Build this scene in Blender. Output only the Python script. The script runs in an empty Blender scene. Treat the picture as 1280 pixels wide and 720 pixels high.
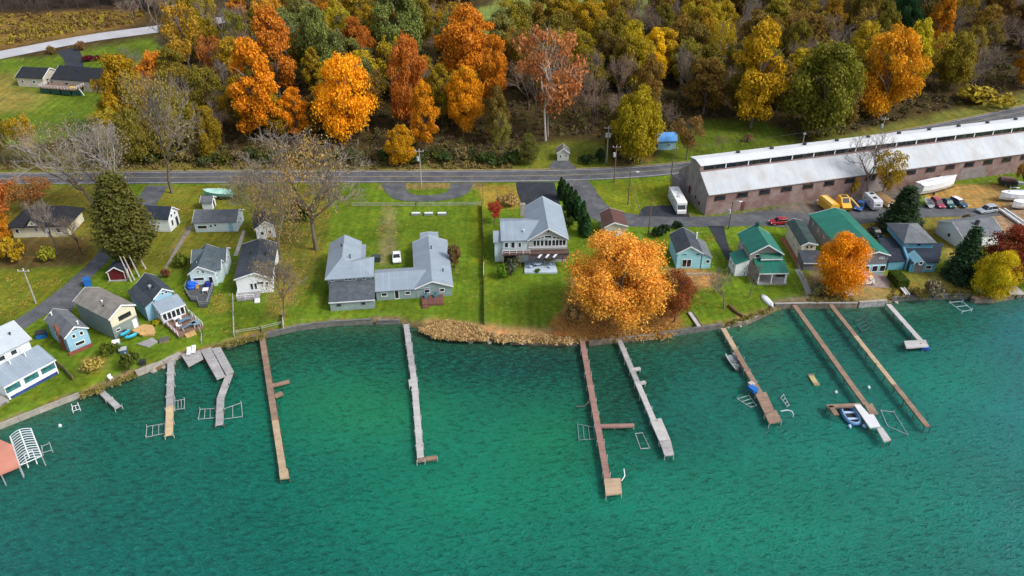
import bpy, bmesh, math, random
import numpy as np
from mathutils import Vector, Matrix
random.seed(7)
sc = bpy.context.scene
COL = sc.collection
R = math.radians
# ------------------------------------------------------------------ camera
F, TH, HC = 980.0, R(31.6), 85.0
CT, ST = math.cos(TH), math.sin(TH)
cam_d = bpy.data.cameras.new('camera'); cam = bpy.data.objects.new('camera', cam_d); COL.objects.link(cam)
cam.location = (0, 0, HC); cam.rotation_euler = (R(90) - TH, 0, 0)
cam_d.sensor_width = 36; cam_d.lens = F / 1280 * 36; cam_d.clip_end = 20000; cam_d.clip_start = 1
sc.camera = cam

def G(x, y):
    """height of the land (above the lake at z = 0)"""
    r = min(320.0, max(0.0, y - 206))
    return 1.0 + 0.035 * r + (0.6 * math.sin(x * .03 + 1) * min(1, r / 40))
def P(u, v, z):
    """point of the place seen at photo position (u, v) that lies at height z"""
    d = v - 360
    t = (z - HC) / (-ST * F - CT * d)
    return Vector(((u - 640) * t, (CT * F - ST * d) * t, z))
def GP(u, v, dz=0.0):
    z = 1.0
    for _ in range(12):
        p = P(u, v, z); z = G(p.x, p.y)
    return Vector((p.x, p.y, z + dz))
def Q(p):
    z = p[2] - HC
    dep = p[1] * CT - z * ST
    return 640 + F * p[0] / dep, 360 + F * (-p[1] * ST - z * CT) / dep
def pxscale(p): return F / (p[1] * CT - (p[2] - HC) * ST)
def height_to(p, vt):
    lo, hi = 0.0, 80.0
    for _ in range(30):
        m = (lo + hi) / 2
        if Q((p[0], p[1], p[2] + m))[1] > vt: lo = m
        else: hi = m
    return lo

# ------------------------------------------------------------------ materials
MATS = {}
def nt(name):
    m = bpy.data.materials.new(name); m.use_nodes = True
    t = m.node_tree; b = t.nodes['Principled BSDF']
    return m, t, b
def N(t, kind, **k):
    n = t.nodes.new(kind)
    for a, v in k.items():
        if a.startswith('i_'): n.inputs[int(a[2:]) if a[2:].isdigit() else a[2:].replace('_', ' ')].default_value = v
        else: setattr(n, a, v)
    return n
def noise(t, scale, detail=4, rough=.6, vec=None):
    n = N(t, 'ShaderNodeTexNoise'); n.inputs['Scale'].default_value = scale
    n.inputs['Detail'].default_value = detail; n.inputs['Roughness'].default_value = rough
    if vec is not None: t.links.new(vec, n.inputs['Vector'])
    return n.outputs['Fac']
def remap(t, fac, a, b, lo, hi):
    n = N(t, 'ShaderNodeMapRange'); n.inputs[1].default_value = a; n.inputs[2].default_value = b
    n.inputs[3].default_value = lo; n.inputs[4].default_value = hi
    t.links.new(fac, n.inputs[0]); return n.outputs[0]
def math2(t, op, a, b):
    n = N(t, 'ShaderNodeMath', operation=op)
    for i, x in enumerate((a, b)):
        if isinstance(x, (int, float)): n.inputs[i].default_value = x
        else: t.links.new(x, n.inputs[i])
    return n.outputs[0]
def mixc(t, fac, a, b, blend='MIX'):
    n = N(t, 'ShaderNodeMix', data_type='RGBA', blend_type=blend)
    for s, x in ((0, fac), (6, a), (7, b)):
        if hasattr(x, 'is_linked'): t.links.new(x, n.inputs[s])
        elif s == 0: n.inputs[0].default_value = x
        else: n.inputs[s].default_value = (*x[:3], 1)
    return n.outputs[2]
def scaled(c, k): return tuple(min(1, x * k) for x in c[:3])
def coords(t, kind='Object', scale=None):
    n = N(t, 'ShaderNodeTexCoord').outputs[kind]
    if scale:
        m = N(t, 'ShaderNodeMapping'); m.inputs['Scale'].default_value = scale
        t.links.new(n, m.inputs['Vector']); n = m.outputs[0]
    return n
def mat(name, col, rough=.75, var=.18, scale=.8, stretch=(1, 1, 1), fine=5.0, lines=None, metallic=0, spec=.3, stain=None):
    """plain weathered surface; lines = (axis, spacing m, strength)"""
    if name in MATS: return MATS[name]
    m, t, b = nt(name)
    v = coords(t, 'Object', stretch)
    n1 = noise(t, scale, 5, .65, v); n2 = noise(t, fine, 3, .6, v)
    k = math2(t, 'MULTIPLY', remap(t, n1, .3, .7, 1 - var, 1 + var), remap(t, n2, .3, .7, 1 - var * .6, 1 + var * .6))
    if lines:
        ax, sp, st = lines
        s = N(t, 'ShaderNodeSeparateXYZ'); t.links.new(coords(t), s.inputs[0])
        q = math2(t, 'DIVIDE', s.outputs['xyz'.index(ax)], sp)
        fr = math2(t, 'FRACT', q, 0)
        gap = math2(t, 'LESS_THAN', fr, .14)
        wn = N(t, 'ShaderNodeTexWhiteNoise', noise_dimensions='1D'); t.links.new(math2(t, 'FLOOR', q, 0), wn.inputs['W'])
        k = math2(t, 'MULTIPLY', k, remap(t, gap, 0, 1, 1, 1 - st))
        k = math2(t, 'MULTIPLY', k, remap(t, wn.outputs[0], 0, 1, 1 - st * .5, 1 + st * .5))
    g = N(t, 'ShaderNodeCombineColor')
    for i in range(3): t.links.new(k, g.inputs[i])
    c = mixc(t, 1, col, g.outputs[0], 'MULTIPLY')
    if stain:
        n3 = noise(t, stain[1], 6, .7, v)
        c = mixc(t, remap(t, n3, .5, .68, 0, stain[2]), c, stain[0])
    t.links.new(c, b.inputs['Base Color'])
    b.inputs['Roughness'].default_value = rough; b.inputs['Metallic'].default_value = metallic
    b.inputs['Specular IOR Level'].default_value = spec
    bp = N(t, 'ShaderNodeBump'); bp.inputs['Strength'].default_value = .25; bp.inputs['Distance'].default_value = .05
    t.links.new(n2, bp.inputs['Height']); t.links.new(bp.outputs[0], b.inputs['Normal'])
    MATS[name] = m; return m
def glass(name='window_glass', col=(.015, .02, .025), rough=.08):
    if name in MATS: return MATS[name]
    m, t, b = nt(name)
    n1 = noise(t, 1.3, 2, .5, coords(t))
    t.links.new(mixc(t, remap(t, n1, .35, .65, 0, 1), scaled(col, .5), scaled(col, 1.8)), b.inputs['Base Color'])
    b.inputs['Roughness'].default_value = rough; b.inputs['Specular IOR Level'].default_value = .6
    MATS[name] = m; return m
def leaf_mat(name, trans=.3, rough=.6):
    """leaf colour = the plant's own colour (object colour), varied from leaf to leaf by the face attribute lv"""
    if name in MATS: return MATS[name]
    m, t, b = nt(name)
    oi = N(t, 'ShaderNodeObjectInfo')
    at = N(t, 'ShaderNodeAttribute', attribute_name='lv')
    c0 = mixc(t, 1, oi.outputs['Color'], (.58, .54, .5), 'MULTIPLY')
    c1 = mixc(t, 1, oi.outputs['Color'], (1.45, 1.45, 1.45), 'MULTIPLY')
    for l in list(t.links): pass
    c = mixc(t, at.outputs['Fac'], c0, c1)
    hs = N(t, 'ShaderNodeHueSaturation'); t.links.new(c, hs.inputs['Color'])
    t.links.new(remap(t, oi.outputs['Random'], 0, 1, .488, .512), hs.inputs['Hue'])
    t.links.new(remap(t, oi.outputs['Random'], 0, 1, .85, 1.15), hs.inputs['Value'])
    t.links.new(hs.outputs[0], b.inputs['Base Color'])
    b.inputs['Roughness'].default_value = rough; b.inputs['Specular IOR Level'].default_value = .15
    tr = N(t, 'ShaderNodeBsdfTranslucent'); t.links.new(hs.outputs[0], tr.inputs['Color'])
    mx = N(t, 'ShaderNodeMixShader'); mx.inputs[0].default_value = trans
    out = t.nodes['Material Output']
    t.links.new(b.outputs[0], mx.inputs[1]); t.links.new(tr.outputs[0], mx.inputs[2]); t.links.new(mx.outputs[0], out.inputs['Surface'])
    MATS[name] = m; return m

# ------------------------------------------------------------------ mesh building
class MB:
    def __init__(s): s.v = []; s.f = []
    def add(s, vs, fs):
        o = len(s.v); s.v += [tuple(p) for p in vs]; s.f += [tuple(i + o for i in f) for f in fs]; return s
    def box(s, x0, y0, z0, x1, y1, z1):
        return s.add([(x0, y0, z0), (x1, y0, z0), (x1, y1, z0), (x0, y1, z0), (x0, y0, z1), (x1, y0, z1), (x1, y1, z1), (x0, y1, z1)],
                     [(3, 2, 1, 0), (4, 5, 6, 7), (0, 1, 5, 4), (1, 2, 6, 5), (2, 3, 7, 6), (3, 0, 4, 7)])
    def cbox(s, x, y, z, w, d, h): return s.box(x - w / 2, y - d / 2, z, x + w / 2, y + d / 2, z + h)
    def prism(s, poly, z0, z1):
        n = len(poly)
        return s.add([(x, y, z0) for x, y in poly] + [(x, y, z1) for x, y in poly],
                     [tuple(range(n - 1, -1, -1)), tuple(range(n, 2 * n))] + [(i, (i + 1) % n, n + (i + 1) % n, n + i) for i in range(n)])
    def extrude(s, sec, e0, e1, axis='y'):
        """section points (s, z) swept along an axis from e0 to e1"""
        n = len(sec)
        mk = (lambda a, z, e: (a, e, z)) if axis == 'y' else (lambda a, z, e: (e, a, z))
        return s.add([mk(a, z, e0) for a, z in sec] + [mk(a, z, e1) for a, z in sec],
                     [tuple(range(n - 1, -1, -1)), tuple(range(n, 2 * n))] + [(i, (i + 1) % n, n + (i + 1) % n, n + i) for i in range(n)])
    def tube(s, pts, rad, n=6):
        pts = [Vector(p) for p in pts]
        if not isinstance(rad, (list, tuple)): rad = [rad] * len(pts)
        vs = []
        for i, p in enumerate(pts):
            d = (pts[min(i + 1, len(pts) - 1)] - pts[max(i - 1, 0)]).normalized()
            a = d.orthogonal().normalized() if abs(d.z) > .9 else d.cross(Vector((0, 0, 1))).normalized()
            b = d.cross(a)
            vs += [p + (a * math.cos(2 * math.pi * k / n) + b * math.sin(2 * math.pi * k / n)) * rad[i] for k in range(n)]
        m = len(pts)
        fs = [(i * n + k, i * n + (k + 1) % n, (i + 1) * n + (k + 1) % n, (i + 1) * n + k) for i in range(m - 1) for k in range(n)]
        fs += [tuple(range(n - 1, -1, -1)), tuple((m - 1) * n + k for k in range(n))]
        return s.add(vs, fs)
    def mesh(s, name, m, smooth=False):
        me = bpy.data.meshes.new(name); me.from_pydata(s.v, [], s.f)
        bm = bmesh.new(); bm.from_mesh(me); bmesh.ops.recalc_face_normals(bm, faces=bm.faces); bm.to_mesh(me); bm.free()
        if m: me.materials.append(m)
        if smooth: me.polygons.foreach_set('use_smooth', [True] * len(me.polygons))
        return me
    def build(s, name, m, parent=None, smooth=False, bevel=0):
        o = bpy.data.objects.new(name, s.mesh(name, m, smooth)); COL.objects.link(o)
        if parent: o.parent = parent
        if bevel:
            b = o.modifiers.new('bevel', 'BEVEL'); b.width = bevel; b.segments = 2; b.limit_method = 'ANGLE'
        return o
def put(name, me, parent=None, loc=(0, 0, 0), rz=0):
    o = bpy.data.objects.new(name, me); COL.objects.link(o); o.parent = parent; o.location = loc; o.rotation_euler = (0, 0, rz); return o
LABELS = {}
def tag(o, label, cat, group=None, kind=None):
    o['label'] = label; o['category'] = cat
    if group: o['group'] = group
    if kind: o['kind'] = kind
    return o
def thing(name, label, cat, loc, rz=0, group=None):
    o = bpy.data.objects.new(name, None); COL.objects.link(o); o.empty_display_size = .5
    o.location = loc; o.rotation_euler = (0, 0, rz)
    return tag(o, label, cat, group)
def structure(o): o['kind'] = 'structure'; return o
def to_local(root_loc, rz, p):
    dx, dy = p[0] - root_loc[0], p[1] - root_loc[1]
    c, s = math.cos(rz), math.sin(rz)
    return (dx * c + dy * s, -dx * s + dy * c)

# common materials
white = mat('white_paint', (.72, .74, .76), .6, .08)
dark = mat('dark_metal', (.03, .03, .035), .5, .1)
alu = mat('grey_aluminium', (.5, .54, .57), .4, .15, metallic=.3)
GL = glass()
def window(parent, x, y, z, rot, w, h, frame=None, gl=None, name='window', bars=0):
    """window centred at (x, y, z) whose outside looks along local -y turned by rot"""
    frame = frame or white; t = .1 if min(w, h) > .6 else .07
    key = (round(w, 2), round(h, 2), frame.name, bars)
    if key not in WIN:
        m = MB(); m.box(-w/2, -.07, h/2 - t, w/2, .04, h/2); m.box(-w/2 - .04, -.1, -h/2, w/2 + .04, .04, -h/2 + t)
        m.box(-w/2, -.07, -h/2 + t, -w/2 + t, .04, h/2 - t); m.box(w/2 - t, -.07, -h/2 + t, w/2, .04, h/2 - t)
        for k in range(bars):
            xx = -w/2 + w * (k + 1) / (bars + 1); m.box(xx - t/2, -.06, -h/2 + t, xx + t/2, .03, h/2 - t)
        p = MB(); p.box(-w/2 + t*.6, -.03, -h/2 + t*.6, w/2 - t*.6, .02, h/2 - t*.6)
        WIN[key] = (m.mesh('window', frame), p.mesh('pane', None))
    fm, pm = WIN[key]
    o = put(name, fm, parent, (x, y, z), rot)
    pk = (key, (gl or GL).name)
    if pk not in WIN:
        q = pm.copy(); q.materials.append(gl or GL); WIN[pk] = q
    put('pane', WIN[pk], o)
    return o
WIN = {}
def wins(root, side, B, lst, frame=None, gl=None, bars=0, name='window'):
    """B = (x0, y0, x1, y1) of the walls; lst of (position along the wall as a fraction, centre height, width, height)"""
    x0, y0, x1, y1 = B
    for fr, z, w, h in lst:
        if side == 'f': window(root, x0 + (x1 - x0) * fr, y0, z, 0, w, h, frame, gl, name, bars)
        if side == 'b': window(root, x0 + (x1 - x0) * fr, y1, z, math.pi, w, h, frame, gl, name, bars)
        if side == 'l': window(root, x0, y0 + (y1 - y0) * fr, z, -math.pi / 2, w, h, frame, gl, name, bars)
        if side == 'r': window(root, x1, y0 + (y1 - y0) * fr, z, math.pi / 2, w, h, frame, gl, name, bars)
def door(root, side, B, fr, w=.95, h=2.1, z0=.1, m=None, gl=False):
    x0, y0, x1, y1 = B
    rot = {'f': 0, 'l': -math.pi/2, 'r': math.pi/2, 'b': math.pi}[side]
    x = {'l': x0, 'r': x1}.get(side, x0 + (x1 - x0) * fr); y = {'f': y0, 'b': y1}.get(side, y0 + (y1 - y0) * fr)
    d = MB(); d.box(-w/2, -.06, 0, w/2, .03, h)
    o = d.build('door', m or white, root); o.location = (x, y, z0); o.rotation_euler = (0, 0, rot)
    k = MB(); k.cbox(w*.36, -.1, 1.0, .08, .08, .08); k.build('handle', dark, o)
    if gl:
        g = MB(); g.box(-w/2 + .12, -.075, .2, w/2 - .12, -.05, h - .15); g.build('pane', GL, o)
    return o
def gable(root, x0, x1, y0, y1, z0, heL, heR, hr, W, RF, T=None, xm=None, axis='y', oh=.3, ohe=.3, fascia=True, parts=('wall', 'roof')):
    """gabled block. x0..x1 / y0..y1 are the ROOF edges (axis y: ridge runs along y). returns (wall box, roof)"""
    if axis == 'x': x0, x1, y0, y1 = y0, y1, x0, x1
    xm = (x0 + x1) / 2 if xm is None else xm
    t = .16
    zt = lambda x: heL + (hr - heL) * (x - x0) / (xm - x0) if x < xm else heR + (hr - heR) * (x1 - x) / (x1 - xm)
    rf = MB(); rf.extrude([(x0, heL), (xm, hr), (x1, heR), (x1, heR - t), (xm, hr - t - .02), (x0, heL - t)], y0, y1, axis)
    roof = rf.build(parts[1], RF, root)
    wx0, wx1, wy0, wy1 = x0 + ohe, x1 - ohe, y0 + oh, y1 - oh
    w = MB(); w.extrude([(wx0, z0), (wx1, z0), (wx1, zt(wx1) - t - .03), (xm, hr - t - .06), (wx0, zt(wx0) - t - .03)], wy0, wy1, axis)
    w.build(parts[0], W, root)
    if fascia:
        for e0, e1 in ((y0 - .06, y0 - .005), (y1 + .005, y1 + .06)):
            f = MB()
            f.extrude([(x0, heL + .03), (xm, hr + .03), (xm, hr - .26), (x0, heL - .22)], e0, e1, axis)
            f.extrude([(xm, hr + .03), (x1, heR + .03), (x1, heR - .22), (xm, hr - .26)], e0, e1, axis)
            f.build('trim', T or white, root)
    B = (wx0, wy0, wx1, wy1) if axis == 'y' else (wy0, wx0, wy1, wx1)
    return B, roof
def hiproof(root, x0, x1, y0, y1, he, hr, RF, ridge, name='roof'):
    """ridge = ((x, y), (x, y))"""
    (a, b), (c, d) = ridge; t = .18
    m = MB()
    base = [(x0, y0, he), (x1, y0, he), (x1, y1, he), (x0, y1, he)]
    low = [(x, y, z - t) for x, y, z in base]
    if abs(a - c) < 1e-6 and abs(b - d) < 1e-6:
        m.add(base + low + [(a, b, hr)], [(0, 1, 8), (1, 2, 8), (2, 3, 8), (3, 0, 8), (4, 5, 1, 0), (5, 6, 2, 1), (6, 7, 3, 2), (7, 4, 0, 3), (7, 6, 5, 4)])
    elif abs(a - c) < 1e-6:   # ridge along y, (a,b) front
        m.add(base + low + [(a, b, hr), (c, d, hr)], [(0, 1, 8), (1, 2, 9, 8), (2, 3, 9), (3, 0, 8, 9), (4, 5, 1, 0), (5, 6, 2, 1), (6, 7, 3, 2), (7, 4, 0, 3), (7, 6, 5, 4)])
    else:                      # ridge along x, (a,b) left
        m.add(base + low + [(a, b, hr), (c, d, hr)], [(0, 1, 9, 8), (1, 2, 9), (2, 3, 8, 9), (3, 0, 8), (4, 5, 1, 0), (5, 6, 2, 1), (6, 7, 3, 2), (7, 4, 0, 3), (7, 6, 5, 4)])
    return m.build(name, RF, root)
def lean(root, x0, x1, y0, y1, z0, zy0, zy1, W, RF, ohe=.25, name='roof', wall=True, T=None):
    """lean-to roof sloping from zy1 at y1 (against the house) down to zy0 at y0; y0 may lie on either side of y1"""
    t = .13
    m = MB(); m.extrude([(y0, zy0), (y1, zy1), (y1, zy1 - t), (y0, zy0 - t)], x0, x1, 'x'); r = m.build(name, RF, root)
    s = 1 if y1 > y0 else -1
    if wall:
        w = MB(); yy = y0 + s * ohe
        w.extrude([(yy, z0), (y1 - s * .01, z0), (y1 - s * .01, zy1 - t - .04), (yy, zy0 + (zy1 - zy0) * ohe / abs(y1 - y0) - t - .03)], x0 + .2, x1 - .2, 'x')
        w.build('wall', W, root)
    f = MB(); f.box(x0, y0 - .05 * s if s > 0 else y0 + .003, zy0 - .2, x1, y0 - .003 if s > 0 else y0 + .05, zy0 + .02); f.build('trim', T or white, root)
    return (x0 + .2, min(y0 + s * ohe, y1), x1 - .2, max(y0 + s * ohe, y1)), r
def leanx(root, x0, x1, y0, y1, z0, zx0, zx1, W, RF, name='roof', wall=True):
    """lean-to sloping along x, the high end at x1's side when zx1 > zx0"""
    t = .13
    m = MB(); m.extrude([(x0, zx0), (x1, zx1), (x1, zx1 - t), (x0, zx0 - t)], y0, y1, 'y'); r = m.build(name, RF, root)
    if wall:
        lo, hi = (x0 + .25, x1 - .01) if zx1 > zx0 else (x0 + .01, x1 - .25)
        zz = lambda x: zx0 + (zx1 - zx0) * (x - x0) / (x1 - x0)
        w = MB(); w.extrude([(lo, z0), (hi, z0), (hi, zz(hi) - t - .03), (lo, zz(lo) - t - .03)], y0 + .2, y1 - .2, 'y'); w.build('wall', W, root)
        return (lo, y0 + .2, hi, y1 - .2), r
    return (x0, y0, x1, y1), r
def chimney(roof, x, y, z0, z1, w=.7, d=.7, m=None):
    c = MB(); c.cbox(x, y, z0, w, d, z1 - z0); c.cbox(x, y, z1, w + .15, d + .15, .15); c.cbox(x, y, z1 + .15, w * .5, d * .5, .2)
    return c.build('chimney', m or mat('brick_red', (.22, .07, .045), .85, .3, 3), roof)
def vent(roof, x, y, z, m=None):
    c = MB(); c.tube([(x, y, z - .4), (x, y, z + .5)], .12, 8); c.cbox(x, y, z + .5, .34, .34, .06)
    return c.build('roof_vent', m or dark, roof)
def ridge_frame(rf, rb, hr):
    z = 1.0 + hr
    a, b = P(*rf, z), P(*rb, z)
    rz = math.atan2(b.y - a.y, b.x - a.x) - math.pi / 2
    return Vector((a.x, a.y, 1.0)), rz, (b - a).length
def lx(loc, rz, px, h): return to_local(loc, rz, P(*px, 1.0 + h))
def deck_rail(root, pts, z, h=.9, m=None, name='railing'):
    r = MB()
    for a, b in zip(pts[:-1], pts[1:]):
        r.tube([(a[0], a[1], z + h), (b[0], b[1], z + h)], .05, 4); r.tube([(a[0], a[1], z + h * .5), (b[0], b[1], z + h * .5)], .03, 4)
        L = math.dist(a, b); n = max(1, int(L / 1.2))
        for k in range(n + 1):
            x = a[0] + (b[0] - a[0]) * k / n; y = a[1] + (b[1] - a[1]) * k / n; r.cbox(x, y, z, .09, .09, h)
    return r.build(name, m or white, root)
# ------------------------------------------------------------------ light
w = bpy.data.worlds.new('World'); sc.world = w; w.use_nodes = True
wt = w.node_tree; bg = wt.nodes['Background']
sky = wt.nodes.new('ShaderNodeTexSky'); sky.sky_type = 'NISHITA'; sky.sun_disc = False
SUN_AZ, SUN_EL = R(112), R(44)       # clockwise from +y
sky.sun_elevation = SUN_EL; sky.sun_rotation = SUN_AZ
sky.air_density = 1.0; sky.dust_density = 3.0; sky.ozone_density = 1.0
hs = wt.nodes.new('ShaderNodeHueSaturation'); hs.inputs['Saturation'].default_value = .55
wt.links.new(sky.outputs[0], hs.inputs['Color']); wt.links.new(hs.outputs[0], bg.inputs['Color'])
bg.inputs['Strength'].default_value = .13
sd = bpy.data.lights.new('sun', 'SUN'); sd.energy = 1.45; sd.angle = R(13); sd.color = (1, .96, .9)
so = bpy.data.objects.new('sun', sd); COL.objects.link(so)
sv = Vector((math.sin(SUN_AZ) * math.cos(SUN_EL), math.cos(SUN_AZ) * math.cos(SUN_EL), math.sin(SUN_EL)))
so.rotation_euler = sv.to_track_quat('Z', 'Y').to_euler(); so.location = sv * 300
sc.view_settings.view_transform = 'Standard'; sc.view_settings.look = 'None'
sc.view_settings.exposure = 0.76; sc.view_settings.gamma = 1; sc.view_settings.use_curve_mapping = False
cy = sc.cycles
cy.max_bounces = 5; cy.diffuse_bounces = 3; cy.glossy_bounces = 2; cy.transmission_bounces = 3; cy.transparent_max_bounces = 4
cy.caustics_reflective = False; cy.caustics_refractive = False; cy.use_denoising = True; cy.denoiser = 'OPENIMAGEDENOISE'
cy.use_adaptive_sampling = True; cy.adaptive_threshold = .01

# ------------------------------------------------------------------ shoreline
SHORE = [(-160, 600), (-60, 560), (0, 536), (50, 516), (102, 496), (122, 488), (142, 478), (170, 469), (200, 462), (228, 447), (262, 440), (284, 434), (302, 428),
         (326, 422), (370, 412), (420, 406), (470, 404), (500, 404), (514, 408), (526, 416), (545, 422), (575, 425), (600, 428), (626, 428),
         (690, 431), (712, 432), (735, 431), (770, 427), (820, 422), (850, 417), (880, 412), (905, 409), (930, 406), (950, 397), (970, 389),
         (985, 384), (1010, 384), (1070, 384), (1108, 380), (1130, 374), (1165, 373), (1211, 372), (1216, 376), (1242, 376), (1282, 370), (1330, 360), (1450, 340), (1700, 320)]
SW = [P(u, v, 0) for u, v in SHORE]
poly = np.array([(-4000, SW[0].y - 300)] + [(p.x, p.y) for p in SW] + [(4000, SW[-1].y + 200)])
def shore_sd(X, Y):
    """signed distance to the shoreline, positive on land"""
    best = np.full(X.shape, 1e9); sgn = np.ones(X.shape)
    for (ax, ay), (bx, by) in zip(poly[:-1], poly[1:]):
        dx, dy = bx - ax, by - ay; L2 = dx * dx + dy * dy
        t = np.clip(((X - ax) * dx + (Y - ay) * dy) / L2, 0, 1)
        d = np.hypot(X - ax - t * dx, Y - ay - t * dy)
        s = np.where(dx * (Y - ay) - dy * (X - ax) >= 0, 1, -1)
        m = d < best - 1e-6; best = np.where(m, d, best); sgn = np.where(m, s, sgn)
    return best * sgn
def inpoly(U, V, pts):
    r = np.zeros(U.shape, bool); n = len(pts)
    for i in range(n):
        (x1, y1), (x2, y2) = pts[i], pts[(i + 1) % n]
        if y1 == y2: continue
        c = ((y1 > V) != (y2 > V)) & (U < (x2 - x1) * (V - y1) / (y2 - y1) + x1)
        r ^= c
    return r
def NG(X, Y):
    r = np.minimum(320, np.maximum(0, Y - 206))
    return 1.0 + .035 * r + .6 * np.sin(X * .03 + 1) * np.minimum(1, r / 40)
def NQ(X, Y, Z):
    z = Z - HC; dep = np.maximum(Y * CT - z * ST, 1e-3)
    return 640 + F * X / dep, 360 + F * (-Y * ST - z * CT) / dep
def sheet(name, xs, ys, zf):
    X, Y = np.meshgrid(xs, ys); Z = zf(X, Y)
    nx, ny = len(xs), len(ys)
    me = bpy.data.meshes.new(name)
    co = np.stack([X.ravel(), Y.ravel(), Z.ravel()], 1)
    i = (np.arange(ny - 1)[:, None] * nx + np.arange(nx - 1)[None]).ravel()
    q = np.stack([i, i + 1, i + nx + 1, i + nx], 1)
    me.vertices.add(len(co)); me.vertices.foreach_set('co', co.ravel())
    me.loops.add(q.size); me.loops.foreach_set('vertex_index', q.ravel())
    me.polygons.add(len(q)); me.polygons.foreach_set('loop_start', np.arange(len(q)) * 4)
    me.update(calc_edges=True); me.polygons.foreach_set('use_smooth', [True] * len(q))
    o = bpy.data.objects.new(name, me); COL.objects.link(o)
    return o, X, Y, Z
def paint(me, name, C):
    a = me.color_attributes.new(name, 'FLOAT_COLOR', 'POINT')
    a.data.foreach_set('color', np.concatenate([C.reshape(-1, 3), np.ones((C.size // 3, 1))], 1).ravel())
def seq(*segs):
    r = []
    for a, b, s in segs: r += list(np.arange(a, b, s))
    return np.array(r)
xs = seq((-9000, -1000, 2000), (-1000, -320, 80), (-320, -140, 4), (-140, 165, .8), (165, 340, 4), (340, 1000, 80), (1000, 9001, 2000))
ys = seq((-1200, 60, 180), (60, 90, 3), (90, 212, .8), (212, 300, 2), (300, 520, 4), (520, 1500, 140), (1500, 12001, 2500))
def land(X, Y):
    d = shore_sd(X, Y)
    return np.where(d > 1.2, NG(X, Y), np.clip(-.05 + d * .9, -4, 1.0))
ground, X, Y, Z = sheet('ground', xs, ys, land)
structure(ground)
U, V = NQ(X, Y, NG(X, Y))
inv = Y < 40
rs = np.random.RandomState(3)
LAWN, DULL, DRY = (.096, .16, .013), (.115, .13, .016), (.25, .18, .05)
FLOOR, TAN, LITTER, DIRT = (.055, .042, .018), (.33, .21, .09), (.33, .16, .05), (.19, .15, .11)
C = np.zeros(X.shape + (3,)); C[:] = LAWN
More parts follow.
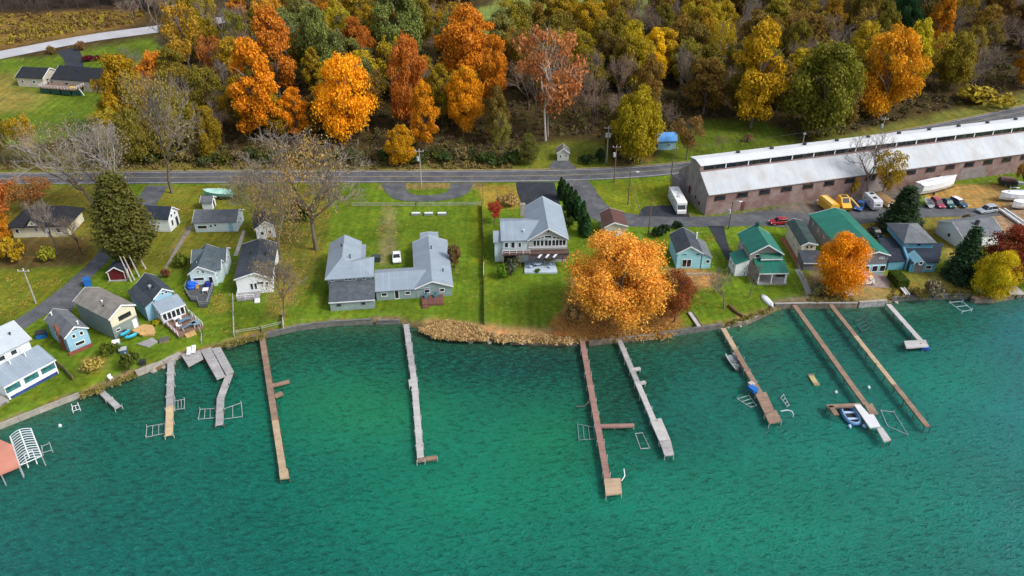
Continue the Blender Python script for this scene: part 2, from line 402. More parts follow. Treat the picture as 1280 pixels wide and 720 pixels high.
ZONES = [
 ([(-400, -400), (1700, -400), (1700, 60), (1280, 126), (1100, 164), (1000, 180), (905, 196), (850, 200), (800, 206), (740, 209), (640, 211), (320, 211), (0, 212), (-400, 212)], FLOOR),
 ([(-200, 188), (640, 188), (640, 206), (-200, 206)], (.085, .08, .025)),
 ([(-200, 205), (700, 205), (700, 213), (-200, 213)], (.13, .125, .03)),
 ([(-300, 86), (60, 72), (190, 46), (225, 58), (200, 90), (135, 125), (122, 165), (60, 178), (-300, 200)], (.09, .145, .014)),
 ([(-300, 92), (22, 92), (22, 112), (60, 118), (30, 140), (-300, 150)], (.21, .19, .045)),
 ([(-300, 66), (0, 62), (160, 34), (185, 20), (150, 0), (60, -40), (-300, -40)], (.17, .11, .035)),
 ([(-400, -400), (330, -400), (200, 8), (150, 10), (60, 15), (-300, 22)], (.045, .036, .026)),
 ([(640, 190), (665, 180), (760, 175), (762, 208), (640, 211)], (.12, .15, .02)),
 ([(762, 200), (810, 196), (850, 190), (860, 198), (762, 209)], (.12, .10, .03)),
 ([(845, 166), (868, 150), (960, 152), (1000, 176), (905, 195), (850, 200), (815, 205), (828, 188)], (.085, .125, .014)),
 ([(560, 66), (552, 30), (700, -30), (860, -30), (820, 18), (760, 30), (700, 28), (640, 56), (600, 92)], (.16, .21, .05)),
 ([(1000, 181), (1100, 158), (1300, 112), (1300, 131), (1115, 168)], (.13, .14, .03)),
 ([(-200, 232), (120, 232), (130, 330), (60, 335), (-200, 345)], (.13, .125, .02)),
 ([(-200, 300), (110, 296), (108, 330), (50, 336), (-200, 340)], (.09, .07, .025)),
 ([(-200, 345), (100, 335), (60, 372), (0, 412), (-200, 440)], (.125, .155, .016)),
 ([(180, 234), (300, 230), (320, 300), (200, 345), (150, 330)], (.13, .145, .018)),
 ([(300, 232), (420, 232), (400, 330), (350, 400), (330, 400), (345, 300)], (.13, .135, .022)),
 ([(596, 232), (655, 230), (662, 250), (640, 262), (606, 258)], (.24, .19, .035)),
 ([(475, 229), (605, 229), (605, 236), (475, 236)], (.2, .16, .06)),
 ([(518, 404), (540, 398), (600, 405), (640, 409), (700, 410), (720, 420), (720, 436), (520, 432)], TAN),
 ([(690, 402), (712, 380), (760, 375), (830, 378), (852, 395), (845, 424), (720, 436), (690, 424)], LITTER),
 ([(715, 345), (740, 340), (735, 385), (705, 395)], (.2, .15, .03)),
 ([(881, 272), (960, 260), (1060, 240), (1140, 233), (1152, 250), (1090, 264), (1010, 270), (905, 278)], (.13, .115, .1)),
 ([(290, 424), (330, 412), (330, 430), (290, 436)], TAN),
 ([(265, 432), (300, 424), (330, 416), (330, 432), (270, 444)], (.4, .26, .1)),
 ([(905, 404), (960, 384), (972, 392), (930, 412)], TAN),
 ([(967, 376), (1008, 371), (1010, 384), (968, 386)], (.22, .15, .13)),
 ([(1005, 340), (1060, 352), (1115, 358), (1112, 372), (1068, 381), (1010, 382)], (.21, .16, .06)),
 ([(1110, 345), (1175, 338), (1215, 350), (1216, 374), (1110, 378)], (.16, .15, .03)),
 ([(1030, 268), (1100, 275), (1150, 262), (1180, 265), (1176, 300), (1080, 310)], (.17, .15, .03)),
 ([(1175, 272), (1245, 268), (1235, 300), (1180, 330)], (.2, .17, .04)),
 ([(1150, 238), (1190, 228), (1262, 232), (1268, 262), (1210, 264), (1165, 255)], (.3, .2, .065)),
 ([(1130, 240), (1290, 206), (1300, 226), (1250, 230), (1190, 231), (1150, 242)], (.085, .14, .015)),
 ([(1240, 268), (1262, 250), (1330, 236), (1400, 300), (1280, 310), (1250, 290)], (.26, .19, .12)),
 ([(742, 232), (775, 227), (855, 222), (852, 240), (840, 270), (758, 265)], (.13, .17, .014)),
 ([(858, 268), (880, 272), (905, 268), (905, 276), (858, 276)], (.15, .13, .05)),
 ([(826, 334), (880, 336), (905, 345), (890, 360), (850, 362)], (.26, .16, .06)),
 ([(478, 258), (484, 258), (482, 335), (475, 335)], (.22, .19, .09)),
 ([(488, 258), (493, 258), (492, 318), (486, 318)], (.22, .19, .09)),
 ([(100, 448), (130, 446), (134, 462), (104, 464)], (.27, .24, .06)),
 ([(268, 372), (282, 370), (286, 390), (270, 394)], (.2, .19, .03)),
 ([(210, 318), (216, 318), (242, 282), (236, 282)], (.26, .2, .11)),
 ([(590, 260), (606, 250), (606, 330), (590, 330)], (.135, .18, .012)),
 ([(1010, 330), (1020, 322), (1040, 370), (1025, 374)], (.2, .16, .08)),
]
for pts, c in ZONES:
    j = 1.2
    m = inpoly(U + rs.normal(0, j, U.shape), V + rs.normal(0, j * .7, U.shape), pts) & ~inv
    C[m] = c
# soften the seams between zones over about a metre
for _ in range(2):
    Cp = np.pad(C, ((1, 1), (1, 1), (0, 0)), 'edge')
    C = (Cp[1:-1, 1:-1] * 2 + Cp[:-2, 1:-1] + Cp[2:, 1:-1] + Cp[1:-1, :-2] + Cp[1:-1, 2:]) / 6
d = shore_sd(X, Y)
for k, c in ((0.9, (.16, .12, .06)), (-.2, (.07, .08, .04))):
    C[d < k] = c
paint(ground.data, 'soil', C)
m, t, b = nt('ground_cover')
at = N(t, 'ShaderNodeAttribute', attribute_name='soil'); v = coords(t)
n1, n2, n3 = noise(t, .09, 5, .6, v), noise(t, .9, 6, .7, v), noise(t, .35, 6, .72, v)
k = math2(t, 'MULTIPLY', remap(t, n1, .3, .7, .72, 1.28), remap(t, n2, .28, .72, .6, 1.4))
g = N(t, 'ShaderNodeCombineColor')
for i in range(3): t.links.new(k, g.inputs[i])
st_ = N(t, 'ShaderNodeMapping'); st_.inputs['Scale'].default_value = (1, .07, 1); st_.inputs['Rotation'].default_value = (0, 0, R(6)); t.links.new(v, st_.inputs['Vector'])
n4 = noise(t, .9, 3, .5, st_.outputs[0])
k = math2(t, 'MULTIPLY', k, remap(t, n4, .35, .65, .86, 1.14))
for i in range(3): t.links.new(k, g.inputs[i])
c = mixc(t, 1, at.outputs['Color'], g.outputs[0], 'MULTIPLY')
yel = mixc(t, 1, c, (1.75, 1.15, .9), 'MULTIPLY'); c = mixc(t, remap(t, n3, .47, .7, 0, .75), c, yel)
vo = N(t, 'ShaderNodeTexVoronoi'); vo.inputs['Scale'].default_value = .55; t.links.new(v, vo.inputs['Vector'])
leafs = math2(t, 'MULTIPLY', math2(t, 'LESS_THAN', vo.outputs['Distance'], .2), remap(t, noise(t, .05, 3, .5, v), .5, .62, 0, .5))
c = mixc(t, leafs, c, (.36, .25, .09))
t.links.new(c, b.inputs['Base Color']); b.inputs['Roughness'].default_value = .95; b.inputs['Specular IOR Level'].default_value = .05
bp = N(t, 'ShaderNodeBump'); bp.inputs['Strength'].default_value = .6; bp.inputs['Distance'].default_value = .25
t.links.new(n2, bp.inputs['Height']); t.links.new(bp.outputs[0], b.inputs['Normal'])
ground.data.materials.append(m)

# ------------------------------------------------------------------ lake
xs = seq((-9000, -1000, 2000), (-1000, -240, 60), (-240, 260, 2), (260, 1000, 60), (1000, 9001, 2000))
ys = seq((-6000, -300, 900), (-300, 0, 60), (0, 30, 6), (30, 175, 1.5), (175, 420, 40))
lake, X, Y, Z = sheet('lake', xs, ys, lambda X, Y: np.zeros(X.shape))
structure(lake)
U, V = NQ(X, Y, Z); U = np.clip(U, -800, 2200); V = np.where(Y < 0, 1500, np.clip(V, 200, 1500))
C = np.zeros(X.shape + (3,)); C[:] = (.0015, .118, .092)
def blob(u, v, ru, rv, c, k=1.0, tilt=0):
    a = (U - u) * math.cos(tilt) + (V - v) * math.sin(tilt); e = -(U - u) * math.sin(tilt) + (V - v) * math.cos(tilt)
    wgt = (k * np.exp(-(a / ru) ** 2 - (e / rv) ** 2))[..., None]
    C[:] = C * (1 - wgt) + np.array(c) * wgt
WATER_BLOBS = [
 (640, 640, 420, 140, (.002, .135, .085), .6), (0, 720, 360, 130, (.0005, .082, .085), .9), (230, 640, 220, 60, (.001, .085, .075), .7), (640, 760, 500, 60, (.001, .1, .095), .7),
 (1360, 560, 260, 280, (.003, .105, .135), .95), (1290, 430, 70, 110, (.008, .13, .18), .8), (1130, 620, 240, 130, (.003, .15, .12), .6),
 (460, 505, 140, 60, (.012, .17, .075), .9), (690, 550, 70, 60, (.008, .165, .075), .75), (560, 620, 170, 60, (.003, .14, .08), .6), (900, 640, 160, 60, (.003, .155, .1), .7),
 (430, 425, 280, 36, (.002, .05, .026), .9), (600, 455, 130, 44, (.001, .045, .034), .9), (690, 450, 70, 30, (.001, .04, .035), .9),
 (785, 485, 66, 75, (.001, .034, .016), .95), (880, 440, 75, 40, (.001, .05, .034), .85), (880, 520, 90, 50, (.001, .085, .075), .7),  # first dark patch: the big oak's reflection, painted into the water colour
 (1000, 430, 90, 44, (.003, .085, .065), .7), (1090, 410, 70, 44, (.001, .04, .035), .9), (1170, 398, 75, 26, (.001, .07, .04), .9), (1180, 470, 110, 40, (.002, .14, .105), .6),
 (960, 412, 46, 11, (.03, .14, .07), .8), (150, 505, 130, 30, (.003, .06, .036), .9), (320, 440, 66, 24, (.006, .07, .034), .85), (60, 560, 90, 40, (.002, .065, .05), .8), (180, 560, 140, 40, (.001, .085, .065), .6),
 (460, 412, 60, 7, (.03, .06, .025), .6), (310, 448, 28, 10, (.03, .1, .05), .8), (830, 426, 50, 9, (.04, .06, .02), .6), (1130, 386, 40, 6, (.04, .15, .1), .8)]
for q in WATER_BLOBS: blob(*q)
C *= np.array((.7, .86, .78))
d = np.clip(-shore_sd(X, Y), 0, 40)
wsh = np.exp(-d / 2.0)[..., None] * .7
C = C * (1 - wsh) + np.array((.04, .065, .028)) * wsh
paint(lake.data, 'bed', C)  # lake bed tones together with the oak's painted reflection
m, t, b = nt('lake_water')
at = N(t, 'ShaderNodeAttribute', attribute_name='bed'); vo_ = coords(t)
def rotated(scale, rz):
    mp = N(t, 'ShaderNodeMapping'); mp.inputs['Scale'].default_value = scale; mp.inputs['Rotation'].default_value = (0, 0, rz)
    t.links.new(vo_, mp.inputs['Vector']); return mp.outputs[0]
big = noise(t, .035, 4, .55, rotated((1, 1.4, 1), R(20)))
wv1 = noise(t, 1.25, 3, .6, rotated((.55, 1.2, 1), R(-26)))
wv2 = noise(t, 2.6, 3, .6, rotated((.55, 1.25, 1), R(12)))
wv3 = noise(t, .16, 3, .5, rotated((.7, 1.4, 1), R(-35)))
rdg = lambda n, k: remap(t, math2(t, 'ABSOLUTE', math2(t, 'SUBTRACT', n, .5), 0), 0, .2, k, 0)
h = math2(t, 'ADD', math2(t, 'MULTIPLY', wv1, .5), rdg(wv2, .2))
h = math2(t, 'ADD', h, rdg(wv1, .3))
h = math2(t, 'ADD', h, math2(t, 'MULTIPLY', wv3, .22))
k = math2(t, 'MULTIPLY', remap(t, big, .3, .7, .8, 1.2), remap(t, h, .4, .85, .78, 1.38))
g = N(t, 'ShaderNodeCombineColor')
for i in range(3): t.links.new(k, g.inputs[i])
crest_glint = math2(t, 'MULTIPLY', remap(t, rdg(wv2, 1.0), .72, 1.0, 0, 1), remap(t, wv1, .46, .64, 0, .6))  # pale glints on the ripples, painted as base colour
t.links.new(mixc(t, crest_glint, mixc(t, 1, at.outputs['Color'], g.outputs[0], 'MULTIPLY'), (.012, .25, .195)), b.inputs['Base Color'])
b.inputs['Roughness'].default_value = .1; b.inputs['IOR'].default_value = 1.33; b.inputs['Specular IOR Level'].default_value = .36
bp = N(t, 'ShaderNodeBump'); bp.inputs['Strength'].default_value = 1.0; bp.inputs['Distance'].default_value = .42
t.links.new(h, bp.inputs['Height']); t.links.new(bp.outputs[0], b.inputs['Normal'])
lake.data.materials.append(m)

# ------------------------------------------------------------------ roads and drives
asph = mat('asphalt', (.085, .09, .1), .9, .3, .25, (1, 1, 1), 2.5, stain=((.16, .16, .16), .35, .7))
asph_d = mat('dark_asphalt', (.026, .03, .038), .85, .25, .3, stain=((.06, .065, .07), .4, .5))
conc = mat('concrete', (.33, .32, .3), .9, .2, .6, stain=((.2, .18, .15), 1.2, .6))
conc_road = mat('pale_road', (.4, .4, .42), .9, .12, .15)
gravel = mat('gravel_edge', (.24, .22, .19), .95, .3, .8)
def strip(name, left, right, m, lift=.03, sub=6):
    """road between two edge lines given as photo points on the ground"""
    vs, fs = [], []
    def dense(l):
        r = []
        for a, b in zip(l[:-1], l[1:]):
            n = max(1, int(math.hypot(b[0] - a[0], b[1] - a[1]) / 24))
            for k in range(n): r.append((a[0] + (b[0] - a[0]) * k / n, a[1] + (b[1] - a[1]) * k / n))
        return r + [l[-1]]
    def resample(l, n):
        d = [0]
        for a, b in zip(l[:-1], l[1:]): d.append(d[-1] + math.dist(a, b))
        out = []
        for k in range(n):
            s = d[-1] * k / (n - 1); i = max(j for j in range(len(d)) if d[j] <= s + 1e-9); i = min(i, len(l) - 2)
            f = (s - d[i]) / (d[i + 1] - d[i] + 1e-9); out.append((l[i][0] + (l[i+1][0] - l[i][0]) * f, l[i][1] + (l[i+1][1] - l[i][1]) * f))
        return out
    n = max(len(dense(left)), len(dense(right))) * 2
    def smooth(l):
        for _ in range(2 if len(l) > 2 else 0):
            l = [l[0]] + [(a[0] + (b[0] - a[0]) * f, a[1] + (b[1] - a[1]) * f) for a, b in zip(l[:-1], l[1:]) for f in (.25, .75)] + [l[-1]]
        return l
    L, Rr = resample(smooth(left), n), resample(smooth(right), n)
    for a, b in zip(L, Rr):
        for k in range(sub + 1):
            f = k / sub; vs.append(GP(a[0] + (b[0] - a[0]) * f, a[1] + (b[1] - a[1]) * f, lift))
    for i in range(n - 1):
        for k in range(sub): q = i * (sub + 1) + k; fs.append((q, q + 1, q + sub + 2, q + sub + 1))
    o = MB().add(vs, fs).build(name, m); return structure(o)
NE = [(-300, 217), (0, 217), (160, 214.5), (320, 213.5), (480, 213.5), (640, 213), (740, 211), (800, 208), (850, 203.5), (900, 197.5), (1000, 182.5), (1100, 168), (1200, 149.5), (1280, 132), (1400, 104)]
SE = [(-300, 231), (0, 231), (160, 230), (320, 229), (480, 228.5), (640, 228), (720, 226.5), (800, 222.5), (850, 217.5), (900, 212), (1000, 197), (1100, 181), (1200, 163), (1280, 147), (1400, 119)]
strip('road', NE, SE, asph, .06)
lerp = lambda f, o=0: [(a[0] + (b[0] - a[0]) * f, a[1] + (b[1] - a[1]) * f + o) for a, b in zip(NE, SE)]
ymark = mat('yellow_road_paint', (.42, .33, .14), .8, .3); wmark = mat('white_road_paint', (.5, .5, .5), .8, .35, 1.5)
strip('road_marking', lerp(.485), lerp(.505), ymark, .075, 1)
strip('road_marking', lerp(.90), lerp(.925), wmark, .075, 1)
strip('road_marking', lerp(.08), lerp(.10), wmark, .075, 1)
strip('road_verge', lerp(-.09), lerp(-.005), mat('dry_verge', (.26, .2, .09), .95, .35, .6), .035, 1)
strip('road', [(735, 226), (744, 236), (752, 250), (764, 262), (785, 268), (850, 271), (905, 271), (960, 262), (1010, 268), (1090, 263), (1150, 256), (1205, 262), (1245, 258)],
      [(703, 227), (716, 240), (728, 262), (742, 278), (790, 284), (850, 284), (905, 283.5), (960, 282), (1010, 288), (1090, 278), (1160, 271), (1215, 271), (1250, 270)], asph, .05)
strip('road', [(-60, 448), (0, 413), (42, 386), (70, 366), (95, 344), (118, 323), (150, 280), (183, 232)],
      [(-60, 490), (0, 437), (38, 405), (80, 380), (104, 357), (127, 334), (170, 292), (211, 232)], asph, .045)
strip('driveway', [(60, 412), (88, 396), (98, 372)], [(66, 366), (88, 362), (103, 357)], asph, .035)
strip('driveway', [(645, 228), (646, 240), (655, 262)], [(693, 228), (697, 245), (702, 262)], asph_d, .05)
strip('driveway', [(885, 283), (895, 300), (908, 325)], [(905, 283), (908, 300), (917, 325)], asph_d, .05)
strip('driveway', [(799, 270), (800, 262), (806, 257.5), (838, 257)], [(862, 272), (862, 268), (858, 262), (850, 257)], asph_d, .066)
strip('driveway', [(476, 229), (482, 242), (494, 251), (540, 253), (584, 246), (592, 229)], [(507, 229), (508, 238), (512, 243), (540, 245), (562, 240), (563, 229)], asph, .05)
strip('driveway', [(687, 211.5), (688, 203), (697, 200)], [(721, 211), (713, 203), (708, 200)], asph, .05)
strip('road', [(-200, 92), (-60, 76), (0, 64), (110, 43), (190, 33), (300, 18)], [(-200, 104), (-60, 86), (0, 74), (110, 52), (190, 42), (300, 26)], conc_road, .08)
strip('driveway', [(70, 64), (82, 76), (80, 90)], [(97, 59), (104, 72), (105, 88)], asph_d, .06)
strip('path', [(292, 320), (298, 302), (303, 288)], [(297, 320), (303, 302), (307, 288)], conc, .03)
strip('path', [(200, 345), (213, 321), (236, 282)], [(203, 345), (217, 321), (243, 282)], gravel, .03)
strip('path', [(975, 298), (984, 312), (996, 334)], [(981, 297), (992, 312), (1002, 332)], mat('brick_paving', (.3, .13, .06), .9, .25, 1), .04)
strip('path', [(993, 337), (1002, 352), (1010, 375)], [(999, 335), (1010, 352), (1017, 375)], conc, .045)
strip('patio', [(1062, 358), (1064, 346), (1080, 341)], [(1112, 360), (1112, 350), (1105, 342)], mat('patio_paving', (.27, .21, .19), .9, .25, 1.2), .045)
# ------------------------------------------------------------------ trees and plants (unit size: height 1, crown radius 1)
LEAF = leaf_mat('autumn_leaves')
NEEDLE = leaf_mat('needles', .12, .7)
bark = mat('grey_bark', (.16, .13, .105), .95, .3, 3, (1, 1, .3))
bark_d = mat('dark_bark', (.07, .055, .045), .95, .3, 3, (1, 1, .3))
bark_p = mat('pale_bark', (.42, .39, .35), .9, .25, 3, (1, 1, .3))
bark_t = mat('twig_bark', (.2, .165, .14), .95, .25, 3, (1, 1, .3))
def quad_mesh(name, cen, nrm, size, lv, m, aspect=1.0, up=None):
    """one small leaf-clump face per row, folded once so that it is not a flat card"""
    n = len(cen); rs_ = np.random.RandomState(n)
    nrm = nrm / (np.linalg.norm(nrm, axis=1, keepdims=True) + 1e-9)
    a = rs_.normal(size=(n, 3)) if up is None else up + 1e-3 * rs_.normal(size=(n, 3))
    t1 = np.cross(nrm, a); t1 /= np.linalg.norm(t1, axis=1, keepdims=True) + 1e-9
    t2 = np.cross(nrm, t1)
    s = size[:, None]; k = .22 * s * nrm
    p = np.stack([cen - t1 * s * .5 - t2 * s * .25 * aspect - k * .3, cen - t2 * s * .6 * aspect + k * .4, cen + t1 * s * .5 - t2 * s * .15 * aspect - k * .5,
                  cen + t1 * s * .3 + t2 * s * .45 * aspect - k * .2, cen - t1 * s * .28 + t2 * s * .5 * aspect - k], 1)
    me = bpy.data.meshes.new(name)
    me.vertices.add(n * 5); me.vertices.foreach_set('co', p.reshape(-1))
    i = np.arange(n)[:, None] * 5
    q = (i + np.array([0, 1, 2, 3, 4])[None]).ravel()
    me.loops.add(n * 5); me.loops.foreach_set('vertex_index', q)
    me.polygons.add(n); me.polygons.foreach_set('loop_start', np.arange(n) * 5)
    me.update(calc_edges=True)
    at_ = me.attributes.new('lv', 'FLOAT', 'FACE'); at_.data.foreach_set('value', np.clip(lv, 0, 1).astype(np.float32))
    if m: me.materials.append(m)
    return me
def lobes_for(rs, n, shape, cb):
    """leaf masses filling an irregular crown; cb = height of the crown's foot"""
    L = []
    for k in range(n):
        z = rs.uniform(0, 1) ** .85
        if shape == 'round': r = math.sqrt(max(0, 1 - (2 * z - .9) ** 2 / 1.25))
        elif shape == 'tall': r = math.sqrt(max(0.02, 1 - (2 * z - .75) ** 2 / 1.6)) * .95
        elif shape == 'cone': r = (1 - z) ** .7 * .95 + .08
        else: r = math.sqrt(max(0, 1 - (1.7 * z - .95) ** 2))
        a = rs.uniform(0, 6.283); q = rs.uniform(.35, .85)
        lr = rs.uniform(.24, .42) * (1.15 - .45 * z)
        L.append((np.array([r * q * math.cos(a), r * q * math.sin(a), cb + (1 - cb) * (z * .88 + .03)]), lr, lr * rs.uniform(.5, .8), rs.uniform(0, 1)))
    return L
def crown_mesh(seed, n=4200, leaf=.085, shape='round', cb=.28, nl=26, aspect_h=.6, m=None, lobe=1.0):
    """aspect_h = crown radius / tree height in metres, so that leaves stay round after scaling"""
    rs = np.random.RandomState(seed); L = [(a, b * lobe, c * lobe, e) for a, b, c, e in lobes_for(rs, nl, shape, cb)]
    wts = np.array([l[1] ** 2 for l in L]); idx = rs.choice(len(L), n, p=wts / wts.sum())
    cen = np.array([L[i][0] for i in idx]); lr = np.array([[L[i][1], L[i][1], L[i][2] * aspect_h] for i in idx]); lb = np.array([L[i][3] for i in idx])
    d = rs.normal(size=(n, 3)); d[:, 2] += .35; d /= np.linalg.norm(d, axis=1, keepdims=True)
    r = np.where(rs.rand(n) < .7, rs.normal(.95, .13, n), rs.uniform(.2, .85, n))[:, None]
    wob = 1 + .22 * np.sin(d * 7 + lb[:, None] * 9).sum(1, keepdims=True) / 3
    p = cen + d * lr * r * wob
    nr = d + .75 * rs.normal(size=(n, 3))
    lv = .25 * lb + .75 * rs.rand(n)
    q = p.copy()
    # leaves are laid out in metres-like space, then squeezed to unit height
    s = leaf * rs.uniform(.6, 1.35, n)
    me = quad_mesh('crown', p * np.array([1, 1, 1 / aspect_h]), nr, s, lv, m or LEAF)
    co = np.empty(len(me.vertices) * 3, np.float32); me.vertices.foreach_get('co', co); co = co.reshape(-1, 3); co[:, 2] *= aspect_h; me.vertices.foreach_set('co', co.ravel()); me.update()
    return me
def limb_mesh(seed, cb=.3, n=8, r0=.05, top=.86, m=None, aspect_h=.6, name='trunk', multi=1, lean=.0):
    rs = random.Random(seed); mb = MB()
    for q in range(multi):
        a0 = rs.uniform(0, 6.28); off = .12 if multi > 1 else 0
        sp = [(off * math.cos(a0) * k, off * math.sin(a0) * k, k * top / 5) for k in range(6)]
        sp = [(x + rs.uniform(-.03, .03) * (k > 0), y + rs.uniform(-.03, .03) * (k > 0), z) for k, (x, y, z) in enumerate(sp)]
        mb.tube([(x, y, z) for x, y, z in sp], [r0 * (1.25 if k == 0 else 1 - k * .17) for k in range(6)], 7)
        for k in range(n // multi):
            z = cb * .8 + (top - cb) * rs.uniform(0, .85); a = k * 2.4 + rs.uniform(-.4, .4); l = rs.uniform(.45, .85) * (1.1 - .5 * z)
            f = z / top * 5; i = min(4, int(f)); b0 = Vector(sp[i]).lerp(Vector(sp[i + 1]), f - i)
            pts = [b0 + Vector((l * t_ * math.cos(a), l * t_ * math.sin(a), (.22 * t_ ** .8 + rs.uniform(-.01, .01)))) for t_ in (0, .35, .7, 1)]
            pts = [(p.x, p.y, min(p.z, .95)) for p in pts]
            mb.tube(pts, [r0 * .42, r0 * .3, r0 * .2, r0 * .06], 5)
    return mb.mesh(name, m or bark)
def bare_meshes(seed, spread=.55, levels=5, m=None, mt=None, droop=.0, r0=.013, first=(.28, .16), kids=(3, 4, 4, 4, 4), up=.5, multi=1):
    """leafless tree; real proportions inside a unit height"""
    rs = random.Random(seed); T, K = MB(), MB()
    def grow(p, d, l, r, lev):
        pts = [p]; q = p.copy(); dd = d.copy(); n = 3 if lev < 3 else 2
        for k in range(n):
            dd = (dd + Vector((rs.gauss(0, .16), rs.gauss(0, .16), rs.gauss(.05, .12) - droop * lev * .05))).normalized()
            q = q + dd * (l / n); pts.append(q.copy())
        rr = [r * (1 - .5 * k / n) for k in range(n + 1)]
        (T if lev < 2 else K).tube(pts, rr, 6 if lev < 2 else (4 if lev < 3 else 3))
        if lev >= levels: return
        nk = kids[min(lev, len(kids) - 1)]
        for k in range(nk):
            t_ = .45 + .55 * (k + 1) / nk if lev else .55 + .45 * (k + 1) / nk
            i = min(n - 1, int(t_ * n)); b0 = pts[i].lerp(pts[i + 1], min(1, t_ * n - i))
            a = rs.uniform(0, 6.283); el = rs.uniform(up * .5, up * 1.2)
            side = dd.orthogonal().normalized(); side.rotate(Matrix.Rotation(a, 3, dd))
            nd = (dd * rs.uniform(.55, .9) + side * spread * rs.uniform(.8, 1.5) + Vector((0, 0, el * .35))).normalized()
            grow(b0, nd, l * rs.uniform(.55, .78), max(r * (.56 if lev else .6), .00085), lev + 1)
    for q in range(multi):
        a = q * 6.283 / multi + .5; tl = .3 if multi > 1 else .04
        grow(Vector((.01 * math.cos(a) * (multi > 1), .01 * math.sin(a) * (multi > 1), 0)), Vector((tl * math.cos(a), tl * math.sin(a), 1)).normalized(), first[0], r0, 0)
    mx = max(v[2] for v in K.v); T.v = [(x / mx, y / mx, z / mx) for x, y, z in T.v]; K.v = [(x / mx, y / mx, z / mx) for x, y, z in K.v]
    rad = np.percentile([math.hypot(v[0], v[1]) for v in K.v], 95)
    return T.mesh('trunk', m or bark), K.mesh('branches', mt or bark_t), rad
def spruce_mesh(seed, tiers=32, per=18, m=None, droop=.22, width=1.0, sprays=26, leaf=.075, aspect_h=.36, gap=.06, bulge=False):
    rs = np.random.RandomState(seed); P_, N_, S_, Lv = [], [], [], []
    for k in range(tiers):
        z0 = gap + (1 - gap) * (k + .2) / tiers; rr = (1 - z0) ** (.6 if bulge else .82) * width * rs.uniform(.82, 1.08) * (min(1, .5 + 2.4 * (z0 - gap)) if bulge else 1) + .03
        for j in range(per if z0 < .8 else per - 5):
            a = rs.uniform(0, 6.283); l = rr * rs.uniform(.72, 1.1); tv = rs.rand()
            for q in range(sprays):
                t_ = (q + .6) / sprays
                z = z0 + .03 * t_ - droop * aspect_h * l * t_ ** 2 + rs.normal(0, .014 if bulge else .004)
                lat = rs.normal(0, .06 + .05 * t_)
                x, y = l * t_ * math.cos(a) - lat * math.sin(a), l * t_ * math.sin(a) + lat * math.cos(a)
                P_.append((x, y, z / aspect_h)); N_.append((.5 * math.cos(a) + rs.normal(0, .5), .5 * math.sin(a) + rs.normal(0, .5), 1))
                S_.append(leaf * rs.uniform(.6, 1.2)); Lv.append(.4 * tv + .6 * rs.rand())
    me = quad_mesh('crown', np.array(P_), np.array(N_), np.array(S_), np.array(Lv), m or NEEDLE, 1.4)
    co = np.empty(len(me.vertices) * 3, np.float32); me.vertices.foreach_get('co', co); co = co.reshape(-1, 3); co[:, 2] *= aspect_h; me.vertices.foreach_set('co', co.ravel()); me.update()
    return me
def column_mesh(seed, n=1500, leaf=.3):
    rs = np.random.RandomState(seed); z = rs.rand(n) ** .9; a = rs.uniform(0, 6.283, n)
    r = np.minimum(1, (1 - z) * 2.2) ** .7 * np.minimum(1, .55 + z * 3) * rs.uniform(.75, 1.05, n) * (1 + .12 * np.sin(5 * a + 20 * z))
    p = np.stack([r * np.cos(a), r * np.sin(a), z * 5], 1); d = np.stack([np.cos(a), np.sin(a), np.full(n, .5)], 1) + .5 * rs.normal(size=(n, 3))
    me = quad_mesh('foliage', p, d, leaf * rs.uniform(.6, 1.2, n), rs.rand(n), NEEDLE, 1.6)
    co = np.empty(len(me.vertices) * 3, np.float32); me.vertices.foreach_get('co', co); co = co.reshape(-1, 3); co[:, 2] /= 5; me.vertices.foreach_set('co', co.ravel()); me.update()
    return me
def bush_mesh(seed, n=700, leaf=.16):
    rs = np.random.RandomState(seed); L = [(np.array([rs.normal(0, .38), rs.normal(0, .38), rs.uniform(.25, .6)]), rs.uniform(.32, .5), rs.rand()) for _ in range(9)]
    i = rs.randint(0, 9, n); c = np.array([L[k][0] for k in i]); lr = np.array([L[k][1] for k in i])[:, None]; lb = np.array([L[k][2] for k in i])
    d = rs.normal(size=(n, 3)); d[:, 2] = np.abs(d[:, 2]) * .9 - .2; d /= np.linalg.norm(d, axis=1, keepdims=True)
    p = c + d * lr * rs.uniform(.6, 1.1, (n, 1)); p[:, 2] = np.maximum(.02, p[:, 2])
    return quad_mesh('foliage', p, d + .7 * rs.normal(size=(n, 3)), leaf * rs.uniform(.6, 1.3, n), .4 * lb + .6 * rs.rand(n), LEAF)
# library of shapes (shared mesh data)
LIB = {}
for i in range(7): LIB['round', i] = (crown_mesh(10 + i, 18000, .041, 'round', .16, 64, .6, None, .74), limb_mesh(10 + i, .25, 8, .04))
for i in range(5): LIB['tall', i] = (crown_mesh(30 + i, 16000, .056, 'tall', .12, 62, .36, None, .76), limb_mesh(30 + i, .2, 9, .045))
for i in range(5): LIB['thin', i] = (crown_mesh(50 + i, 4200, .05, 'irregular', .3, 34, .5, None, .8), limb_mesh(50 + i, .25, 16, .045, .92))
for i in range(6):
    T_, K_, r_ = bare_meshes(70 + i, .55 if i % 2 else .42, 5); LIB['bare', i] = (K_, T_, r_)
for i in range(3):
    T_, K_, r_ = bare_meshes(90 + i, .5, 5, bark_d, mat('brown_twig', (.23, .165, .125), .95, .25, 3), kids=(4, 4, 4, 4, 3)); LIB['brown', i] = (K_, T_, r_)
for i in range(2):
    T_, K_, r_ = bare_meshes(110 + i, .5, 5, bark_d, mat('dark_twig', (.085, .07, .06), .95, .25, 3), kids=(4, 4, 4, 4, 4)); LIB['dark', i] = (K_, T_, r_)
def crown_names(kind): return {'bare': 'branches', 'brown': 'branches', 'dark': 'branches'}.get(kind, 'crown')
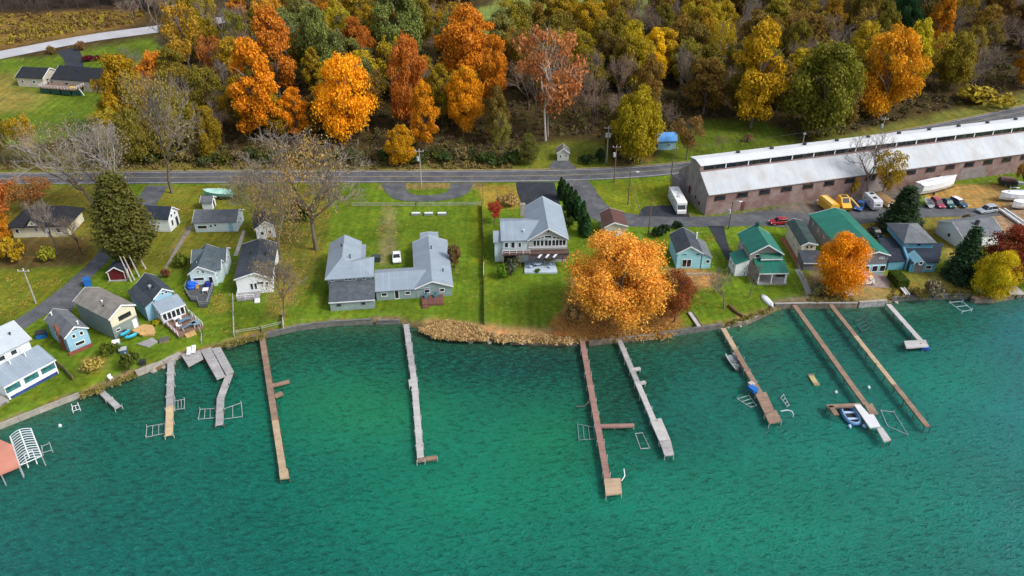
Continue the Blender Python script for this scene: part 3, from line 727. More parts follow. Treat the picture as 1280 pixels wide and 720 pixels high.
NOW = {}
def tree(name, label, cat, kind, var, base, wid, hgt, col=(.2, .2, .02), group=None, rz=None, extra_twigs=False):
    """base = point on the ground, wid = crown width m, hgt = height m"""
    ent = LIB[kind, var]
    rz = random.uniform(0, 6.28) if rz is None else rz
    r = thing(name, label, cat, base, rz, group)
    if kind in ('bare', 'brown', 'dark'): sx = wid / 2 / ent[2]; s = (sx, sx, hgt)
    else: s = (wid / 2, wid / 2, hgt)
    tr = put('trunk', ent[1], r); tr.scale = s if kind in ('bare', 'brown', 'dark') else (min(wid / 2, hgt * .3),) * 2 + (hgt,)
    if kind not in ('bare', 'brown', 'dark'): tr.scale = (wid / 2, wid / 2, hgt)
    c = put(crown_names(kind), ent[0], r); c.scale = s; c.color = (*col, 1)
    return r
def tree_px(name, label, cat, kind, var, u, vb, vt, wpx, col=(.2, .2, .02), group=None, rz=None):
    b = GP(u, vb); h = height_to(b, vt); wdt = wpx / pxscale(b + Vector((0, 0, h * .5)))
    # a crown is seen from above: its near edge hangs below its foot, its far edge rises above its tip
    return tree(name, label, cat, kind, var, b - Vector((0, 0, .15)), wdt, h, col, group, rz)
BUSH = [bush_mesh(200 + i) for i in range(5)]
def shrub(label, u, v, wpx, hpx, col, cat='shrub', name='shrub', group=None, k=None):
    b = GP(u, v); s = pxscale(b); r = thing(name, label, cat, b, random.uniform(0, 6), group)
    f = put('foliage', BUSH[random.randrange(5) if k is None else k], r); f.color = (*col, 1); f.scale = (wpx / s / 1.7, wpx / s / 1.7, hpx / s / .85)
    st = MB()
    for q in range(4): st.tube([(0, 0, -.1), (.25 * math.cos(q * 1.6), .25 * math.sin(q * 1.6), .4), (.5 * math.cos(q * 1.6), .5 * math.sin(q * 1.6), .8)], [.06, .04, .02], 5)
    t_ = st.build('stem', bark_d, r); t_.scale = f.scale
    return r
# ------------------------------------------------------------------ buildings
sh_grey = mat('grey_shingles', (.13, .14, .155), .9, .22, .7, (1, 1, 1), 4, stain=((.2, .21, .21), .5, .5))
sh_dark = mat('slate_dark_shingles', (.045, .055, .068), .9, .25, .7, fine=4, stain=((.09, .1, .11), .6, .5))
sh_navy = mat('navy_shingles', (.022, .03, .048), .85, .25, .7, stain=((.05, .06, .08), .6, .4))
sh_teal = mat('teal_grey_shingles', (.075, .1, .115), .9, .22, .6, stain=((.14, .16, .17), .5, .5))
sh_tan = mat('tan_grey_shingles', (.2, .185, .165), .9, .25, .7, fine=4, stain=((.28, .26, .23), .5, .5))
sh_brown = mat('brown_shingles', (.1, .05, .04), .9, .2, .8)
m_green = mat('green_metal_roof', (.014, .15, .105), .45, .14, .4, lines=('y', .6, .16))
m_green_x = mat('green_metal_roof_across', (.014, .15, .105), .45, .14, .4, lines=('x', .6, .16))
m_bluegrey = mat('blue_grey_metal_roof', (.25, .305, .36), .5, .1, .3, lines=('y', .6, .1))
m_bluegrey_x = mat('blue_grey_metal_roof_across', (.25, .305, .36), .5, .1, .3, lines=('x', .6, .1))
m_pale = mat('pale_metal_roof', (.4, .45, .5), .5, .08, .3)
w_white = mat('white_siding', (.7, .73, .75), .7, .08, .5, lines=('z', .25, .08))
w_blue = mat('light_blue_siding', (.26, .46, .58), .7, .1, .5, lines=('z', .25, .1))
w_aqua = mat('aqua_siding', (.3, .6, .68), .7, .1, .5, lines=('z', .25, .1))
w_pale = mat('pale_aqua_siding', (.55, .67, .69), .7, .1, .5, lines=('z', .25, .08))
w_mid = mat('mid_blue_siding', (.13, .36, .48), .7, .12, .5, lines=('z', .25, .1))
w_cream = mat('cream_siding', (.62, .58, .44), .7, .1, .5, lines=('z', .25, .08))
w_sage = mat('sage_siding', (.2, .24, .22), .75, .14, .5, lines=('z', .25, .1))
w_grey = mat('grey_green_siding', (.22, .29, .29), .75, .12, .5, lines=('z', .25, .1))
w_greyd = mat('dark_grey_siding', (.17, .17, .18), .75, .12, .5, lines=('z', .25, .1))
w_tan = mat('beige_siding', (.48, .44, .36), .75, .1, .5, lines=('z', .25, .08))
deck_b = mat('brown_deck', (.2, .12, .085), .8, .2, 1, lines=('x', .3, .25))
deck_r = mat('red_brown_deck', (.16, .07, .055), .8, .2, 1, lines=('x', .3, .25))
deck_g = mat('grey_deck', (.3, .29, .29), .8, .18, 1, lines=('x', .3, .25))
wood_n = mat('new_wood', (.48, .31, .13), .8, .18, 1, lines=('x', .3, .2))
gl_teal = glass('teal_window_glass', (.03, .12, .13))
brick = mat('brick_red', (.22, .07, .045), .85, .3, 3)

# --- white house, far left of the shore
A, B_ = GP(13, 499), GP(72.5, 466.5); rz = math.atan2(B_.y - A.y, B_.x - A.x)
h = thing('lake_house', 'large white two storey house with pale grey roof and glazed porch at the left edge', 'house', A, rz)
wd = (B_ - A).length
bb, rf = lean(h, -.4, wd + .3, -.4, 4.2, 0, 2.9, 4.3, w_white, m_bluegrey_x)
wins(h, 'f', bb, [(.14, 1.9, 2.6, 1.3), (.5, 1.9, 2.6, 1.3), (.84, 1.9, 2.6, 1.3)], gl=gl_teal)
sk = MB(); sk.box(.1, -.2, 0, wd - .1, -.12 + .06, .55); sk.build('blue_skirting', mat('blue_skirt', (.03, .06, .2), .7, .3), h)
bb, rf = gable(h, -13, wd - .6, 3.6, 12, 0, 6.3, 6.3, 8.6, w_white, m_pale, axis='x', ohe=.5)
wins(h, 'f', bb, [(.62, 5.2, 1.1, 1.0), (.76, 5.2, 1.1, 1.0), (.86, 5.2, 1.1, 1.0), (.5, 5.2, 1.1, 1.0)])
wins(h, 'r', bb, [(.5, 5.2, 1, 1.1), (.3, 1.8, 1, 1.1)])
bb2, r2 = gable(h, -13, wd - 3.6, 8.5, 14.5, 0, 6.2, 6.2, 8.5, w_white, m_pale, axis='x', parts=('wall', 'roof'))
vent(rf, wd - 2.6, 5.8, 7.4); vent(rf, wd - 6, 5.4, 7.3)
for k in range(4):
    c = MB(); c.cbox(wd - 2.6 - k * 2.6, 3.1, 4.0 - .1 * 0, .16, .16, 2.3); c.build('column', white, h)
st = MB()
for k in range(3): st.box(-1.9 - .35 * k, -.6, 0, -.5 - .35 * k, 1.6, .6 - .2 * k)
st.build('step', conc, h)

def gh(name, label, cat, rfp, rbp, eL, eR, hr, heL, heR, W, RF, T=None, group=None, name_='house', dd=0, oh=.3):
    loc, rz, d = ridge_frame(rfp, rbp, hr)
    xl = lx(loc, rz, eL, heL)[0]; xr = lx(loc, rz, eR, heR)[0]
    r = thing(name, label, cat, loc, rz, group)
    B, roof = gable(r, xl, xr, 0, d + dd, -.3, heL, heR, hr, W, RF, T, xm=0, oh=oh)
    return r, B, roof, (xl, xr, d, loc, rz)

# --- light blue gabled cottage with a red chimney
h, B, rf, q = gh('cottage', 'light blue gabled cottage with tall brick red chimney pipe on its side wall', 'house', (92.5, 408), (67, 385.6), (80, 423), (110.5, 409.4), 5.2, 3.7, 3.8, w_blue, sh_grey)
wins(h, 'f', B, [(.36, 3.2, .7, .85), (.72, 3.2, .7, .85), (.52, 1.4, 1.7, .8)]); window(h, 0, B[1], 4.35, 0, 1.1, .4)
wins(h, 'l', B, [(.6, 2, .9, 1)])
c = MB(); c.cbox(B[0] - .26, B[1] + 2.2, 0, .5, .6, 5.4); c.build('chimney', brick, h)
f = MB(); f.box(B[0] - .5, B[1] - .55, 0, B[2], B[1] - .03, .5); f.build('planter', brick, h)
vent(rf, 1.1, 1.4, 4.6, white); vent(rf, -.9, q[2] - 1, 4.7, white)
# --- big tan and grey house
h, B, rf, q = gh('cottage', 'large tan roofed house with cream and grey gable beside the round wooden deck', 'house', (151, 381), (106, 359), (135.6, 400), (169.5, 380.5), 6.4, 4.75, 5.0, w_sage, sh_tan)
g = MB(); g.box(B[0] + .03, B[1] - .08, 2.75, B[2] - .03, B[1] - .004, 4.6); g.build('cream_panel', w_cream, h)
g = MB(); g.extrude([(B[0] + .1, 4.6), (B[2] - .1, 4.6), (0, 6.0)], B[1] - .08, B[1] - .004); g.build('gable_panel', w_cream, h)
for fr in (.4, .56, .72): window(h, B[0] + (B[2] - B[0]) * fr, B[1] - .09, 3.8, 0, .85, .9, dark)
window(h, B[0] + 1.0, B[1], 1.75, 0, .8, .6)
g = MB(); g.box(B[0] + 3.9, B[1] - .07, .1, B[0] + 4.8, B[1] - .01, 2.2); g.build('door', white, h)
vent(rf, -1.4, 3.5, 5.3); vent(rf, -.9, 4.6, 5.7, white)
dk = MB(); dk.prism([(.4, -.1), (B[2] + .5, -.1), (B[2] + 1.3, -1.9), (B[2] + .6, -3.6), (1.9, -4.6), (.6, -3.1)], .1, .55); dk.build('round_deck', wood_n, h)
dk = MB(); dk.box(.3, -3.0, .56, 1.9, -2.7, .95); dk.build('deck_bench', wood_n, h)
pt = MB(); pt.prism([(-1.4, -4.2), (1.4, -4.9), (1.2, -6.8), (-.9, -6.9)], 0, .18); pt.build('grey_patio', deck_g, h)
# --- blue house with the furnished deck
loc, rz, d = ridge_frame((202.5, 360.6), (181, 341), 5.8)
xl = lx(loc, rz, (180, 385), 3.2)[0]; xr = lx(loc, rz, (217, 363.8), 4.4)[0]
h = thing('cottage', 'blue house with slate roof, glazed porch and railed brown deck full of furniture', 'house', loc, rz)
B, rf = gable(h, -2.1, xr, 0, d, -.3, 4.25, 4.4, 5.8, w_blue, sh_dark, xm=0)
leanx(h, xl, -2.07, 0, d, -.3, 3.2, 4.2, w_blue, sh_dark)
window(h, -.1, B[1], 4.55, 0, .55, .55); window(h, .6, B[1], 4.55, 0, .55, .55)
vent(rf, -.7, 2.4, 5.4); vent(rf, -.8, 4.6, 5.4); chimney(rf, -1.1, 3.4, 4.6, 5.3, .4, .4, alu)
xw = xr + .5
pb, pr = lean(h, xl + 1.6, xw, -3.2, -.0, 0, 2.6, 3.6, w_white, m_bluegrey_x)
wins(h, 'f', pb, [(.12, 1.45, .85, 1.6), (.31, 1.45, .85, 1.6), (.5, 1.45, .85, 1.6), (.69, 1.45, .85, 1.6), (.88, 1.45, .85, 1.6)])
wins(h, 'l', pb, [(.3, 1.6, .9, 1.3), (.7, 1.6, .9, 1.3)])
dk = MB(); dk.box(pb[0] + .1, -9.4, .1, pb[2] + .5, -3.3, .6); dk.build('deck', deck_b, h)
deck_rail(h, [(pb[0] + .15, -3.4), (pb[0] + .15, -9.3)], .6); deck_rail(h, [(pb[2] + .4, -9.3), (pb[2] + .4, -3.4)], .6)
s_ = MB()
for k in range(3): s_.box(pb[0] + 1.2, -9.8 - .3 * k, 0, pb[2] - 1.4, -9.4 - .3 * k, .5 - .15 * k)
s_.build('wooden_step', wood_n, h)
DECK4 = (h.location.copy(), rz, pb)
# --- light blue house with the prow shaped deck
loc, rz, d = ridge_frame((246.9, 333), (258, 304.8), 5.0)
h = thing('cottage', 'pale blue cross gabled house with a dark pointed deck under a blue tarp', 'house', loc, rz)
xl = lx(loc, rz, (234.4, 343), 3.3)[0]; xr = lx(loc, rz, (268.8, 338.8), 3.65)[0]
B, rf = gable(h, xl, xr, 0, d, -.3, 3.3, 3.4, 5.0, w_pale, sh_teal, xm=0)
x1 = lx(loc, rz, (288, 306), 3.8)[0]
gable(h, xl - .2, max(xr + 1.2, x1), d - 5.2, d + .6, -.3, 3.4, 3.4, 5.05, w_pale, sh_teal, axis='x')
gable(h, xl + 1.5, xr + .9, 1.2, 4.6, -.3, 3.3, 3.3, 4.6, w_pale, sh_teal, axis='x')
wins(h, 'f', B, [(.32, 1.9, 2.2, .8), (.8, 1.5, .9, 1.6), (.36, 3.6, .5, .5), (.56, 3.5, .5, .7)])
wins(h, 'r', B, [(.25, 1.9, .8, 1), (.1, 1.9, .7, 1)])
xb = max(xr + 1.2, x1) - .3
window(h, xb, d - 3.8, 2.2, math.pi/2, .7, 1); window(h, xb, d - 1.6, 2.2, math.pi/2, .7, 1); window(h, xb, d - 2.6, 3.7, math.pi/2, .6, .6)
pts = [lx(loc, rz, p, .5) for p in ((231, 362.5), (237, 350.5), (267.5, 356.5), (258.8, 382), (248.8, 382.5), (247.5, 376), (238.8, 375))]
dk = MB(); dk.prism(pts[::-1], .1, .55); dk.build('deck', mat('dark_grey_deck', (.085, .09, .095), .85, .2, 1, lines=('y', .3, .25)), h)
deck_rail(h, [pts[1], pts[0], pts[6], pts[5], pts[4], pts[3], pts[2]], .55, .9, mat('weathered_rail', (.25, .27, .28), .8, .2))
DECK5 = (loc, rz)
# --- long dark roofed house
h, B, rf, q = gh('cottage', 'long house with a dark slate roof and white walls between two lawns', 'house', (316.9, 341), (326, 297.5), (292, 348.8), (340, 348), 5.0, 3.85, 3.45, w_white, sh_dark)
wins(h, 'f', B, [(.42, 1.75, .6, 1.5), (.53, 1.75, .6, 1.5), (.68, 2.4, 1.4, .6), (.87, 2.2, .6, .7)], bars=0)
wins(h, 'r', B, [(.12, 1.8, 1, 1), (.35, 1.8, 1, 1), (.6, 1.8, .9, 1)])
vent(rf, 1.5, q[2] * .55, 4.6); vent(rf, -1.5, q[2] * .6, 4.7)
dk = MB(); dk.box(B[0], B[1] - 2.6, .1, 0.6, B[1] - .02, .5); dk.build('porch_floor', deck_g, h)
deck_rail(h, [(B[0] + .05, B[1] - .1), (B[0] + .05, B[1] - 2.5), (-.4, B[1] - 2.5)], .5)
s_ = MB()
for k in range(3): s_.box(-.3, B[1] - 3.0 - .35 * k, 0, .7, B[1] - 2.62 - .35 * k, .45 - .14 * k)
s_.build('step', white, h)
# --- small house behind the long one
h, B, rf, q = gh('cottage', 'small white house with dark roof half hidden behind bare branches', 'house', (331, 276.5), (327, 261), (316, 279), (344, 279), 4.6, 3.0, 3.0, w_white, sh_dark)
wins(h, 'f', B, [(.3, 1.6, .8, .9), (.7, 1.6, .8, .9)])
# --- aqua ranch cottage and the shed behind it
def by_front(label, cat, a, b, name='cottage', group=None):
    A, B_ = GP(*a), GP(*b); rz = math.atan2(B_.y - A.y, B_.x - A.x)
    return thing(name, label, cat, Vector((A.x, A.y, A.z)), rz, group), (B_ - A).length
h, wd = by_front('pale aqua single storey cottage with grey roof behind the cross gabled house', 'house', (245.6, 290), (297, 289))
B, rf = gable(h, -.4, wd + .35, -.4, 6.2, -.2, 2.6, 2.6, 4.3, w_pale, sh_grey, w_white, axis='x')
wins(h, 'f', B, [(.18, 1.3, 2.2, .9), (.39, 1.5, .6, .7), (.5, 1.7, .7, .7)]); door(h, 'f', B, .86, m=w_blue)
wins(h, 'r', B, [(.3, 1.5, .6, .8), (.62, 1.5, .6, .8), (.5, 3, .4, .5)])
h, wd = by_front('small grey roofed garden shed with white gable behind the aqua cottage', 'shed', (253, 262), (266.5, 262), 'garden_shed')
B, rf = gable(h, -.2, wd + .2, -.2, 3.0, 0, 2.0, 2.0, 3.1, w_white, sh_grey, axis='x'); door(h, 'r', B, .5, .8, 1.7, m=dark)
# --- white house with navy roof by the big spruce
A, B_ = GP(213.8, 290), GP(225.5, 278.5); rz = math.atan2(B_.y - A.y, B_.x - A.x)
h = thing('cottage', 'white house with navy roof partly behind the golden brown conifer', 'house', A, rz); wd = (B_ - A).length
B, rf = gable(h, -.3, wd + .3, -.3, 9.5, -.2, 3.4, 3.4, 5.4, w_white, sh_navy)
wins(h, 'f', B, [(.3, 1.7, .9, 1.6), (.7, 3.3, .8, .8), (.35, 3.4, .8, .8)]); door(h, 'f', B, .75, m=dark)
# --- cream house behind the trees on the left
h, wd = by_front('cream walled house with black hipped roof and centre gable behind the left trees', 'house', (17, 297.5), (88, 295.5))
wl = MB(); wl.box(.1, .1, -.3, wd - .1, 8.2, 2.9); wl.build('wall', w_cream, h)
rf = hiproof(h, -.7, wd + .6, -.6, 8.9, 2.95, 5.9, mat('black_shingles', (.02, .022, .028), .9, .25, .7), ((4.2, 4.1), (wd - 1.5, 4.1)))
gx = wd * .42
g = MB(); g.extrude([(gx - 1.7, 2.5), (gx + 1.7, 2.5), (gx, 4.6)], -.35, 3.4); g.build('gable_wall', w_cream, h)
g = MB(); g.extrude([(gx - 2.1, 2.75), (gx, 5.0), (gx + 2.1, 2.75), (gx + 2.1, 2.6), (gx, 4.82), (gx - 2.1, 2.6)], -.6, 3.6); g.build('gable_roof', MATS['black_shingles'], h)
window(h, gx, -.36, 3.6, 0, .6, .7); window(h, gx + .3, .1, 2.0, 0, .9, 1.1); window(h, 1.3, .1, 1.7, 0, .8, 1.1); window(h, wd - 2.2, .1, 1.6, 0, 1.0, 1.2)
door(h, 'f', (.1, .1, wd - .1, 8), .62)
# --- red cabin under the conifer
h, wd = by_front('small dark red cabin with white trim beneath the golden brown conifer', 'cabin', (137.5, 351.5), (157.5, 350.5), 'cabin')
B, rf = gable(h, -.25, wd + .25, -.2, 4.4, 0, 2.2, 2.2, 3.4, mat('dark_red_siding', (.13, .012, .018), .7, .2, .8, lines=('x', .3, .15)), sh_navy, axis='y')
for x in (B[0] - .04, B[2] + .04):
    c = MB(); c.cbox(x, B[1] - .05, 0, .14, .14, 2.05); c.build('corner_trim', white, h)
c = MB(); c.box(B[0] - .3, B[1] - .45, 0, B[2] + .3, B[1] - .03, .22); c.build('sill', conc, h)
door(h, 'r', B, .4, m=white)
# --- far ranch house in the top left
h, wd = by_front('beige garage with black roof standing left of the far ranch house', 'garage', (25.5, 107.5), (56.5, 109.3), 'garage')
B, rf = gable(h, -.6, wd + .5, -.6, 9, -.3, 3.1, 3.1, 5.4, w_tan, mat('black_shingles', (.02, .022, .028)), axis='x')
wins(h, 'f', B, [(.2, 1.7, .9, 1), (.64, 1.7, 1, 1)]); wins(h, 'r', B, [(.45, 1.8, .9, 1)])
door(h, 'r', B, .25, m=dark)
h, wd = by_front('beige far ranch house with long black roof and green skirted deck', 'house', (70, 110), (137, 117), 'ranch_house')
B, rf = gable(h, -.6, wd + 2.2, -.7, 10.5, -.3, 3.3, 3.3, 6.4, w_tan, MATS['black_shingles'], axis='x')
wins(h, 'f', B, [(.24, 1.9, 1.6, 1.0), (.8, 1.9, 1.2, 1.1)]); door(h, 'f', B, .5, m=white, gl=True)
vent(rf, 8, 2.6, 5.4)
dk = MB(); dk.box(-1.2, -6.0, 1.7, wd * .6, -.8, 1.9); dk.build('deck', deck_b, h)
for k in range(4):
    c = MB(); x = -.9 + k * (wd * .6 + .6) / 3.2; c.box(x, -5.95, .1, x + wd * .6 / 3.6, -5.88, 1.6); c.build('green_panel', mat('green_lattice', (.012, .06, .045), .8, .2), h)
deck_rail(h, [(-1.1, -.9), (-1.1, -5.9), (wd * .6, -5.9), (wd * .6, -1)], 1.9)
c = MB(); c.tube([(wd * .6 + .3, -4, 1.8), (wd * .6 + 3, -5.5, .2)], .12, 5); c.build('stair_rail', white, h)
c = MB(); c.cbox(wd * .5, -4.2, 1.9, 1.6, .9, .5); c.build('yellow_seat', mat('yellow_plastic', (.65, .48, .02), .5, .1), h)

# --- U shaped grey house in the middle
A = GP(412, 388.8)
q0, q1 = P(539, 351.5, 6.2), P(538, 290, 6.2); rzu = R(7.5)
h = thing('ranch_house', 'U shaped house with blue grey metal roofs and a slate lean-to on the middle lawn', 'house', A, rzu)
L = lambda u, v, hh: to_local(A, rzu, P(u, v, 1.0 + hh))
# left block (two storeys): roof edges from the photo at eave height 5.2
he = 4.3; x0, y0 = L(405.7, 349.5, he); x1m = L(451, 321, he)[0]; yb = L(407.6, 304.4, he)[1]; x2, y1 = L(467, 343, he); y0 = min(y0, y1) ; xr_ = L(429, 326.6, 6)
xrid = L(429, 310, 6.0)[0]
W_ = w_grey
rm = m_bluegrey
d1 = yb - y0
bl = MB(); bl.box(x0 + .5, y0 + .5, -.3, x1m - .4, yb - .4, he - .2); bl.build('wall', W_, h)
m_ = MB(); hr = 6.1
m_.add([(x0, y0, he), (x1m, y0, he), (x1m, yb, he), (x0, yb, he), (xrid, y0 + 5.6, hr), (xrid, yb + .2, hr),
        (x0, y0, he - .2), (x1m, y0, he - .2), (x1m, yb, he - .2), (x0, yb, he - .2)],
       [(0, 1, 4), (1, 2, 5, 4), (3, 0, 4, 5), (0, 6, 7, 1), (1, 7, 8, 2), (3, 9, 6, 0), (9, 8, 7, 6), (2, 8, 9, 3), (2, 3, 5)])
rf = m_.build('roof', rm, h)
vent(rf, xrid - .4, yb - 4.8, 5.9); vent(rf, xrid + 1.5, y0 + 6.2, 5.6)
ye = L(467, 321, he)[1]
bl = MB(); bl.box(x1m - .39, y0 + .52, -.3, x2 - .5, ye - .4, he - .22); bl.build('wall', W_, h)
ym = (y0 + ye) / 2 + .3
m_ = MB(); m_.add([(x1m - 4, y0 + .02, he + .004), (x2, y0 + .02, he + .004), (x2, ye, he + .004), (x1m - 4, ye, he + .004), (x1m - 4, ym, 5.6), (L(445, 324, 5.6)[0], ym, 5.6), (x2, y0 + .02, he - .2), (x2, ye, he - .2), (x1m - 4, y0 + .02, he - .2), (x1m - 4, ye, he - .2)],
       [(0, 1, 5, 4), (1, 2, 5), (2, 3, 4, 5), (1, 6, 7, 2), (0, 8, 6, 1), (3, 2, 7, 9), (8, 9, 7, 6)])
m_.build('roof', m_bluegrey_x, h)
g = MB(); g.box(x1m - .2, ye + .3, 3.5, x1m + .9, yb - 1.2, 4.2); g.build('dormer_box', m_bluegrey, h)
# lean-to with shingles in front
xa, ya = L(410.6, 378.5, 2.15); xb_, yb_ = L(468.7, 373, 2.15); yt = y0 + .55
bb, r_ = lean(h, xa, xb_, min(ya, yb_), yt, -.3, 2.15, 3.45, W_, mat('slate_shingles', (.075, .09, .105), .9, .3, .8, fine=3))
wins(h, 'f', bb, [(.2, 1.3, .9, .6), (.75, 1.3, .9, .6)], frame=w_greyd)
for u, ww in ((415.5, .7), (437.5, 2.4), (455, .7)):
    window(h, L(u, 352, 3.7)[0], y0 + .5, 3.78, 0, ww, .62, bars=2 if ww > 1 else 0)
# middle wing
xm0, ym0 = L(466, 362.5, 2.35); xm1, ym1 = L(519, 361, 2.35); yr = L(490, 340, 3.5)[1]
gable(h, xm0 + .3, xm1 + 3.0, min(ym0, ym1), yr + 3.2, -.3, 2.35, 2.45, 3.5, W_, m_bluegrey_x, axis='x', xm=yr, fascia=False)
Bm = (xm0 + .6, min(ym0, ym1) + .3, xm1, 99)
wins(h, 'f', Bm, [(.2, 1.35, 1.2, .85), (.8, 1.35, 1.1, .8)]); door(h, 'f', Bm, .52, gl=True)
# right block
loc = Vector((L(538.8, 335, 3.9)[0], L(539, 351.5, 3.9)[1])); yb2 = L(538, 290, 3.2)[1]; xl2 = (L(518.3, 361, 2.4)[0] + L(515, 303, 2.4)[0]) / 2; xr2 = (L(564, 358, 2.4)[0] + L(561.8, 299.9, 2.4)[0]) / 2
ymid = L(515, 303, 2.4)[1]
B, r_ = gable(h, xl2, xr2, loc.y, ymid, -.3, 2.4, 2.4, 3.9, W_, m_bluegrey, xm=loc.x)
wins(h, 'f', B, [(.3, 1.5, 1.2, .85), (.72, 1.5, 1.0, .85)])
vent(r_, loc.x + 2.4, loc.y + 5, 3.1); vent(r_, loc.x + .4, ymid - 6, 3.9)
gable(h, xl2 + 1.8, xr2 - 1.9, ymid + .03, yb2, -.3, 3.0, 3.0, 3.3, W_, m_bluegrey, xm=loc.x)
dk = MB(); xd = L(527, 375, .5)[0]; dk.box(xd, B[1] - 3.3, .05, xd + 4.3, B[1] - .02, .5); dk.build('deck', deck_r, h)
dk = MB(); dk.box(xd, B[1] - 4.0, .02, xd + 1.4, B[1] - 3.32, .25); dk.build('step', deck_r, h)
for k in range(2):
    c = MB(); x = xd + .9 + 1.9 * k; c.cbox(x, B[1] - .9, .5, .6, .6, .42); c.box(x - .3, B[1] - .62, .92, x + .3, B[1] - .54, 1.5); c.build('deck_chair', mat('teal_chair', (.05, .16, .2), .6, .1), h)

# --- big blue grey lake house with glazed gable
h, B, rf, q = gh('lake_house', 'large blue grey roofed house with a wall of gable windows above a pale patio', 'house', (685.6, 285.6), (678, 245), (659, 300), (711, 297.5), 8.4, 5.6, 5.8, mat('pale_grey_siding', (.4, .41, .4), .7, .1, .5, lines=('z', .25, .08)), m_bluegrey, oh=.5)
xl, xr, d, loc, rz = q
g = MB(); g.box(B[0] + .02, B[1] - .06, 3.55, B[2] - .02, B[1] - .004, 3.8); g.build('trim', white, h)
for k, (fr, hh) in enumerate([(.16, 1.25), (.25, 1.25), (.35, 1.25), (.46, 1.3), (.55, 1.3), (.65, 1.3), (.74, 1.3), (.83, 1.25), (.92, 1.2)]):
    window(h, B[0] + (B[2] - B[0]) * fr, B[1], 4.7, 0, .8, hh + .25)
for fr, ww, zz in ((.36, .6, 6.0), (.5, 1.6, 6.2), (.66, .7, 6.0), (.27, .5, 5.85), (.76, .5, 5.85)): window(h, B[0] + (B[2] - B[0]) * fr, B[1], zz, 0, ww, .55 if ww < 1 else .7)
c = MB(); c.cbox(0, B[1] - .03, 7.3, .3, .06, .4); c.build('gable_vent', dark, h)
# cross wing to the left
ex0 = lx(loc, rz, (626, 299.4), 5.5); eb = lx(loc, rz, (635, 263.8), 7)
ybk = lx(loc, rz, (651, 262), 7.5)[1]
Bc, rc = gable(h, ex0[0], 0, .35, ybk * 2 - .35 if ybk < 9 else 11, -.3, 5.5, 5.5, 7.5, w_pale, m_bluegrey_x, axis='x', oh=.4, fascia=False)
wins(h, 'f', (ex0[0] + .4, .65, xl, 9), [(.15, 4.3, .9, 1.3), (.42, 4.3, .9, 1.5), (.7, 4.3, .7, 1.2)])
gable(h, ex0[0] - 1.6, ex0[0] + 2, .9, 6.2, -.3, 4.9, 4.9, 6.3, w_pale, m_bluegrey_x, axis='x', fascia=False)
chimney(rc, ex0[0] + 5.2, ybk * .95, 6.4, 9.0, 1.0, .9, mat('stone_chimney', (.3, .27, .23), .9, .3, 3)); vent(rc, ex0[0] + 5.0, 2.6, 6.4, white)
# balcony and ground floor
bal = MB(); bal.box(ex0[0] + .2, -1.6, 3.0, B[2] + .3, .3, 3.25); bal.build('balcony', mat('brown_boards', (.1, .06, .05), .8, .2, 1, lines=('x', .3, .2)), h)
deck_rail(h, [(ex0[0] + .3, -1.5), (xl + .5, -1.5)], 3.25)
for x in (ex0[0] + .4, ex0[0] + 4, ex0[0] + 7.4, 3):
    c = MB(); c.cbox(x, -1.4, 0, .22, .22, 3.0); c.build('post', mat('ochre_post', (.35, .2, .06), .8, .2), h)
aw = MB(); aw.extrude([(-2.6, 2.55), (-.15, 3.32), (-.15, 3.2), (-2.6, 2.43)], xl + .6, B[2] + .2, 'x'); aw.build('awning', mat('dark_pergola', (.05, .04, .045), .7, .2, 1, lines=('x', .7, .3)), h)
for k in range(3):
    c = MB(); x = xl + 2.6 + 1.6 * k; c.add([(x, -1.62, 3.12), (x + .55, -1.62, 3.12), (x - .1, -2.55, 2.85), (x - .65, -2.55, 2.85)], [(0, 1, 2, 3)])
    c.box(x - .3, -2.6, 2.62, x - .15, -2.5, 2.75); c.build('skylight', mat('skylight_panel', (.6, .64, .7), .4, .05), h)
pa = [lx(loc, rz, p, .3) for p in ((655.5, 340.5), (656, 323), (692, 322), (697, 340.5))]
c = MB(); c.prism(pa[::-1], .0, .3); c.build('patio', mat('pale_blue_paving', (.42, .5, .58), .8, .12, .8), h)
PATIO13 = (loc, rz, pa)
c = MB(); c.box(ex0[0] + .5, .22, .1, ex0[0] + 3.2, .28, 2.4); c.build('garage_door', dark, h)
# --- brown roofed garage behind the orange tree
h, B, rf, q = gh('garage', 'grey garage with a brown shingle roof behind the big orange tree', 'garage', (768, 278), (761.9, 259.8), (755, 283.5), (785, 281.5), 4.6, 3.4, 3.6, w_tan, sh_brown)
wins(h, 'f', B, [(.3, 1.7, .9, .9)]); door(h, 'f', B, .65)
# --- aqua cottage right of the orange tree
loc, rz, d = ridge_frame((864, 308), (853.8, 283.8), 5.5)
h = thing('cottage', 'bright aqua cottage with slate grey roof and side lean-to beside the red brown tree', 'house', loc, rz)
xl = lx(loc, rz, (846, 317), 3.8)[0]; xr = -xl
B, rf = gable(h, xl, xr, 0, d, -.3, 3.8, 3.8, 5.5, w_aqua, sh_dark, white, xm=0)
x2 = lx(loc, rz, (892, 325), 2.6)[0]
leanx(h, xr - .1, x2, .1, d - 1.2, -.3, 3.75, 2.6, w_aqua, sh_grey)
wins(h, 'f', B, [(.3, 3.45, .9, .4), (.84, 3.45, .8, .45)], frame=w_aqua); window(h, B[0] + (B[2] - B[0]) * .42, B[1], 1.3, 0, 2.0, 1.9, bars=1, name='sliding_door')
window(h, xr + 1.2, .3, 1.7, 0, .9, .9)
wins(h, 'l', B, [(.25, 1.5, .4, .5), (.45, 2.9, .5, .8), (.9, 2.8, .5, .8)])
c = MB(); c.cbox(xr - .2, d - 2.4, 3.2, .3, .3, 2.2); c.build('flue', white, h)
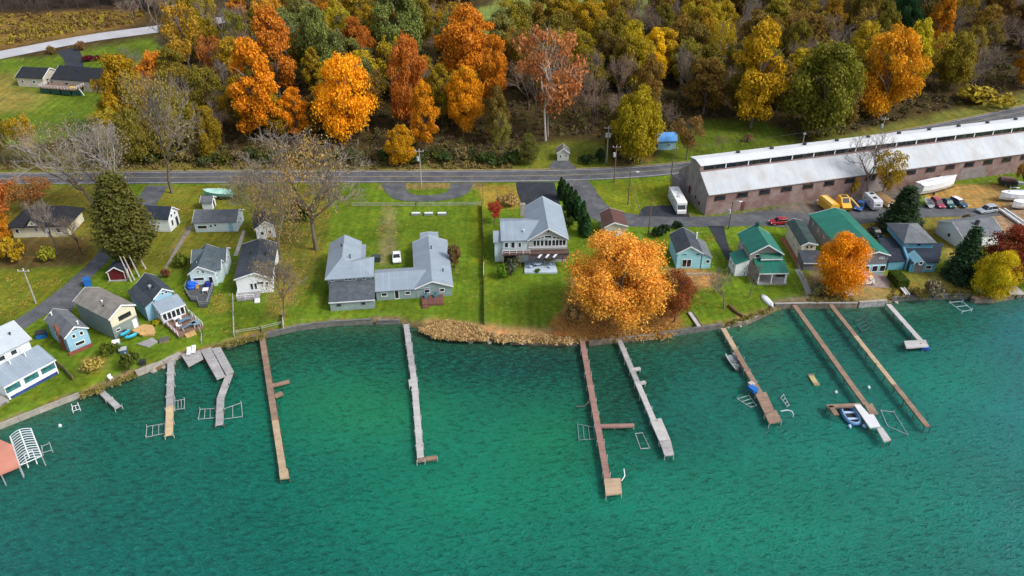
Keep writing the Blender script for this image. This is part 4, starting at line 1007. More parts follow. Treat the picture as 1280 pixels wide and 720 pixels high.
c = MB(); c.box(B[0] + .5, B[1] - 3.0, 0, x2 - .3, B[1] - 2.7, .5); c.build('garden_wall', mat('stone_edging', (.36, .3, .22), .9, .3, 2), h)
# --- green roofed house
h, B, rf, q = gh('cottage', 'green metal roofed house with wrap-around porches left of the brick path', 'house', (961, 306), (944, 280.6), (937.5, 318), (980.6, 318), 7.6, 5.45, 5.3, mat('pinkish_grey_siding', (.34, .29, .29), .75, .12, .5, lines=('z', .25, .1)), m_green, white, oh=.9)
xl, xr, d, loc, rz = q
chimney(rf, .2, d - .6, 7.0, 8.1, .7, .5, mat('dark_green_metal', (.01, .07, .05), .6, .1))
lean(h, xl + 2.4, xr - .2, -.2, .86, 4.4, 4.3, 5.2, w_tan, m_green_x, wall=False)
x3 = lx(loc, rz, (985, 337.5), 3.0)[0]
lb, lr = lean(h, xl + 1.2, min(x3, xr + 1.0), -3.4, .85, 0, 2.8, 4.0, w_greyd, m_green_x, wall=False)
for x in (xl + 1.5, xl + 4.2, xr - .2, min(x3, xr + 1) - .3):
    c = MB(); c.cbox(x, -3.1, 0, .2, .2, 2.65); c.build('porch_post', white, h)
c = MB(); c.box(xl + 1.4, -3.3, 0, xr + .4, .8, .3); c.build('porch_floor', deck_g, h)
wins(h, 'f', B, [(.25, 4.5, 1, .9), (.6, 1.8, 1.8, 1.3)])
bw, rw = leanx(h, xl - 2.6, xl + .35, .3, d * .55, -.3, 3.0, 4.1, w_white, m_green_x)
wins(h, 'l', bw, [(.3, 1.7, .7, 1), (.7, 1.7, .7, 1)])
wins(h, 'l', B, [(.82, 4.4, .8, 1), (.65, 4.4, .8, 1)])
# --- narrow cream house
h, B, rf, q = gh('cottage', 'narrow cream house with dark green shingle roof right of the brick path', 'house', (1010.6, 303), (992, 273), (1001, 307), (1022, 304), 4.6, 3.75, 4.1, w_cream, mat('dark_green_shingles', (.03, .052, .05), .9, .25, .7, stain=((.08, .11, .09), .6, .4)))
xl, xr, d, loc, rz = q
wins(h, 'l', B, [(.2, 2.6, .6, .8), (.5, 2.6, .6, .8), (.1, 1.1, .7, .7), (.45, 1.1, .6, .7)])
wins(h, 'f', B, [(.4, 3.3, .6, .8), (.68, 3.4, .6, .7)], frame=w_cream)
lean(h, xl - .3, xr + .4, -4.2, .28, 0, 1.9, 2.6, w_greyd, sh_dark)
# --- long green roofed house behind the round orange maple
loc, rz, d = ridge_frame((1098.8, 314.4), (1044, 259.4), 5.4)
xl = lx(loc, rz, (1011, 268), 3.9)[0]; xr = lx(loc, rz, (1113.8, 318.8), 4.4)[0]
h = thing('lake_house', 'long grey house with bright green metal roof behind the round orange maple', 'house', loc, rz)
B, rf = gable(h, xl, xr, 0, d, -.3, 3.9, 4.4, 5.4, w_greyd, m_green, white, xm=0)
wins(h, 'f', B, [(.8, 3.7, .5, .45), (.87, 3.7, .45, .45)])
g = MB(); g.box(B[0] + .02, B[1] - .04, 0, B[2] - .02, B[1] - .003, 2.15); g.build('aqua_panel', w_aqua, h)
for fr in (.5, .72, .92): window(h, B[0] + (B[2] - B[0]) * fr, B[1] - .05, 1.15, 0, 1.3, 1.5)
wins(h, 'l', B, [(.9, 2.6, .6, .8), (.75, 2.6, .6, .8), (.6, 2.6, .6, .8)])
# --- blue house with pyramid roof
A = GP(1111, 333); B_ = GP(1174, 333)
h = thing('lake_house', 'mid blue house with small pyramid roofed upper storey and flat slate wings', 'house', A, 0)
L = lambda u, v, hh: to_local(A, 0, P(u, v, 1.0 + hh))
a, b_, c_, d_ = L(1133, 326, 2.2), L(1111, 327, 2.2), L(1097, 297, 2.2), L(1122, 296, 2.2)
def slab(pts, z, t, m, name): 
    s_ = MB(); s_.prism([(p[0], p[1]) for p in pts], z, z + t); return s_.build(name, m, h)
slab([b_, a, d_, c_], 2.0, .2, sh_navy, 'roof'); slab([(b_[0] + .2, b_[1] + .2), (a[0] - .1, a[1] + .2), (d_[0] - .1, d_[1] - .3), (c_[0] + .3, c_[1] - .3)], -.3, 2.28, w_mid, 'wall')
e0, e1, e2, e3 = L(1139, 329, 2.4), L(1174, 328, 2.4), L(1179, 304, 2.4), L(1129, 304, 2.4)
slab([e0, e1, e2, e3], 2.2, .2, sh_navy, 'roof'); slab([(e0[0] + .2, e0[1] + .25), (e1[0] - .3, e1[1] + .25), (e2[0] - .3, e2[1] - .3), (e3[0] + .2, e3[1] - .3)], -.3, 2.48, w_mid, 'wall')
u0, u1 = L(1130, 303.5, 3.9), L(1171.5, 303.5, 3.9); ub = L(1124.5, 293, 3.9)[1]
pk = L(1146, 280, 6.0); yb3 = max(ub + 3, 2 * pk[1] - u0[1])
w_ = MB(); w_.box(u0[0] + .4, u0[1] + .4, 2.3, u1[0] - .4, yb3 - .4, 3.8); w_.build('upper_wall', w_mid, h)
rf = hiproof(h, u0[0], u1[0], u0[1], yb3, 3.85, 6.0, sh_grey, (((u0[0] + u1[0]) / 2 - 1.0, (u0[1] + yb3) / 2),) * 2)
window(h, (u0[0] + u1[0]) / 2, u0[1] + .4, 3.3, 0, .6, .5, dark); window(h, u0[0] + 1, u0[1] + .4, 3.3, 0, .6, .4)
f0, f1 = L(1139, 341, 0), L(1153.5, 341, 0)
g = MB(); g.extrude([(f0[0], -.2), (f1[0], -.2), (f1[0], 2.1), ((f0[0] + f1[0]) / 2, 3.3), (f0[0], 2.1)], f0[1], f0[1] + 3.4); g.build('porch', w_mid, h)
g = MB(); g.extrude([(f0[0] - .25, 2.0), ((f0[0] + f1[0]) / 2, 3.38), (f1[0] + .25, 2.0), (f1[0] + .25, 2.15), ((f0[0] + f1[0]) / 2, 3.56), (f0[0] - .25, 2.15)], f0[1] - .25, f0[1] + 3.6); g.build('porch_roof', w_aqua, h)
g = MB(); n_ = 14
ring = [((f0[0] + f1[0]) / 2 + .45 * math.cos(k * 6.283 / n_), f0[1] - .3, 2.55 + .45 * math.sin(k * 6.283 / n_)) for k in range(n_)]
g.tube(ring + [ring[0]], .12, 6); g.build('round_window_frame', white, h)
g = MB(); g.tube([((f0[0] + f1[0]) / 2, f0[1] - .28, 2.55), ((f0[0] + f1[0]) / 2, f0[1] - .02, 2.55)], .38, 14); g.build('round_pane', GL, h)
g = MB(); g.box(f0[0] + .3, f0[1] - .05, 0, f1[0] - .3, f0[1] - .01, 2.2); g.build('porch_screen', w_greyd, h)
wins(h, 'f', (e0[0] + .2, e0[1] + .25, e1[0] - .3, 99), [(.7, 1.3, 1.3, .9)])
c = MB(); c.prism([(a[0] + .05, a[1]), (a[0] + .5, a[1]), (d_[0] + .5, d_[1]), (d_[0] + .05, d_[1])], -.3, 2.75); c.build('parapet', w_mid, h)
# --- grey roofed house behind the right spruce
h, wd = by_front('pale grey roofed house half hidden behind the dark red tree', 'house', (1200, 312), (1247, 306))
B, rf = gable(h, -.4, wd + .4, -.4, 8.5, -.3, 3.0, 3.0, 5.0, w_white, sh_grey, axis='x'); wins(h, 'f', B, [(.3, 1.6, 1, 1), (.7, 1.6, 1, 1)]); wins(h, 'l', B, [(.5, 1.6, .9, 1)])
chimney(rf, wd * .5, 2.6, 4.0, 5.2, .8, .4, dark); g = MB(); g.cbox(wd * .55, 1.5, 3.75, .9, .9, .35); g.build('skylight', glass('skylight_glass', (.03, .07, .14)), rf)
# --- little hut and blue roofed shed across the road
h, wd = by_front('tiny sage hut with brown grey gable roof on a paved pad across the road', 'hut', (696.5, 201), (711, 201), 'hut')
B, rf = gable(h, -.3, wd + .3, -.3, 3.6, 0, 2.3, 2.3, 3.7, mat('sage_white_siding', (.48, .5, .42), .75, .1), sh_tan)
wins(h, 'f', B, [(.28, 1.3, .5, .9), (.75, 1.4, .45, .8)])
h, wd = by_front('pale blue shed with bright blue metal roof among trees across the road', 'shed', (822, 187.5), (844, 187), 'garden_shed')
B, rf = gable(h, -.4, wd + .3, -.4, 5.6, -.2, 2.7, 2.7, 4.6, w_blue, mat('bright_blue_metal_roof', (.09, .3, .68), .5, .12, .5, lines=('x', .5, .12)), axis='x', xm=1.9)
wins(h, 'f', B, [(.62, 1.5, .5, .9)]); door(h, 'r', B, .4, m=mat('pink_door', (.5, .3, .3), .7, .1))

# --- long brick warehouse
A = GP(881, 269.5); B_ = GP(1280, 214); rz = math.atan2(B_.y - A.y, B_.x - A.x)
h = thing('warehouse', 'long brick warehouse with white metal roofs and raised clerestory', 'warehouse', Vector((A.x, A.y, 1.0)), rz)
WL, WD = 124.0, 14.8
bm_, t, b = nt('warehouse_brick'); v = coords(t)
n1 = noise(t, .35, 6, .7, v); n2 = noise(t, 2.5, 4, .6, v)
c = mixc(t, remap(t, n1, .42, .6, 0, 1), (.19, .105, .09), (.29, .215, .2)); c = mixc(t, remap(t, n2, .4, .65, 0, .6), c, (.18, .14, .13))
t.links.new(c, b.inputs['Base Color']); b.inputs['Roughness'].default_value = .95
wr = mat('white_corrugated_roof', (.41, .44, .47), .5, .1, .25, (1, .35, 1), 1.2, lines=('x', 2.2, .06), stain=((.33, .3, .28), .3, .75))
w2 = mat('white_monitor_roof', (.58, .6, .61), .5, .06, .2, lines=('x', 1.1, .05), stain=((.6, .6, .58), .4, .4))
g = MB(); g.extrude([(0, -.5), (WD, -.5), (WD, 5.85), (9.8, 9.3), (9.8, 11.1), (5, 10.9), (5, 9.1), (0, 5.55)], 0, WL, 'x'); g.build('wall', bm_, h)
g = MB(); g.extrude([(-.35, 5.5), (4.98, 9.3), (4.98, 9.15), (-.35, 5.35)], .1, WL + .2, 'x'); rf1 = g.build('roof', wr, h)
g = MB(); g.extrude([(WD + .35, 5.8), (9.82, 9.5), (9.82, 9.35), (WD + .35, 5.65)], .1, WL + .2, 'x'); g.build('roof', wr, h)
g = MB(); g.extrude([(4.7, 10.95), (7.4, 11.5), (10.1, 11.2), (10.1, 11.0), (7.4, 11.3), (4.7, 10.78)], -.1, WL + .2, 'x'); rm_ = g.build('monitor_roof', w2, h)
for k in range(20):
    x = 1.0 + k * 6.1
    f = MB(); f.box(x, 4.93, 9.52, x + 5.75, 5.02, 9.6); f.box(x, 4.93, 10.68, x + 5.75, 5.02, 10.75); f.box(x + 2.8, 4.94, 9.6, x + 2.9, 5.02, 10.68)
    o = f.build('clerestory_window', mat('grey_frame', (.12, .11, .11), .8, .3), h)
    mu = MB(); mu.box(x + 5.74, 4.9, 9.48, x + 6.0, 5.03, 10.76); mu.build('mullion', white, o)
    q_ = MB(); q_.box(x, 4.95, 9.6, x + 5.73, 5.01, 10.68); q_.build('pane', GL, o)
f = MB(); f.box(.1, 4.78, 9.3, WL, 4.97, 9.5); f.build('flashing', mat('rust_flashing', (.28, .16, .15), .8, .3), h)
for k in range(20):
    x = 3.4 + k * 6.05
    window(h, x, 0, 4.2, 0, 3.1, 1.5, mat('rust_frame', (.2, .09, .07)), GL)
for x in (9.5, 52.0, 66.5):
    d_ = MB(); d_.box(x, -.05, 0, x + 1.1, .02, 2.3); d_.build('door', mat('rust_door', (.12, .05, .04), .8, .3), h)
for x in (44, 74): 
    d_ = MB(); d_.box(x, -.04, .1, x + 8, .02, 3.3); d_.build('wall_patch', mat('grey_render', (.23, .2, .2), .9, .25, .7), h)
for y_, z_, w__, h__ in ((3.2, 1.8, .8, .9), (5.2, 2.6, .7, .8), (8.5, 3.2, 1.0, 2.0)):
    window(h, -.05, y_, z_, -math.pi / 2, w__, h__, mat('rust_frame', (.2, .09, .07)))
for k in range(12): c = MB(); c.cbox(12 + k * 9.4, 8.6, 11.3, .8, .6, .55); c.build('roof_vent', dark, rm_)
f = MB(); f.box(-2.0, 11.2, -.4, -.02, 14.6, 4.9); f.build('buttress', mat('grey_render', (.23, .2, .2)), h)
f = MB(); f.extrude([(.03, -.3), (WD - .03, -.3), (WD - .03, 5.8), (9.78, 9.25), (9.78, 11.05), (5.02, 10.85), (5.02, 9.05), (.03, 5.5)], -.05, -.004, 'x'); f.build('rendered_end', mat('pale_render', (.26, .235, .22), .92, .25, .5, stain=((.13, .11, .1), .4, .7)), h)
# ------------------------------------------------------------------ docks
pl_grey = mat('weathered_planks', (.34, .33, .33), .85, .22, .6, (1, 1, 1), 3, lines=('x', .32, .22), stain=((.22, .2, .18), .8, .5))
pl_brown = mat('brown_planks', (.25, .17, .12), .85, .22, .6, fine=3, lines=('x', .32, .22), stain=((.16, .11, .08), .8, .5))
pl_tan = mat('tan_planks', (.42, .31, .2), .85, .2, .6, fine=3, lines=('x', .32, .2), stain=((.3, .24, .18), .6, .5))
pl_red = mat('reddish_planks', (.27, .16, .135), .85, .18, .6, fine=3, lines=('x', .32, .2))
pl_pale = mat('pale_planks', (.42, .41, .4), .8, .14, .6, fine=3, lines=('x', .32, .14))
pl_new = mat('fresh_planks', (.5, .38, .23), .8, .12, .6, lines=('x', .32, .16))
pile = mat('dock_pile', (.1, .075, .06), .9, .3, 2)
post_m = mat('galvanised_post', (.42, .45, .46), .5, .15, metallic=.2)
def dock(label, cl, wpx, z, sections, fingers=(), plats=(), step=3.2, pm=None, pz=.02, group=None):
    """cl = two or more photo points down the middle of the walkway at its own height; sections = [(share of the length, material)]"""
    W = [P(u, v, z) for u, v in cl]
    root = Vector((W[0].x, W[0].y, 0)); rz = math.atan2(W[-1].y - W[0].y, W[-1].x - W[0].x)
    r = thing('dock', label, 'dock', root, rz, group)
    loc = [Vector((*to_local(root, rz, p), 0)) for p in W]
    hw = wpx / pxscale(W[len(W) // 2]) / 2
    def lane(a, b, hw, m, name, zz=z, t=.16):
        d = (b - a).normalized(); n = Vector((-d.y, d.x, 0)) * hw
        s = MB(); s.prism([(p.x, p.y) for p in (a - n, b - n, b + n, a + n)], zz - t, zz)
        s.prism([(p.x, p.y) for p in (a - n * 1.03, b - n * 1.03, b - n * .9, a - n * .9)], zz - t - .14, zz - t - .003)
        s.prism([(p.x, p.y) for p in (a + n * .9, b + n * .9, b + n * 1.03, a + n * 1.03)], zz - t - .14, zz - t - .003)
        return s.build(name, m, r)
    tot = sum((loc[i + 1] - loc[i]).length for i in range(len(loc) - 1))
    def at(s):
        for i in range(len(loc) - 1):
            l = (loc[i + 1] - loc[i]).length
            if s <= l + 1e-6 or i == len(loc) - 2: return loc[i].lerp(loc[i + 1], s / l)
            s -= l
    brk = [0.0]
    for f_, m_ in sections: brk.append(brk[-1] + f_ * tot)
    cum = [0.0]
    for i in range(len(loc) - 1): cum.append(cum[-1] + (loc[i + 1] - loc[i]).length)
    for k, (f_, m_) in enumerate(sections):
        cuts = sorted([brk[k]] + [c for c in cum if brk[k] + .3 < c < brk[k + 1] - .3] + [brk[k + 1]])
        for c0, c1 in zip(cuts[:-1], cuts[1:]): lane(at(c0), at(c1), hw, m_, 'walkway', z - .006 * (k % 2))
    def post(x, y, top, m=None):
        p = MB(); p.tube([(x, y, -2.2), (x, y, top)], .075, 6); p.build('post', m or pm or pile, r)
    n = max(2, int(tot / step)); rr = random.Random(int(tot * 10))
    for k in range(n + 1):
        s = min(tot - .05, tot * k / n); a = at(s); b = at(min(tot, s + .3)); a0 = at(max(0, s - .3)); d = (b - a0).normalized(); nn = Vector((-d.y, d.x, 0)) * (hw + .09)
        for sg in (-1, 1):
            if rr.random() < .9: post(a.x + nn.x * sg, a.y + nn.y * sg, z + (rr.choice((.05, .12, .2, .35))))
    for (p, q, wp, m_) in fingers:
        a, b = P(*p, z), P(*q, z); h_ = wp / pxscale(a) / 2
        a, b = Vector((*to_local(root, rz, a), 0)), Vector((*to_local(root, rz, b), 0))
        lane(a, b, h_, m_, 'finger', z + .004); post(b.x, b.y, z - .02)
        post((a.x + b.x) / 2, (a.y + b.y) / 2 - h_, z - .02)
    for pts, m_ in plats:
        L_ = [to_local(root, rz, P(u, v, z + pz)) for u, v in pts]
        s = MB(); s.prism(L_, z + pz - .22, z + pz); s.build('platform', m_, r)
        cx, cy_ = sum(p[0] for p in L_) / len(L_), sum(p[1] for p in L_) / len(L_)
        for p in L_: post(cx + (p[0] - cx) * .97, cy_ + (p[1] - cy_) * .97, z + .001 - .15)
    return r, root, rz
def wpt(p, z): return P(p[0], p[1], z)
D1 = dock('short weathered grey dock off the lawn by the light blue cottage', [(125, 488), (148, 509)], 7.5, .7, [(1, pl_grey)], pm=post_m)
D2 = dock('straight grey dock with fresh yellow boards at its lake end', [(213.5, 452), (211, 544)], 8.8, .8, [(.63, pl_grey), (.37, pl_new)], pm=post_m)
D3 = dock('crooked narrow dock below the wide grey deck platforms', [(287, 466), (281, 482), (275.5, 497), (274, 531)], 8.5, .8, [(1, pl_grey)], pz=.36,
          plats=[([(226, 442.5), (235.5, 458), (254, 448), (250, 437.5)], pl_grey), ([(250.4, 437.5), (271, 474), (281.5, 469.5), (263, 434)], pl_grey), ([(263.6, 434), (282.5, 468), (292.5, 464.5), (274.5, 432)], pl_grey)])
D4 = dock('long brown dock with two short fingers on its right side', [(327.5, 421), (355, 597)], 8.6, .9, [(.3, pl_brown), (.35, pl_brown), (.35, pl_tan)],
          [((340, 481.5), (361.5, 476), 5.5, pl_brown), ((343, 495), (352.5, 490.5), 6.5, pl_brown)], [([(348.5, 588), (350, 598.5), (361.5, 597), (359.5, 585.5)], pl_tan)])
D5 = dock('long pale grey dock ending in a short L to the right', [(507.5, 405), (518, 478), (526, 576)], 7.4, .9, [(.42, pl_grey), (.58, pl_pale)],
          [((522, 574.5), (546.5, 571), 6, pl_brown)], [([(510.5, 474.5), (511.5, 482.5), (519.5, 481.5), (518.5, 473.5)], pl_pale)], pm=post_m)
D6 = dock('long reddish brown dock with right hand finger and square end platform', [(727.5, 424), (762, 613)], 8.4, 1.0, [(.6, pl_red), (.4, pl_red)],
          [((750, 532), (792.5, 531), 5.6, pl_red)], [([(755, 598.5), (757.5, 619), (777.5, 616.5), (775.5, 597.5)], pl_tan)], pm=post_m)
D7 = dock('grey dock with two small fingers and a pale double platform at its end', [(773.5, 423), (797, 478), (818, 527)], 6.8, 1.0, [(.55, pl_grey), (.45, pl_pale)],
          [((790, 461.5), (800.5, 460), 5, pl_pale), ((799, 478.5), (807, 477), 5, pl_pale)],
          [([(812.5, 525), (824, 551), (838, 549.5), (826.5, 522.5)], pl_pale), ([(824.6, 552), (831, 569.5), (842.5, 568), (838.3, 550.2)], pl_grey)], pm=post_m)
D8 = dock('brown dock with broad platform end where the blue covered box stands', [(904, 410), (951, 492)], 7, 1.0, [(.35, pl_tan), (.65, pl_brown)],
          plats=[([(944, 492), (956, 517), (968, 512.5), (957.5, 489.5)], pl_brown), ([(956.5, 518.5), (961.5, 529.5), (977.5, 526), (970, 512)], pl_brown)], pm=post_m)
D9 = dock('long diagonal dock with side arm and white metal end platform', [(993, 381), (1083, 506)], 7.2, 1.35, [(.5, pl_brown), (.5, pl_brown)],
          [((1076, 505.5), (1034, 507.5), 5.5, pl_brown), ((1038, 507), (1046, 518.5), 6.5, pl_brown)],
          [([(1080.5, 505), (1087, 517.5), (1098, 517.5), (1090, 504)], pl_brown), ([(1067.5, 505.5), (1087.5, 534.5), (1101, 533), (1092, 517.8), (1086.5, 517.8), (1075.5, 505.5)], mat('white_metal_deck', (.57, .58, .59), .5, .06)), ([(1096, 535.5), (1105, 552), (1114, 549.5), (1102.5, 533.5)], pl_pale)])
D10 = dock('long straight dock running diagonally with nothing at its end', [(1038.5, 380.5), (1160, 533)], 6.8, 1.4, [(.3, pl_brown), (.4, pl_tan), (.3, pl_brown)])
D11 = dock('short diagonal dock with left platform on the right side of the bay', [(1110.5, 380), (1155, 430)], 6.8, 1.2, [(1, pl_pale)], plats=[([(1130, 426), (1133, 435), (1161, 433), (1157, 424.5)], pl_pale)])

# ------------------------------------------------------------------ sea walls along the shore
logs = mat('grey_log_wall', (.13, .13, .125), .9, .35, .8, (1, 1, 2.5), 4, stain=((.25, .23, .2), 1.0, .6))
woodw = mat('timber_wall', (.17, .14, .11), .9, .3, .8, stain=((.3, .28, .24), .8, .7))
concw = mat('pale_concrete_wall', (.33, .31, .27), .9, .2, .7, stain=((.25, .23, .19), .9, .7))
def seawall(label, pts, m, top=1.15, th=.45, capm=None, ragged=0):
    top, th = top - .08, th * .62
    W = [P(u, v, 0) for u, v in pts]; A = W[0]
    r = thing('seawall', label, 'sea wall', Vector((A.x, A.y, 0)))
    w_ = MB(); cp = MB(); rr = random.Random(len(pts) * 7 + int(A.x))
    for a, b in zip(W[:-1], W[1:]):
        d = b - a; n_ = max(1, int(d.length / 2.5))
        for k in range(n_):
            p, q = a + d * (k / n_) - A, a + d * ((k + .985) / n_) - A
            n = Vector((-d.y, d.x, 0)).normalized(); tp = top + rr.uniform(-ragged, ragged); o = n * rr.uniform(-ragged, ragged) * .6
            w_.prism([(x.x, x.y) for x in (p + o, q + o, q + o + n * th, p + o + n * th)], -1.5, tp)
            cp.prism([(x.x, x.y) for x in (p + o - n * .07, q + o - n * .07, q + o + n * (th + .06), p + o + n * (th + .06))], tp + .003, tp + .09)
    w_.build('wall_face', m, r); cp.build('cap', capm or m, r)
    return r
seawall('long pale concrete sea wall below the white house lawn', [(-150, 598), (0, 537), (50, 517), (101, 497)], concw, 1.0, .4)
seawall('concrete ledge wall with a blue board at the head of the straight grey dock', [(172, 471), (206, 457), (228, 447)], mat('block_wall', (.36, .33, .28), .9, .3, 1.5), .9, 1.3, concw)
seawall('grey log sea wall left of the long brown dock', [(284, 437), (304, 430), (326, 424)], logs, 1.0, .6, ragged=.06)
seawall('grey log sea wall between the brown dock and the pale grey dock', [(330, 423.5), (372, 413.5), (420, 407.5), (466, 405.5)], logs, 1.15, .6, ragged=.08)
seawall('short grey stone wall beside the pale grey dock', [(470, 406), (500, 405.5)], logs, 1.0, .5, ragged=.1)
seawall('low dark timber wall left of the reddish dock', [(640, 431), (690, 433), (722, 433)], woodw, .8, .5, ragged=.05)
seawall('timber sea wall under the big orange tree', [(736, 433), (772, 429), (820, 424)], woodw, 1.1, .5, ragged=.05)
seawall('grey timber sea wall below the red brown tree', [(824, 423), (850, 419), (902, 411)], logs, 1.1, .6, ragged=.04)
seawall('white topped curved wall right of the platform dock', [(912, 409.5), (932, 407), (950, 398.5), (968, 390)], woodw, 1.0, .4, concw)
seawall('straight timber bulkhead below the round orange maple', [(968, 386.5), (1010, 385.5), (1071, 385.5)], woodw, 1.25, .6, mat('grey_cap', (.3, .29, .28), .9, .2))
seawall('bulkhead of grey stones between the two right docks', [(1073, 385), (1108, 382.5)], mat('stone_fill', (.3, .3, .31), .9, .4, 1.5), 1.3, .8, concw)
seawall('log bulkhead below the blue house with pyramid roof', [(1114, 377.5), (1165, 375), (1211, 374)], logs, 1.15, .6, ragged=.05)
seawall('dark timber bulkhead with broken ledge under the yellow tree', [(1212, 376.5), (1218, 379.5), (1243, 378.5), (1268, 374)], woodw, 1.0, 1.6, pl_brown, ragged=.04)
seawall('timber bulkhead at the right edge of the shore', [(1270, 373), (1300, 368), (1400, 350)], woodw, 1.1, .8, pl_brown)

# ------------------------------------------------------------------ hoists, boats and floating things
def frame_lift(label, corners, z=.2, legs=.6, bars=2, m=None, name='boat_lift', cat='boat lift', group=None):
    W = [P(u, v, z) for u, v in corners]; A = Vector((W[0].x, W[0].y, 0)); r = thing(name, label, cat, A, 0, group); m = m or post_m
    L_ = [p - A for p in W]
    f = MB()
    for a, b in zip(L_, L_[1:] + L_[:1]): f.tube([a, b], .05, 5)
    for k in range(bars):
        t_ = (k + 1) / (bars + 1); f.tube([L_[0].lerp(L_[1], t_), L_[3].lerp(L_[2], t_)], .045, 5)
    f.build('cradle', m, r)
    for p in L_:
        c = MB(); c.tube([(p.x, p.y, -2), (p.x, p.y, legs)], .055, 6); c.build('post', m, r)
    return r
frame_lift('aluminium boat lift frame left of the yellow ended dock', [(182.5, 546.5), (206, 541.5), (206, 529.5), (183.5, 533)])
frame_lift('small aluminium lift frame right of the yellow ended dock', [(218.5, 512), (230.5, 510.5), (230.5, 499), (218.5, 501)])
frame_lift('thin lift frame left of the crooked narrow dock', [(248, 524), (270, 522), (269, 510.5), (250, 511.5)])
frame_lift('thin lift frame right of the crooked narrow dock', [(279, 524), (303, 520.5), (301.5, 503.5), (280, 511)], bars=1)
frame_lift('rusty three bar lift frame left of the reddish dock', [(723.5, 550), (744, 548.5), (742, 534), (722, 530)], m=mat('blue_grey_pipe', (.18, .26, .28), .6, .2))
frame_lift('half sunk lift frame left of the platform dock', [(922, 498.5), (938, 509), (945.5, 507), (936, 494)], .15, .5)
frame_lift('tilted ladder frame right of the platform dock', [(976, 497), (984, 508), (986.5, 506), (979.5, 493)], .3, .4)
frame_lift('submerged dark frame left of the short right dock', [(1068, 402), (1077, 415), (1088, 408), (1080, 398)], .1, .4, m=mat('dark_pipe', (.05, .1, .1), .6, .2))
frame_lift('white U shaped lift in the water below the yellow tree', [(1187, 378), (1203, 389.5), (1215, 387), (1203, 376.5)], .5, .9, 1, m=mat('pale_blue_pipe', (.5, .6, .64), .5, .1))
frame_lift('long thin wire lift frame right of the white end platform', [(1101, 513), (1109, 532), (1135, 543.5), (1117, 515)], .12, .35, 0)
frame_lift('thin lift rails between the reddish dock and pale platform dock', [(794, 542), (801, 561), (812, 560), (803, 541)], .08, .2, 0)
def bent_pipe(label, pts, m=None, cat='pipe rail', name='pipe_rail'):
    W = [P(u, v, z) for u, v, z in pts]; A = Vector((W[0].x, W[0].y, 0)); c = MB(); c.tube([p - A for p in W], .07, 6)
    o = c.build(name, m or post_m); o.location = A; return tag(o, label, cat)
bent_pipe('curved white mooring pipe at the right of the platform dock end', [(976, 514, .8), (984, 512.5, .9), (990, 514, .9), (992, 518, .8), (991, 521, .2)], white)
bent_pipe('driftwood branch against the left side of the reddish dock', [(720, 508, .3), (731, 507.5, .5), (737, 501, .8)], bark)
bent_pipe('bent pipe above the right side of the square end platform', [(777, 601, .6), (781, 595, .9), (780, 586, 1.2)], white)
# salmon canopy and bare canopy frame at the left edge
r = thing('boat_canopy', 'salmon pink fabric boat canopy cut by the left edge of the picture', 'boat canopy', P(10, 575, 0))
A = r.location
pts = [P(-22, 545, 2.6), P(0, 549.5, 2.6), P(14.5, 555.5, 2.6), P(23.5, 582, 2.6), P(0, 592, 2.6), P(-22, 600, 2.6)]
c = MB(); ctr = sum(pts, Vector()) / 6 - A + Vector((0, 0, .55)); vs = [p - A for p in pts] + [ctr] + [p - A - Vector((0, 0, .35)) for p in pts]
c.add(vs, [(i, (i + 1) % 6, 6) for i in range(6)] + [(i, i + 7, (i + 1) % 6 + 7, (i + 1) % 6) for i in range(6)]); c.build('canopy', mat('salmon_fabric', (.5, .21, .15), .8, .1, .5), r)
for p in (pts[1], pts[2], pts[3], pts[4], pts[5], pts[0]):
    q = p - A; c = MB(); c.tube([(q.x * .96, q.y * .96, -2), (q.x * .96, q.y * .96, q.z - .4)], .08, 6); c.build('post', post_m, r)
fl, fr_, br, bl_ = P(24.4, 582, 2.0), P(52, 570, 2.0), P(38.3, 535.5, 2.0), P(12.5, 545.5, 2.0)
A = Vector((fl.x, fl.y, 0)); r = thing('canopy_frame', 'bare white ribbed canopy frame standing in the water beside the salmon canopy', 'canopy frame', A)
f = MB(); nb = 13
for k in range(nb):
    a, b = fl.lerp(bl_, k / (nb - 1)) - A, fr_.lerp(br, k / (nb - 1)) - A
    f.tube([a.lerp(b, s) + Vector((0, 0, .55 * math.sin(math.pi * s))) for s in (0, .17, .33, .5, .67, .83, 1)], .085, 5)
f.build('rib', mat('dull_white_paint', (.5, .54, .58), .6, .1), r)
f = MB(); f.tube([fl - A, bl_ - A], .1, 5); f.tube([fr_ - A, br - A], .1, 5)
f.tube([fl.lerp(fr_, .5) - A + Vector((0, 0, .55)), bl_.lerp(br, .5) - A + Vector((0, 0, .55))], .1, 5); f.tube([fl - A, fr_ - A], .08, 5); f.build('rail', white, r)
for p in (fl, fr_, br, bl_):
    q = p - A; c = MB(); c.tube([(q.x, q.y, -2), (q.x, q.y, q.z)], .08, 6); c.build('post', post_m, r)
for t1, t2 in ((.3, .7), ):
    c = MB(); a, b = fl.lerp(fr_, t1) - A, fl.lerp(fr_, t2) - A; n_ = (bl_ - fl) * .45
    c.tube([a - Vector((0, 0, 1)), a + n_ - Vector((0, 0, 1)), b + n_ - Vector((0, 0, 1)), b - Vector((0, 0, 1))], .09, 5); c.build('cradle', white, r)
frame_lift('thin side frame right of the ribbed canopy frame', [(53, 566), (65, 562.5), (62, 554), (52, 558)], .5, .8, 0)
frame_lift('small white swim ladder frame off the concrete wall corner', [(91, 514), (100, 511), (98, 506), (90, 508)], .4, .9, 1, white, 'swim_ladder', 'swim ladder')

